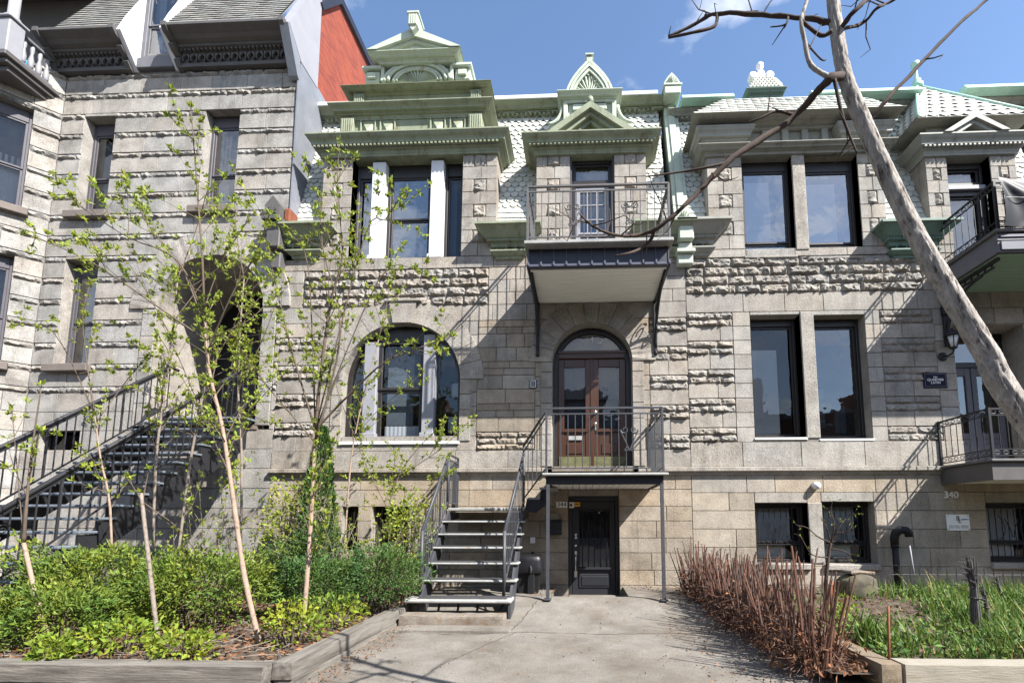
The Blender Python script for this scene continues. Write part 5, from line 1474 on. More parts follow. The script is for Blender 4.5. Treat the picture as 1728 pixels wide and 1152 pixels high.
c = MB(); c.prism([(x+.05, z+.045), (x+.2, z+.052), (x+.2, z+.062), (x+.12, z+.07), (x+.05, z+.062)], -.024, -.02); c.build('blue_stroke', M['inkblue'], o)
c = MB()
for k in range(26):
    if k not in (6, 13, 15): c.box(x-.185+.0143*k, x-.185+.0143*k+.010, -.022, -.0195, z-.072, z-.058)
    if k not in (7, 15): c.box(x-.185+.0143*k, x-.185+.0143*k+.010, -.022, -.0195, z-.107, z-.093)
for sx in (-.19, .19):
    for sz in (-.13, .13): c.box(x+sx-.007, x+sx+.007, -.024, -.0195, z+sz-.007, z+sz+.007)
c.build('small_print', M['ink'], o)
x, z = ux(1604,835), uz(1604,835)
tag(text_mesh('house_number', '340', .19, .012, M['white'], None, (x, -.015, z)), 'pale raised numerals 340 on the stone above the white sign', 'house number')
# intercom left of door 342
x, z = ux(900,648), uz(900,648)
o = thing('intercom', (x, 0, z), 'small black framed intercom on the shaded wall beside the mahogany door', 'intercom')
c = MB(); c.bbox(x-.07, x+.07, -.03, 0, z-.09, z+.09, .008); c.build('housing', M['ink'], o)
c = MB(); 
for q in ((-.055,.055,-.075,-.062),(-.055,.055,.062,.075),(-.055,-.045,-.062,.062),(.045,.055,-.062,.062)): c.box(x+q[0], x+q[1], -.034, -.03, z+q[2], z+q[3])
c.build('frame', M['white'], o)
c = MB(); c.box(x-.03, x+.03, -.034, -.03, z+.01, z+.04); c.box(x-.03, x+.03, -.034, -.03, z-.04, z-.01); c.build('button', M['greypaint'], o)
c = MB(); c.bbox(x+.09, x+.12, -.02, 0, z-.03, z+.03, .004); tag(c.build('door_bell', M['greypaint'], None, (x+.1,0,z)), 'tiny grey bell push just right of the framed intercom', 'door bell')
# mailbox with papers
x, z = ux(938,880), uz(938,890)
o = thing('mailbox', (x, 0, z-.12), 'black ornate mailbox with papers sticking out under number plate 344', 'mailbox')
c = MB(); c.bbox(x-.12, x+.12, -.13, 0, z-.14, z+.14, .012); c.bbox(x-.13, x+.13, -.15, 0, z+.13, z+.16, .008)
c.build('box', M['iron'], o)
c = MB()
for k in range(6):
    for q in range(5): c.lathe(0, 0, [(.001,0)], 3) if False else c.bbox(x-.1+.04*q+(.01 if k%2 else 0), x-.08+.04*q+(.01 if k%2 else 0), -.14, -.13, z-.12+.04*k, z-.1+.04*k, .003)
c.build('relief', M['ironrust'], o)
c = MB(); c.M = Matrix.Translation((x-.02, -.09, z+.17)) @ Matrix.Rotation(R(14), 4, 'Y')
c.box(-.09, .05, -.012, 0, -.03, .11); c.M = Matrix.Translation((x+.02, -.07, z+.17)) @ Matrix.Rotation(R(-16), 4, 'Y'); c.box(-.07, .06, -.01, 0, -.03, .14); c.M = None
tag(c.build('newspaper', M['timberp'], None, (x, -.09, z+.14)), 'folded papers stuck in the top of the black mailbox', 'papers')
# wall socket and little light by the bin
x, z = ux(899,911,0), uz(899,911,0)
c = MB(); c.bbox(x-.05, x+.05, -.02, 0, z-.06, z+.06, .006); c.bbox(x-.018, x+.018, -.028, -.02, z-.02, z+.02, .003)
tag(c.build('wall_socket', M['white'], None, (x,0,z)), 'small white outdoor socket on the stone above the trash bin', 'socket')
# round vent cap
x, z = ux(1377,819,-.05), uz(1377,819,-.05)
o = thing('vent_cap', (x, 0, z), 'small white round vent cap above the paired basement windows', 'vent cap')
c = MB(); c.M = Matrix.Translation((x, 0, z)) @ Matrix.Rotation(R(90), 4, 'X'); c.lathe(0, 0, [(.075, 0), (.075, .1), (.06, .125), (.001, .13)], 16); c.build('hood', M['whitetrim'], o)
c = MB(); c.M = Matrix.Translation((x, -.131, z)) @ Matrix.Rotation(R(90), 4, 'X'); c.lathe(0, 0, [(.001,0),(.05,.001),(.048,.008),(.001,.01)], 14); c.build('flap', M['white'], o)
# black flue pipe
o = thing('flue_pipe', (5.96, -.22, .2), 'black flue pipe with hooded elbow standing against the wall right of the basement windows', 'flue pipe')
px_ = 5.95; py_ = -.22
c = MB(); c.tube([(px_, py_, .2), (px_, py_, 1.05)], .056, 14); c.tube([(px_, py_, 1.0), (px_, py_, 1.06)], .068, 14); c.build('pipe', M['plastic'], o)
c = MB(); c.tube([(px_, py_, 1.05), (px_, py_, 1.18), (px_+.02, py_-.02, 1.27), (px_+.09, py_-.05, 1.33), (px_+.18, py_-.07, 1.32), (px_+.22, py_-.08, 1.27), (px_+.225, py_-.08, 1.2)], [.068,.074,.08,.08,.077,.074,.07], 14); c.build('elbow', M['plastic'], o)
# wall lamp
x, z = ux(1608,575,-.3), uz(1608,575,-.3)
o = thing('wall_lamp', (x, 0, z), 'black lantern wall lamp with frosted panes beside the recessed dark door', 'wall lamp')
lxm, lym = x, -.3
c = MB(); c.M = Matrix.Translation((x, 0, z-.22)) @ Matrix.Rotation(R(90), 4, 'X'); c.lathe(0, 0, [(.09, 0), (.09, .015), (.05, .03)], 14); c.M = None
c.tube([(x, -.03, z-.22), (x, -.14, z-.25), (x, -.25, z-.24), (x, -.3, z-.2), (x, -.3, z-.16)], .016, 8); c.build('arm', M['iron'], o)
c = MB(); c.lathe(x, lym, [(.03, z-.17), (.06, z-.15), (.065, z-.13)], 12)
for k in range(6):
    a = k*math.pi/3; c.bar((x+.062*math.cos(a), lym+.062*math.sin(a), z-.14), (x+.115*math.cos(a), lym+.115*math.sin(a), z+.1), .012)
c.lathe(x, lym, [(.14, z+.1), (.145, z+.115), (.11, z+.15), (.06, z+.2), (.025, z+.22), (.03, z+.25), (.005, z+.28)], 12); c.build('cage', M['iron'], o)
c = MB(); c.lathe(x, lym, [(.055, z-.13), (.105, z+.095)], 6); c.build('lamp_glass', M['lampglass'], o)
# grab bag of ground things
BN = thing('trash_bin', (-.98, -.55, .05), 'black plastic trash bin with a crumpled black liner beside the white-edged stairs', 'trash bin')
bx, by, z0 = ux(893,960,-.75), -.72, .19
c = MB(); P = []
c.add([(bx-.17,by-.17,z0),(bx+.17,by-.17,z0),(bx+.17,by+.17,z0),(bx-.17,by+.17,z0),(bx-.22,by-.22,z0+.58),(bx+.22,by-.22,z0+.58),(bx+.22,by+.22,z0+.58),(bx-.22,by+.22,z0+.58)], [(0,3,2,1),(0,1,5,4),(1,2,6,5),(2,3,7,6),(3,0,4,7)])
c.bbox(bx-.02, bx+.12, by-.235, by-.16, z0, z0+.5, .02)
c.build('body', M['plastic'], BN)
c = MB(); c.smooth = True; n = 32; prof = [(.255,.38),(.27,.42),(.265,.5),(.255,.58),(.25,.64),(.22,.68),(.12,.70),(.02,.71)]
vs = []; fs = []
for j, (r_, zz) in enumerate(prof):
    for k in range(n):
        a = 2*math.pi*k/n; s = 1/max(abs(math.cos(a)), abs(math.sin(a)))**.6
        q = r_*s*(1+.07*noise.noise(Vector((math.cos(a)*4, math.sin(a)*4, zz*9)))*(1 if j < 3 else .4))
        vs.append((bx+q*math.cos(a), by+q*math.sin(a), z0+zz+(.05*noise.noise(Vector((math.cos(a)*3, math.sin(a)*3, 7))) if j == 0 else 0)))
for j in range(len(prof)-1):
    for k in range(n): fs.append((j*n+k, j*n+(k+1)%n, (j+1)*n+(k+1)%n, (j+1)*n+k))
c.add(vs, fs); c.build('bin_liner', M['bag'], BN)
c = MB(); c.tube([(bx+.04+.02*math.sin(t), by-.29+.1*(t/8)**2*3, z0+.36+.36*t/8) for t in range(9)], .03, 6); c.build('strap', M['plastic'], BN)
# ================================================================== ground
def struct(ob): ob['kind'] = 'structure'; return ob
def sheet(name, x0, x1, y0, y1, zf, mt, nx=20, ny=20, skip=None, smooth=True):
    c = MB(); c.smooth = smooth
    vs = [(x0+(x1-x0)*i/nx, y0+(y1-y0)*j/ny) for j in range(ny+1) for i in range(nx+1)]
    fs = []
    for j in range(ny):
        for i in range(nx):
            a = j*(nx+1)+i
            cx, cy = (vs[a][0]+vs[a+nx+2][0])/2, (vs[a][1]+vs[a+nx+2][1])/2
            if skip and skip(cx, cy): continue
            fs.append((a, a+1, a+nx+2, a+nx+1))
    c.add([(x, y, zf(x, y)) for x, y in vs], fs)
    return struct(c.build(name, mt))
def lerp_tab(t, tab):
    for (a, va), (b, vb) in zip(tab[:-1], tab[1:]):
        if t <= b: return va+(vb-va)*max(0, (t-a)/(b-a))
    return tab[-1][1]
def drive_z(x, y): return lerp_tab(y, [(-9, -.08), (-5.2, -.05), (-3.2, -.01), (-2.3, .01), (-1.35, .2), (0.3, .2)]) + .012*noise.noise(Vector((x*.9, y*.9, 0)))
def crack(name, pts, w_, seed):
    random.seed(seed); c = MB(); L = []
    for (xa, ya), (xb, yb) in zip(pts[:-1], pts[1:]):
        for k in range(12):
            t = k/12; L.append((xa+(xb-xa)*t+random.uniform(-.018,.018), ya+(yb-ya)*t+random.uniform(-.018,.018)))
    vs = []
    for i, (x, y) in enumerate(L):
        x2, y2 = L[min(i+1, len(L)-1)]; x1, y1 = L[max(i-1, 0)]; d = Vector((x2-x1, y2-y1, 0)).normalized(); n = Vector((-d.y, d.x, 0))*w_*random.uniform(.3, 1)
        vs += [(x+n.x, y+n.y, drive_z(x+n.x, y+n.y)+.004), (x-n.x, y-n.y, drive_z(x-n.x, y-n.y)+.004)]
    c.add(vs, [(2*i, 2*i+1, 2*i+3, 2*i+2) for i in range(len(L)-1)])
    struct(c.build(name, M['soil']))
crack('driveway_crack', [(-2.6,-3.08),(-1.6,-3.12),(-.9,-2.98),(.3,-3.05),(1.2,-2.95),(1.9,-3.0)], .009, 1)
crack('driveway_crack', [(-.9,-2.98),(-1.2,-3.6),(-1.5,-4.3),(-1.7,-5.3)], .007, 2)
crack('driveway_crack', [(-.75,-1.5),(-.9,-2.2),(-1.0,-2.98)], .010, 3)
WELL = (-.55, .80, -1.2, .3)
sheet('ground', -250, 250, -250, 250, lambda x, y: -.2, M['soil'], 4, 4)
sheet('driveway', -2.75, 3.0, -5.4, .1, drive_z, M['concrete'], 115, 110, lambda x, y: WELL[0] < x < WELL[1] and WELL[2] < y)
c = MB(); c.box(WELL[0]-.02, WELL[1]+.02, WELL[2]-.02, .02, -.15, -.03)
c.box(WELL[0]-.06, WELL[0], WELL[2]-.03, -.0, -.15, .185); c.box(WELL[1], WELL[1]+.06, WELL[2]-.03, 0, -.15, .185)
c.box(WELL[0], WELL[1], WELL[2]-.06, WELL[2], -.15, .17); struct(c.build('door_well', M['concrete']))
sheet('sidewalk', -60, 60, -8.2, -5.38, lambda x, y: -.09, M['concrete'], 60, 3)
c = MB(); c.box(-60, 60, -8.35, -8.2, -.2, -.09); struct(c.build('kerb', M['concrete']))
sheet('road', -60, 60, -16, -8.35, lambda x, y: -.19, mat('asphalt', (.05, .05, .052), .9, .2, 6, .4, 60), 20, 6)
def bed_z(x, y):
    e = min(1, max(0, (-2.82-x)/.5)) if x < 0 else min(1, max(0, (x-2.85)/.5))
    return .10 + .07*noise.noise(Vector((x*1.3, y*1.3, 4)))*e + .03*noise.noise(Vector((x*5, y*5, 2))) + lerp_tab(y, [(-5.2, 0.02), (-3.5, .03), (-1.5, .1), (0, .14)])*e
struct_l = sheet('soil_bed', -16, -2.72, -5.15, .05, bed_z, M['soil'], 150, 70)
struct_r = sheet('soil_bed', 2.3, 14, -4.95, .05, bed_z, M['soil'], 130, 70)
c = MB(); 
def rugged_box(mb, x0, x1, y0, y1, z0, z1, n=(14, 4, 4), a=.008):
    nx, ny, nz_ = n
    def P(i, j, k):
        x, y, z = x0+(x1-x0)*i/nx, y0+(y1-y0)*j/ny, z0+(z1-z0)*k/nz_
        v = noise.noise_vector(Vector((x*6, y*6, z*6)))
        cr = sum((i in (0, nx), j in (0, ny), k in (0, nz_))) >= 2
        q = Vector((x, y, z)) + v*a
        if cr: q += (Vector(((x0+x1)/2, (y0+y1)/2, (z0+z1)/2))-q).normalized()*a*1.2
        return q
    idx = {}; vs = []
    def g(i, j, k):
        if (i,j,k) not in idx: idx[(i,j,k)] = len(vs); vs.append(P(i,j,k))
        return idx[(i,j,k)]
    fs = []
    for i in range(nx):
        for j in range(ny):
            fs.append((g(i,j,0),g(i,j+1,0),g(i+1,j+1,0),g(i+1,j,0))); fs.append((g(i,j,nz_),g(i+1,j,nz_),g(i+1,j+1,nz_),g(i,j+1,nz_)))
    for i in range(nx):
        for k in range(nz_):
            fs.append((g(i,0,k),g(i+1,0,k),g(i+1,0,k+1),g(i,0,k+1))); fs.append((g(i,ny,k),g(i,ny,k+1),g(i+1,ny,k+1),g(i+1,ny,k)))
    for j in range(ny):
        for k in range(nz_):
            fs.append((g(0,j,k),g(0,j,k+1),g(0,j+1,k+1),g(0,j+1,k))); fs.append((g(nx,j,k),g(nx,j+1,k),g(nx,j+1,k+1),g(nx,j,k+1)))
    mb.add(vs, fs)
c = MB(); rugged_box(c, -2.64, -1.12, -2.72, -2.42, -.03, .15, (24, 6, 5), .012)
tag(c.build('step_block', M['concrete2'], None, (-1.9, -2.55, -.03)), 'rough brown-faced concrete step block at the foot of the white-edged stairs', 'step')
c = MB(); c.prism([(-2.55,-.04),(-.98,-.04),(-1.0,.025),(-2.5,.025)], -3.06, -2.72); struct(c.build('broken_slab', M['concrete']))
def timber(name, x0, x1, y0, y1, z0, z1, mt, label, n):
    c = MB(); rugged_box(c, x0, x1, y0, y1, z0, z1, n, .006)
    return tag(c.build(name, M[mt], None, ((x0+x1)/2, (y0+y1)/2, z0)), label, 'timber beam')
timber('timber_beam', -2.87, -2.68, -5.16, -2.1, .045, .2, 'timber', 'grey upper timber beam along the driveway below the shrubs, topmost of its stack', (4, 40, 4))
timber('timber_beam', -2.86, -2.66, -5.14, -2.2, -.12, .04, 'timber', 'grey lower timber beam along the driveway under a split joint', (4, 40, 4))
timber('timber_beam', -9.5, -2.875, -5.28, -5.08, .035, .19, 'timberx', 'long grey timber beam across the front of the sapling bed', (70, 4, 4))
timber('timber_beam', -9.5, -2.88, -5.27, -5.07, -.13, .03, 'timberx', 'lower front timber beam under the long grey one of the sapling bed', (70, 4, 4))
timber('timber_beam', 2.72, 2.9, -5.0, -3.0, .03, .2, 'timberb', 'tan timber beam sloping away behind the dry canes at the grass bed', (4, 34, 4))
timber('timber_beam', 2.73, 2.9, -4.98, -3.0, -.13, .025, 'timberb', 'lower tan timber beam hidden low behind the dry canes', (4, 34, 4))
timber('timber_beam', 2.925, 9.5, -5.0, -4.78, .02, .2, 'timberp', 'pale bleached timber beam across the front of the grass bed', (70, 5, 5))
timber('timber_beam', 2.93, 9.5, -4.98, -4.77, -.15, .015, 'timberp', 'lower bleached timber beam under the pale one of the grass bed', (70, 4, 4))

# ================================================================== plants
def rv(s=1.0): return Vector((random.uniform(-1,1), random.uniform(-1,1), random.uniform(-1,1)))*s
def leaf(mb, p, d, l, w_, up=None):
    d = d.normalized(); s = d.cross(up if up is not None else rv().normalized())
    if s.length < 1e-3: return
    s.normalize(); n = s.cross(d)
    a = p+d*l*.45+n*l*.06
    mb.add([p, a+s*w_/2, p+d*l-n*l*.08, a-s*w_/2], [(0,1,2),(0,2,3)])
def lcol(v=.35, y=0.15):
    g = random.uniform(1-v, 1+v); t = random.uniform(-y, y)
    return (g*(1+t), g, g*(1-t))
def cluster(mb, p, d, n, l):
    for _ in range(n):
        mb.col = lcol()
        q = (d*.6+rv()*.9+Vector((0,0,.15)))
        leaf(mb, p+rv()*l*.25, q, l*random.uniform(.4, 1.3), l*random.uniform(.36, .62))
class Plant:
    def __init__(s): s.w = MB(); s.t = MB(); s.l = MB()
    def limb(s, pts, r0, r1, twig=False, n=6):
        pts = [Vector(p) for p in pts]
        # smooth the run of points
        out = []
        for i in range(len(pts)-1):
            p0, p1, p2, p3 = pts[max(i-1,0)], pts[i], pts[i+1], pts[min(i+2, len(pts)-1)]
            for k in range(4):
                t = k/4
                out.append(0.5*((2*p1)+(p2-p0)*t+(2*p0-5*p1+4*p2-p3)*t*t+(3*p1-p0-3*p2+p3)*t**3))
        out.append(pts[-1])
        m_ = len(out)-1
        rs = [(r0+(r1-r0)*i/m_)*(1+.07*math.sin(i*2.1)) for i in range(m_+1)]
        (s.t if twig else s.w).tube(out, rs, n)
        return out
    def shoot(s, p, d, L_, r, lv, ls, gen=0, trop=.25, every=.10, ncl=6, tw=True):
        pts = [p.copy()]; q = p.copy(); d = d.normalized(); n = max(3, int(L_/.09))
        for i in range(n):
            d = (d + rv(.09) + Vector((0,0,trop*.09))).normalized(); q = q+d*L_/n; pts.append(q.copy())
        s.t.tube(pts, [r*(1-.75*i/n) for i in range(n+1)], 4 if r < .006 else 5, cap=False)
        acc = random.uniform(0, every)
        for i in range(1, n+1):
            acc += L_/n
            if i/n > .3 and acc >= every and random.random() < lv:
                acc = 0; cluster(s.l, pts[i], (pts[i]-pts[i-1]).normalized(), random.randint(max(2, ncl-2), ncl+2), ls)
            if gen > 0 and i/n > .25 and random.random() < .35*L_/n/.09*.6:
                dd = (d+rv(.8)).normalized(); s.shoot(pts[i], dd, L_*random.uniform(.25,.45), r*.55, lv, ls, gen-1, trop, every, ncl)
        cluster(s.l, pts[-1], d, ncl+2, ls*1.1)
def PX(lst, Y, wob=.25, seed=0):
    rs = random.Random(seed)
    out = []; off = 0
    for k, (x, y) in enumerate(lst):
        if k: off += rs.uniform(-wob, wob)*.5
        out.append(U(x, y, Y+off))
    return out
def sapling(label, Y, trunk, r0, r1, branches, bark='barkpale', lv=.8, ls=.06, nsh=14, seed=1, shL=(.4, .9), cat='sapling', every=.10, leafm='leafy', grp='saplings in the bed', start=.35, ncl=6, base=None):
    random.seed(seed)
    t = PX(trunk, Y, .12, seed)
    t[0].z = base if base is not None else .06
    o = thing('sapling', t[0], label, cat, grp)
    P = Plant()
    line = P.limb(t, r0*.74, r1*.7, n=10)
    allb = [(line, start, r1*1.1)]
    for b in branches:
        pts = PX(b[0], Y, b[2] if len(b) > 2 else .5, seed+len(allb)*7)
        # start the branch on the trunk itself
        best = min(line, key=lambda q: (q-pts[0]).length); pts[0] = best.copy()
        bl = P.limb(pts, b[1], .004, twig=True, n=6)
        allb.append((bl, .2, b[1]*.6))
    for li, st, r in allb:
        L_ = sum((b-a).length for a, b in zip(li[:-1], li[1:]))
        k = 0; i0 = int(len(li)*st)
        m_ = max(2, int(L_*nsh/3))
        for _ in range(m_):
            i = random.randint(min(i0, len(li)-2), len(li)-2); d0 = (li[i+1]-li[i]).normalized()
            d = (d0*.7+rv(.8)+Vector((0,0,.25)))
            P.shoot(li[i].copy(), d, random.uniform(*shL)*(1-.5*i/len(li)), max(.0035, min(.008, r*.5)), lv, ls, 1, every=every, ncl=ncl)
        for i in range(max(i0, int(len(li)*.45)), len(li)):
            if random.random() < lv*.6: cluster(P.l, li[i], (li[i]-li[i-1]).normalized(), ncl, ls)
        cluster(P.l, li[-1], (li[-1]-li[-2]).normalized(), ncl+4, ls*1.15)
    P.w.build('trunk', M[bark], o); P.t.build('branches', M['barktwig'], o); P.l.build('crown', M[leafm], o)
    return o
sapling('tall slender sapling with pinkish bare trunk leaning left, in front of the long black stairs', -4.2,
    [(440,1105),(412,970),(392,830),(375,720),(352,620),(345,540)], .042, .02,
    [([(345,540),(341,430),(332,310),(322,180)], .016, .3), ([(347,570),(270,520),(150,440),(42,393)], .014), ([(345,540),(300,440),(215,400),(130,345)], .012),
     ([(350,600),(390,500),(430,430),(455,360)], .01), ([(345,545),(310,460),(250,380),(232,340)], .01), ([(348,575),(420,540),(465,495)], .008)], seed=11, nsh=14)
sapling('tallest forked sapling with pale smooth trunk growing near the driveway timbers', -3.7,
    [(510,1085),(519,960),(527,840),(532,725)], .04, .03,
    [([(532,725),(545,600),(560,500),(578,430),(570,330),(572,240)], .022, .2), ([(532,722),(590,665),(650,610),(700,590),(760,565)], .016, .4), ([(532,730),(495,600),(470,500),(452,420)], .014, .4),
     ([(575,440),(615,400),(650,370),(680,325)], .01, .4), ([(530,735),(450,650),(400,580)], .011, .4), ([(552,560),(520,450),(490,400)], .01, .4), ([(560,500),(640,470),(700,455)], .009, .4), ([(532,740),(575,560),(545,420),(540,330)], .014, .2)], seed=23, nsh=13)
sapling('thin upright sapling with grey trunk crossing the middle of the black stairs', -3.0,
    [(268,925),(262,800),(275,680),(290,570),(300,470)], .026, .014, [([(292,560),(340,480),(385,420)], .009), ([(290,580),(240,480),(200,420)], .009), ([(300,470),(330,390),(350,320)], .009)], 'barkgrey', seed=31, nsh=12, lv=.7)
sapling('crooked grey sapling leaning right beside the pinkish trunk, before the stair side', -2.9,
    [(298,925),(318,800),(338,690),(352,600),(345,520)], .028, .014, [([(345,640),(390,560),(440,500)], .009), ([(340,680),(300,600),(270,540)], .008), ([(345,520),(375,440),(420,370)], .009)], 'barkgrey', seed=37, nsh=12, lv=.7)
sapling('low thin sapling at the lower steps of the long black stairs', -3.3,
    [(203,935),(186,860),(170,775),(160,700)], .022, .012, [([(160,700),(145,600),(140,530),(152,480)], .01, .2), ([(162,705),(90,560),(20,550)], .007), ([(165,720),(215,640),(250,600)], .007)], 'barkpale', seed=41, nsh=10, lv=.8, shL=(.3,.6))
sapling('bushy brown-stemmed sapling against the pale stone right of the arched doorway', -1.7,
    [(413,905),(408,780),(402,660),(405,560),(412,470)], .03, .014, [([(402,660),(440,580),(470,500)], .01), ([(405,700),(470,640),(520,600)], .009), ([(410,480),(400,400),(395,330)], .01)], 'barkgrey', seed=43, nsh=16, every=.09)
sapling('white-stemmed sapling under the arched triple window', -1.5,
    [(580,922),(590,800),(602,720),(618,650),(640,570)], .022, .010, [([(600,730),(640,690),(690,650)], .008), ([(600,740),(570,660),(560,600)], .008), ([(640,570),(655,500),(665,450)], .007)], 'barkpale', seed=47, nsh=12, every=.12)
sapling('twiggy leafing sapling beside the grey stair rail under the window sill', -1.4,
    [(640,930),(655,860),(680,790),(720,740)], .016, .007, [([(660,850),(620,790),(600,740)], .007), ([(670,810),(740,760),(780,720)], .006), ([(655,870),(710,840),(740,800)], .006)], 'barktwig', seed=53, nsh=18, every=.09, start=.2)
sapling('short pale stake-like sapling cut off at knee height near the front timber', -4.5,
    [(88,1118),(62,1010),(40,915)], .036, .028, [([(40,918),(44,860),(54,760),(70,650)], .02, .1), ([(60,760),(20,690)], .006)], 'barkpale', seed=59, nsh=3, lv=.5, start=.9)
sapling('thin bare pale stem cut off among the hedge behind the front timber', -4.4,
    [(268,1112),(256,990),(247,910),(238,832)], .032, .026, [([(240,850),(300,890),(330,930)], .006)], 'barkgrey', seed=61, nsh=1, lv=.3, start=.95)
def bush(label, name, cat, c0, rad, n, ls, leafm, stems=12, seed=3, grp=None, clump=.55, wl=.5, dense=1.0, base=None, vari=.4):
    random.seed(seed); cx, cy, cz = c0; rx, ry, rz = rad
    zb = base if base is not None else cz-rz
    o = thing(name, (cx, cy, zb), label, cat, grp)
    L_ = MB(); T = MB(); sd = random.uniform(0, 40); k = 0; tries = 0
    while k < n and tries < n*12:
        tries += 1
        v = rv()
        if v.length > 1 or v.length < .12: continue
        rr = v.length
        if random.random() > rr**1.2: continue
        dn = v.normalized()
        f = 1+.38*noise.noise(dn*2.3+Vector((sd,0,0)))+.26*noise.noise(dn*5.5+Vector((sd,2,0)))
        p = Vector((cx+v.x*rx*f, cy+v.y*ry*f, cz+v.z*rz*f))
        if p.z < zb+.02: continue
        if p.z < zb+rz*.7 and random.random() < .72: continue
        if noise.noise(p*(3.2/ max(.3, min(rx, rz)))*.5+Vector((sd,sd,0))) < -.18/dense: continue
        L_.col = lcol(vari, .12); hv = noise.noise(p*2.6+Vector((0,sd,3))); L_.col = (L_.col[0]*(1+.55*hv), L_.col[1]*(1+.25*hv), L_.col[2])
        leaf(L_, p, dn*.8+rv(.9)+Vector((0,0,.2)), ls*random.uniform(.45,1.45), ls*wl*random.uniform(.7,1.2)); k += 1
    for _ in range(stems):
        a = random.uniform(0, 6.28); q = Vector((cx+.15*rx*math.cos(a), cy+.15*ry*math.sin(a), zb-.03)); e = Vector((cx+rx*.75*math.cos(a)*random.uniform(.3,1), cy+ry*.75*math.sin(a)*random.uniform(.3,1), cz+rz*random.uniform(.1,.7)))
        T.tube([q, q.lerp(e,.4)+rv(.04)+Vector((0,0,.05)), e], [.014,.009,.003], 5, cap=False)
    T.build('stems', M['barktwig'], o); L_.build('foliage', M[leafm], o)
    return o
G1 = 'clipped yew shrubs in the bed'
bush('broad sunlit yew shrub at the outer end of the sapling bed, below the stair rail', 'yew_shrub', 'shrub', (-6.35,-3.55,.66), (1.05,.85,.52), 8200, .07, 'leafyew', seed=71, grp=G1, base=.08, wl=.38)
bush('yellowish yew shrub behind the cut-off stake, before the lower black steps', 'yew_shrub', 'shrub', (-4.95,-3.5,.62), (.95,.75,.5), 7200, .07, 'leafyew', seed=73, grp=G1, base=.08, wl=.38)
bush('low yew shrub at the front timber around the short pale stake', 'yew_shrub', 'shrub', (-5.9,-4.4,.42), (.8,.45,.36), 5200, .065, 'leafyew', seed=79, grp=G1, base=.08, wl=.38)
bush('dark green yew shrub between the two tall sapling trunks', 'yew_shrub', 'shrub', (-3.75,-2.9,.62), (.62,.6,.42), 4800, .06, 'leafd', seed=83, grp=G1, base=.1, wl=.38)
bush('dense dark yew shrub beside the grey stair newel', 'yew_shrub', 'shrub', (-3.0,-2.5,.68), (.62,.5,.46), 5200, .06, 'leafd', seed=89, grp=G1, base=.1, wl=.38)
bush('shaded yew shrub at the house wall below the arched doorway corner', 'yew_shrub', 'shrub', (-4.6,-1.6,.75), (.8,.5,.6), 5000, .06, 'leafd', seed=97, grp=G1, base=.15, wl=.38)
G2 = 'bright green young plants at the bed edge'
for k, (px, py, rx, rz, lab) in enumerate([(205,1090,.34,.17,'lime green leafy plant behind the middle of the long front timber'), (310,1100,.3,.14,'low lime green plant between the bare stem and the pinkish trunk'), (90,1105,.2,.12,'small lime green plant at the foot of the short pale stake'),
        (495,1075,.3,.22,'lime green plant hugging the pale forked trunk'), (560,1050,.36,.2,'spreading lime green plant against the driveway timber, mid length'), (650,1005,.34,.24,'yellow-green plant at the far end of the driveway timber near the step block'), (255,1060,.22,.2,'yellow-green sprig at the base of the thin bare stem')]):
    p = UZ(px, py, .2); bush(lab, 'leafy_plant', 'plant', (p.x, p.y, .12+rz), (rx*1.15, rx*.75, rz*1.1), 400, .062, 'leafb', 9, 101+k, G2, base=.09, wl=.7, vari=.4, dense=.42)
bush('budding pale green shrub climbing beside the wall under the middle house ledge', 'leafy_shrub', 'shrub', (-5.3,-.9,1.35), (.7,.4,.95), 1500, .07, 'leafy', 26, 131, base=.15, wl=.6, dense=.45)
bush('loose yellow-green shrub against the grey stair stringer', 'leafy_shrub', 'shrub', (-2.95,-1.6,1.25), (.38,.35,.72), 1100, .065, 'leafy', 18, 137, base=.15, wl=.6, dense=.5)
def twiggy(label, x, y, n, h, seed, ls=.05, lv=.55):
    random.seed(seed); o = thing('twiggy_shrub', (x, y, .12), label, 'shrub', 'twiggy shrubs before the arched window'); P = Plant()
    for _ in range(n):
        b = Vector((x+random.gauss(0,.16), y+random.gauss(0,.12), .1)); d = Vector((random.gauss(0,.32), random.gauss(0,.2), 1))
        P.shoot(b, d, h*random.uniform(.5,1.1), .008, lv, ls, 1, trop=.12, every=.12, ncl=4)
    P.t.build('stems', M['barkgrey'], o); P.l.build('foliage', M['leafy'], o)
twiggy('twiggy half-bare shrub between the white-stemmed sapling and the conifer', -4.25, -1.6, 20, 1.6, 501)
twiggy('twiggy half-bare shrub just beyond the dense yew beside the stair newel', -3.35, -1.8, 22, 1.5, 503)
twiggy('tall twiggy shrub between the conifer and the arched doorway stairs', -5.6, -2.1, 18, 1.9, 505)
twiggy('low twiggy shrub at the foot of the crooked grey sapling', -6.0, -2.7, 14, 1.3, 507)
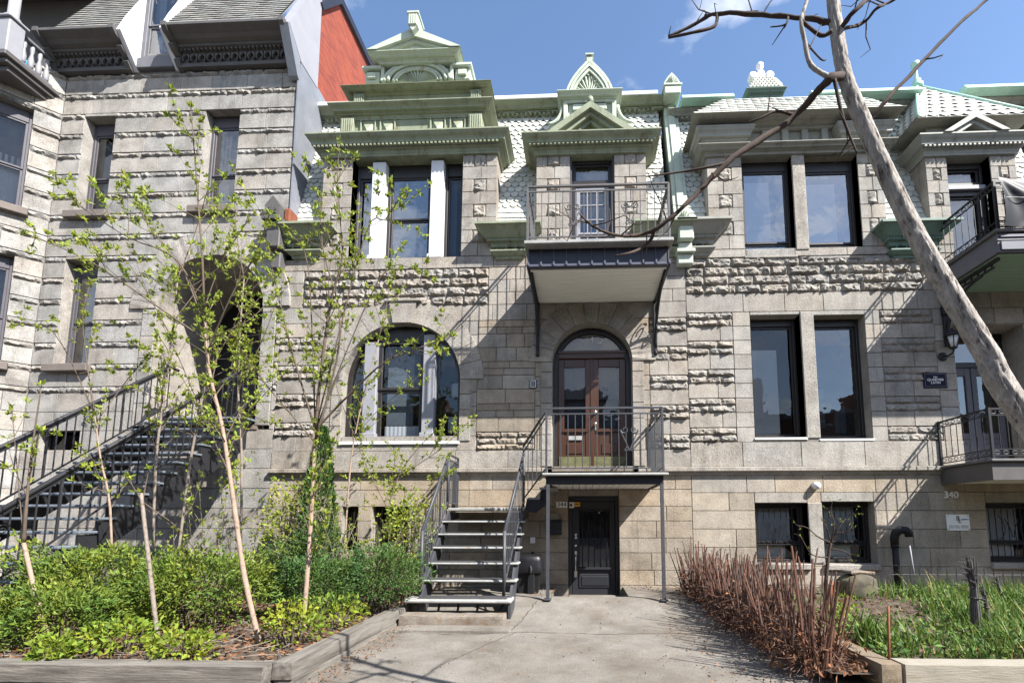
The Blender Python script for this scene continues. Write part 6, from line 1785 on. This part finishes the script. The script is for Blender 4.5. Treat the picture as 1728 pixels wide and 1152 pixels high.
# conifer at the wall
random.seed(5)
p0 = U(540,920,-1.2); o = thing('conifer', (-4.75, -1.2, .15), 'narrow dark green conifer against the wall behind the pale forked trunk', 'conifer')
L_ = MB(); z1 = uz(543,722,-1.2)
for k in range(5200):
    t = random.random()**1.25; z = .3+(z1-.3)*t; r = .40*(1-t)**.7*(1+.25*noise.noise(Vector((z*3, k*.0007, 1))))+.03; a = random.uniform(0, 6.28); r *= random.uniform(.55, 1)**.5
    p = Vector((-4.75+r*math.cos(a), -1.2+r*math.sin(a), z)); L_.col = lcol(.45, .1)
    leaf(L_, p, Vector((math.cos(a)*.5, math.sin(a)*.5, .9))+rv(.4), .075, .035)
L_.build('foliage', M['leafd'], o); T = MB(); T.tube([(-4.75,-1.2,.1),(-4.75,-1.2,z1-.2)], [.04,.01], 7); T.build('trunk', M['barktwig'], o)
# dead leaves and twigs on the soil
random.seed(9); L_ = MB()
def scatter(n, x0, x1, y0, y1, s, zf):
    for _ in range(n):
        x, y = random.uniform(x0, x1), random.uniform(y0, y1); L_.col = lcol(.5, .2)
        leaf(L_, Vector((x, y, zf(x, y)+.012+random.uniform(0,.02))), Vector((random.uniform(-1,1), random.uniform(-1,1), random.uniform(-.1,.35))), s*random.uniform(.6,1.3), s*.6)
scatter(5200, -8, -2.9, -5.05, -.3, .06, bed_z); scatter(900, 2.3, 2.75, -4.9, -.8, .06, bed_z); scatter(900, 3.2, 6.5, -4.5, -.5, .05, bed_z)
scatter(260, -2.66, -2.35, -5.1, -2.8, .03, drive_z); scatter(120, -.9, -.5, -1.3, -.1, .03, drive_z); scatter(90, .9, 2.0, -.5, -.05, .035, drive_z); scatter(700, -2.6, 2.0, -5.2, -1.3, .010, drive_z)
scatter(150, -2.6, 2.2, -5.1, -1.4, .028, drive_z); scatter(160, 1.2, 2.1, -5.1, -1.4, .035, drive_z)
tag(L_.build('leaf_litter', M['deadleaf']), kind='stuff')
L_ = MB()
for _ in range(420):
    x, y = random.uniform(-7, -2.95), random.uniform(-5.0, -2.4); d = rv(); d.z = abs(d.z)*.25; p = Vector((x, y, bed_z(x,y)+.015)); l = random.uniform(.15,.5)
    L_.tube([p, p+d*l*.5+rv(.02), p+d*l], [.005,.004,.002], 4, cap=False)
tag(L_.build('fallen_twigs', M['barkgrey']), kind='stuff')

# ---- row of cut dry canes along the driveway
places = ['cut brown cane clump beside the slim landing post', 'second cane clump from the landing post along the driveway', 'third cane clump from the landing post, throwing spiky shadows', 'middle cane clump with the tallest sticks of the dry row',
          'red-brown cane clump before the budding bare bush', 'second dry cane clump from the timber corner', 'nearest cane clump spilling dead leaves at the timber corner']
for k in range(7):
    random.seed(200+k)
    y = -.95-.60*k; x = 2.08+.045*k+random.uniform(-.05,.05)
    o = thing('cane_clump', (x, y, .05), places[k], 'shrub', 'dry cane clumps along the driveway')
    c = MB(); zb = .04 if y < -2 else .18
    for _ in range(52):
        a = random.uniform(0, 6.28); r = random.uniform(0, .26); s = Vector((x+r*math.cos(a), y+r*1.1*math.sin(a), zb-.03)); h = random.uniform(.45, .95)*(1.15 if random.random() < .25 else 1)*(1+.03*k)
        t = Vector((math.cos(a)*r*.55, math.sin(a)*r*.55, 1)).normalized(); t = (t+Vector((random.gauss(0,.13), random.gauss(0,.13), 0)))
        e = s+t*h; m_ = s.lerp(e,.5)+rv(.018); rr = random.uniform(.006,.0135); c.col = lcol(.4,.15)
        c.tube([s, m_, e], [rr*1.1, rr, rr*.8], 5)
    for _ in range(210):
        a = random.uniform(0, 6.28); r = random.uniform(.05,.34); p = Vector((x+r*math.cos(a), y+r*math.sin(a), zb+random.uniform(0,.6)*random.random()**.5)); d = Vector((math.cos(a), math.sin(a), random.uniform(-.6,.8)))+rv(.7); l = random.uniform(.1,.32); c.col = lcol(.5,.2)
        c.tube([p, p+d.normalized()*l*.5+rv(.02), p+d.normalized()*l], [.0035,.003,.0015], 4, cap=False)
    c.build('canes', M['cane'], o)
    L_ = MB()
    for _ in range(330 if k < 6 else 420):
        a = random.uniform(0,6.28); r = random.uniform(.05,.36 if k < 6 else .5); L_.col = lcol(.5,.2)
        leaf(L_, Vector((x+r*math.cos(a), y+r*math.sin(a), zb+.02+abs(random.gauss(0,.22)))), rv()+Vector((0,0,-.4)), random.uniform(.04,.09), .035)
    L_.build('dead_leaves', M['deadleaf'], o)

# ---- garden right of the canes
random.seed(77)
L_ = MB()
def blade(mb, p, h, w_, lean, bend=.4):
    a = random.uniform(0, 6.28); d = Vector((math.cos(a), math.sin(a), 0)); s = Vector((-d.y, d.x, 0))*w_/2
    vs = []
    for k in range(4):
        t = k/3; q = p+Vector((0,0,h*t*(1-.25*bend*t)))+d*(lean*h*t*t); ww = (1-t**1.6)
        vs += [q-s*ww, q+s*ww] if k < 3 else [q]
    mb.add(vs, [(0,1,3,2),(2,3,5,4),(4,5,6)])
def gden(x, y):
    bare = min(1, 1.25*math.exp(-(((x-4.25)/.95)**4+((y+1.9)/1.35)**4)))
    edge = min(1, max(0, (-.5-y)/.5))
    return (1-.97*bare)*edge*max(.06, .62+1.1*noise.noise(Vector((x*2.3, y*2.3, 9))))*(1 if x > 3.6 or y < -3.2 else .35)
n = 0
while n < 6600:
    x, y = random.uniform(2.98, 8.6), random.uniform(-4.72, -.5)
    if random.random() > gden(x, y): continue
    L_.col = tuple(c*(1+.5*noise.noise(Vector((x*2.1, y*2.1, 5)))) for c in lcol(.45, .22)); n += 1
    if random.random() < .09: L_.col = (3.2, 1.5, 2.2)
    hh = random.uniform(.10, .40)*(.92 if x > 4.6 else .6)*(1+1.0*noise.noise(Vector((x*2.3, y*2.3, 9))))
    blade(L_, Vector((x, y, bed_z(x,y)-.01)), hh, random.uniform(.008,.02), random.uniform(.1,.7))
n = 0
while n < 6800:
    x, y = random.uniform(2.98, 8.6), random.uniform(-4.72, -.5)
    if random.random() > gden(x, y): continue
    L_.col = lcol(.4, .2); n += 1
    leaf(L_, Vector((x, y, bed_z(x,y)+random.uniform(.02,.16))), rv()+Vector((0,0,.5)), random.uniform(.04,.11), random.uniform(.025,.05))
tag(L_.build('grass', M['grass']), kind='stuff')
G3 = 'strap-leaved clumps in the grass bed'
for k, (px, py, n, h, lab) in enumerate([(1462,1075,46,.42,'bright green strap-leaved clump left of the thin rusty stake'), (1500,1080,30,.36,'fresh broad-leaved green clump right beside the thin rusty stake'), (1545,1070,16,.28,'small blue-green strap clump in the middle of the grass bed'),
        (1620,1040,34,.38,'green strap clump at the foot of the tied grey stalks'), (1440,1010,18,.25,'little green strap clump below the boulder')]):
    random.seed(300+k); p = UZ(px, py, .2); o = MB()
    for _ in range(n):
        o.col = lcol(.3,.12); blade(o, Vector((p.x+random.gauss(0,.06), p.y+random.gauss(0,.06), .1)), h*random.uniform(.6,1.15), random.uniform(.025,.045), random.uniform(.1,.55))
    tag(o.build('iris_clump', M['grass'], None, (p.x, p.y, .1)), lab, 'plant', G3)
random.seed(78); L_ = MB()
for _ in range(420):
    p = UZ(random.gauss(1420,16), random.gauss(1025,18), .2); L_.col = lcol(.3,.1); leaf(L_, p+Vector((0,0,random.uniform(-.05,.08))), rv()+Vector((0,0,.6)), .05, .035)
tag(L_.build('ground_cover', M['leafb'], None, (3.4,-3,.15)), kind='stuff')
# boulder, edging, stakes
c = MB(); c.smooth = True; p = U(1445,985,-1.0); n, m_ = 28, 16; vs = []
for j in range(m_+1):
    for i in range(n):
        a, b = 2*math.pi*i/n, math.pi*j/m_
        d = Vector((math.sin(b)*math.cos(a), math.sin(b)*math.sin(a), math.cos(b)))
        d = Vector((math.copysign(abs(d.x)**.7, d.x), math.copysign(abs(d.y)**.7, d.y), math.copysign(abs(d.z)**.65, d.z)))
        f = 1+.14*noise.noise(d*2.1+Vector((3,0,0)))+.06*noise.noise(d*6)
        vs.append((p.x+.30*d.x*f, -1.0+.26*d.y*f, .34+.24*d.z*f+.03*d.x))
c.add(vs, [(j*n+i, (j+1)*n+i, (j+1)*n+(i+1)%n, j*n+(i+1)%n) for j in range(m_) for i in range(n)])
tag(c.build('boulder', M['boulder'], None, (p.x, -1.0, .12)), 'squat brown boulder in front of the basement windows', 'boulder')
c = MB(); c.M = Matrix.Translation((p.x+.05, -.95, .585)) @ Matrix.Rotation(R(12), 4, 'Z') @ Matrix.Rotation(R(4), 4, 'Y'); rugged_box(c, -.24, .26, -.14, .14, 0, .05, (10,5,2), .015); c.M = None
tag(c.build('flat_stone', M['concrete2'], None, (p.x, -.95, .585)), 'flat grey stone lying on top of the boulder', 'stone')
c = MB(); rugged_box(c, 4.9, 6.4, -.62, -.45, .1, .26, (30,4,4), .01); tag(c.build('garden_edging', M['concrete2'], None, (5.6,-.5,.1)), 'low concrete edging strip at the back of the grass bed', 'edging')
for k in range(3):
    c = MB(); c.M = Matrix.Translation((5.78+.22*k, -.95-.05*k, .16)) @ Matrix.Rotation(R(20+14*k), 4, 'Z') @ Matrix.Rotation(R(15), 4, 'X'); rugged_box(c, -.1, .1, -.05, .05, -.05, .08, (5,3,3), .008); c.M = None
    tag(c.build('brick', M['concrete2'], None, (5.78+.22*k, -.95-.05*k, .12)), ['loose grey brick nearest the boulder, tilted by the edging strip', 'middle loose grey brick of three by the edging strip', 'loose grey brick farthest from the boulder, by the edging strip'][k], 'brick', 'loose bricks by the edging')
def stick(name, a, b, r, mt, label, cat):
    c = MB(); c.tube([a, Vector(a).lerp(Vector(b), .5)+rv(.004), b], r, 7); return tag(c.build(name, M[mt], None, a), label, cat)
p = UZ(1402,1072,.15); stick('rusty_stake', (p.x, p.y, .1), U(1403,980,p.y), .016, 'rust', 'thick rusty stake at the tan timber by the yellow ground cover', 'stake')
p = UZ(1499,1112,.2); stick('rusty_stake', (p.x, p.y, .1), U(1499,1022,p.y), .012, 'rust', 'thin rusty stake standing in the grass near the pale timber', 'stake')
stick('white_stick', U(1543,972,-.6), U(1535,920,-.5), .014, 'greypaint', 'thin pale stick leaning on the dark wall behind the grass', 'stick')
G4 = 'tied dry stalks in the grass'
for k, (px, y0, y1, n, rr, lab) in enumerate([(1648,1062,940,46,.055,'tall tied bundle of grey dry stalks rising from the grass'), (1668,1050,985,20,.03,'shorter grey stalk bundle just behind the tall tied one'), (1692,1020,970,14,.025,'small grey stalk tuft under the barred window')]):
    random.seed(400+k); p = UZ(px, y0, .2); top = U(px-8, y1, p.y); b0 = Vector((p.x, p.y, .1)); c = MB()
    for _ in range(n):
        a = random.uniform(0,6.28); r = rr*random.random()**.5; e = b0.lerp(top, random.uniform(.6,1.05))
        q = b0+Vector((r*math.cos(a), r*math.sin(a), 0)); f = e+Vector((math.cos(a)*r*1.1-.02, math.sin(a)*r*1.1, 0)); m1 = b0.lerp(top,.62)+Vector((r*.6*math.cos(a), r*.6*math.sin(a), 0)); c.tube([q, m1, f, f+Vector((math.cos(a)*.03-.05, math.sin(a)*.03, .01))], [.008,.007,.005,.003], 4)
    c.tube([b0.lerp(top,.5)+Vector((rr*1.05*math.cos(t*.8), rr*1.05*math.sin(t*.8), 0)) for t in range(9)], .008, 5)
    tag(c.build('stalk_bundle', M['greystalk'], None, b0), lab, 'dry stalks', G4)
# wire border fence against the wall
o = thing('wire_fence', (6.6, -.75, .15), 'low looped wire border fence at the back of the grass bed', 'fence'); c = MB()
for k in range(18):
    x = 5.6+.16*k; c.tube([(x+.075*math.cos(math.pi*t/8), -.75, .62+.10*math.sin(math.pi*t/8)) for t in range(9)], .0025, 4)
    for s in (-.075, .075): c.tube([(x+s, -.75, .1), (x+s, -.75, .62)], .0025, 4)
for z in (.3, .55): c.tube([(5.5,-.745,z),(8.5,-.745,z)], .004, 4)
c.build('wire_loops', M['iron'], o)
o = thing('picket_fence', (2.95, -1.0, .2), 'short dark picket fence piece behind the dry canes', 'fence')
for k in range(5):
    c = MB(); x = 2.72+.1*k; c.bbox(x-.025, x+.025, -1.0, -.98, .15, .78+.03*(k%2), .006); c.build('picket', M['darktrim'], o)
c = MB(); c.bbox(2.68, 3.16, -.979, -.96, .35, .39, .004); c.bbox(2.68, 3.16, -.979, -.96, .62, .66, .004); c.build('rail', M['darktrim'], o)
# bare budding bush
random.seed(88); P = Plant(); Yb = -3.1
t = [U(1392,1050,Yb), U(1393,990,Yb), U(1398,940,Yb), U(1402,915,Yb)]; t[0].z = .1
o = thing('bare_bush', t[0], 'bare crooked bush with a few buds in front of the paired basement windows', 'bush')
P.limb(t, .028, .018)
for br in ([(1402,915),(1415,890),(1430,872),(1440,865)], [(1402,915),(1380,905),(1362,890),(1345,886)], [(1398,940),(1370,935),(1352,905)], [(1402,918),(1408,885),(1402,862),(1405,845)], [(1400,925),(1425,930),(1436,938)], [(1410,900),(1432,895),(1440,880)], [(1402,915),(1395,890),(1385,872)]):
    l = P.limb(PX(br, Yb, .3, 3), .011, .004, True)
    for i in range(3, len(l)):
        if random.random() < .5: P.shoot(l[i], (l[i]-l[i-1]).normalized()+rv(.9), random.uniform(.05,.14), .004, .5, .022, 0, ncl=2)
P.w.build('trunk', M['barkdark'], o); P.t.build('branches', M['barkdark'], o); P.l.build('foliage', M['leafy'], o)

# ================================================================== the leaning street tree
YT = -7.0
o = thing('street_tree', (3.75, -7.0, -.09), 'leaning bare street tree with furrowed grey trunk crossing the house with paired windows', 'tree')
T = MB(); px = [(1728,702),(1662,592),(1600,490),(1545,395),(1492,285),(1452,195),(1426,130),(1413,60),(1403,-30),(1392,-160),(1380,-300)]
pts = [Vector((3.75,-7.0,-.1)), Vector((3.2,-7.0,.75))] + [U(x, y, YT) for x, y in px]
rs = [.085,.07,.058,.054,.050,.046,.042,.039,.037,.035,.032,.03,.028]
fine = []; fr = []
for i in range(len(pts)-1):
    p0, p1, p2, p3 = pts[max(i-1,0)], pts[i], pts[i+1], pts[min(i+2, len(pts)-1)]
    for k in range(26):
        t = k/26; fine.append(0.5*((2*p1)+(p2-p0)*t+(2*p0-5*p1+4*p2-p3)*t*t+(3*p1-p0-3*p2+p3)*t**3)); fr.append(rs[i]+(rs[i+1]-rs[i])*t)
T.smooth = True; vs = []; n_ = 44; fs = []
for i, p in enumerate(fine):
    d = (fine[min(i+1, len(fine)-1)]-fine[max(i-1, 0)]).normalized(); s1 = d.cross(Vector((0,1,0))).normalized(); s2 = d.cross(s1)
    for k in range(n_):
        a = 2*math.pi*k/n_; q = Vector((math.cos(a)*4.2, math.sin(a)*4.2, i*.085))
        rg = abs(noise.noise(q+Vector((0,0,.6*noise.noise(q*.8)))))
        f = fr[i]*(1+.19*(min(rg*4.0, 1)-.6)+.06*noise.noise(q*.3)+.05*noise.noise(q*4))
        vs.append(p+(s1*math.cos(a)+s2*math.sin(a))*f)
for i in range(len(fine)-1):
    for k in range(n_): fs.append((i*n_+k, i*n_+(k+1)%n_, (i+1)*n_+(k+1)%n_, (i+1)*n_+k))
T.add(vs, fs)
T.build('trunk', M['barktree'], o)
def tb(lst, r0, r1, seed, n=9, mt='barkdark', twigs=0):
    P = Plant(); random.seed(seed)
    p = PX(lst, YT, .22, seed); p[0] = min(fine, key=lambda q: (q-p[0]).length) if twigs >= 0 else p[0]
    out = []
    for i in range(len(p)-1):
        p0, p1, p2, p3 = p[max(i-1,0)], p[i], p[i+1], p[min(i+2, len(p)-1)]
        for k in range(5):
            t = k/5; out.append(0.5*((2*p1)+(p2-p0)*t+(2*p0-5*p1+4*p2-p3)*t*t+(3*p1-p0-3*p2+p3)*t**3)+rv(.004))
    out.append(p[-1]); m_ = len(out)-1
    c = MB(); c.tube(out, [(r0+(r1-r0)*i/m_)*(1+random.uniform(-.12,.16)) for i in range(m_+1)], n, bump=.18)
    for k in range(abs(twigs)):
        i = random.randint(m_//3, m_); d = rv(); d.y *= .5; q = out[i]; l = random.uniform(.08,.28); c.tube([q, q+d.normalized()*l*.4+rv(.015), q+d.normalized()*l*.75+rv(.03), q+d.normalized()*l+rv(.05)], [.0048,.0036,.0026,.0012], 5)
    b = c.build('branch', M[mt], o); return out
b1 = tb([(1428,128),(1400,133),(1370,165),(1330,205),(1240,264),(1190,312),(1150,352),(1110,385),(1080,396),(1040,396),(1000,381),(978,360)], .023, .0045, 1, twigs=15)
def tb2(parent, lst, r0, r1, seed, mt='barkdark', twigs=0):
    random.seed(seed); s = U(*lst[0], YT); st = min(parent, key=lambda q: abs(q.x-s.x)+abs(q.z-s.z)); Y = st.y
    rs_ = random.Random(seed); p = [st] + [U(x, y, Y+rs_.uniform(-.05,.05)) for x, y in lst[1:]]
    P = Plant(); out = P.limb(p, r0, r1, n=7)
    for k in range(twigs):
        i = random.randint(len(out)//4, len(out)-1); d = rv(); d.y *= .5; l = random.uniform(.05,.16); P.w.tube([out[i], out[i]+d.normalized()*l], [.005,.002], 5)
    P.w.build('branch', M[mt], o); return out
tb2(b1, [(1108,386),(1098,405),(1080,420),(1058,428),(1038,432)], .012, .005, 2)
tb2(b1, [(1228,272),(1190,283),(1150,290),(1090,298)], .009, .004, 3)
tb2(b1, [(1350,185),(1310,188),(1282,200),(1262,207)], .010, .004, 4, twigs=3)
b2 = tb([(1405,42),(1370,32),(1300,26),(1232,22),(1190,27)], .016, .010, 5, twigs=8)
tb2(b2, [(1190,27),(1165,45),(1128,62)], .012, .008, 6, twigs=2)
tb2(b2, [(1228,24),(1205,45),(1170,55),(1128,64)], .012, .008, 7)
tb2(b2, [(1340,30),(1325,42),(1300,46)], .008, .003, 8, twigs=2)
b3 = tb2(b1, [(1388,145),(1368,110),(1358,70),(1352,35),(1362,0),(1375,-60)], .014, .009, 9, 'barktree', 3)
tb2(b3, [(1362,72),(1385,60),(1404,52)], .010, .012, 10)
tb2(b3, [(1366,95),(1385,100),(1394,101)], .006, .003, 11)
tb2(b1, [(1396,148),(1420,190),(1435,232),(1446,258)], .011, .005, 12, twigs=4)
tb([(1462,212),(1500,165),(1560,100),(1622,38),(1665,0),(1720,-60)], .0105, .009, 13, twigs=2)
tb([(1420,52),(1442,20),(1470,-10),(1500,-60)], .015, .010, 14, twigs=3)
tb([(1425,50),(1455,40),(1480,15),(1500,5),(1540,-20)], .010, .006, 15, twigs=3)

# ================================================================== brick row across the street, seen only in the window panes
o = thing('opposite_row', (0, -29, -.2), 'brick row houses on the far side of the street, mirrored in the window panes', 'houses')
o['kind'] = 'structure'
M['oppbrick'] = mat('brown_brick', (.16, .085, .06), .9, .25, 3)
c = MB(); c.box(-60, 60, -35, -29, -.2, 10.2)
for k in range(9): c.box(-56+13*k, -50+13*k, -30, -28.2, 10.2, 11.6+(k % 3)*.7)
c.build('wall', M['oppbrick'], o)
c = MB()
for k in range(34):
    for z in (1.0, 4.4, 7.6): c.box(-57+3.4*k, -55.6+3.4*k, -29.0, -28.95, z, z+2.1)
c.build('window_panes', M['frame_d'], o)
c = MB()
for k in range(34):
    for z in (.85, 4.25, 7.45): c.box(-57.1+3.4*k, -55.5+3.4*k, -28.99, -28.85, z, z+.14)
c.box(-60, 60, -29.0, -28.6, 9.9, 10.25)
c.build('window_sills', M['greypaint'], o)
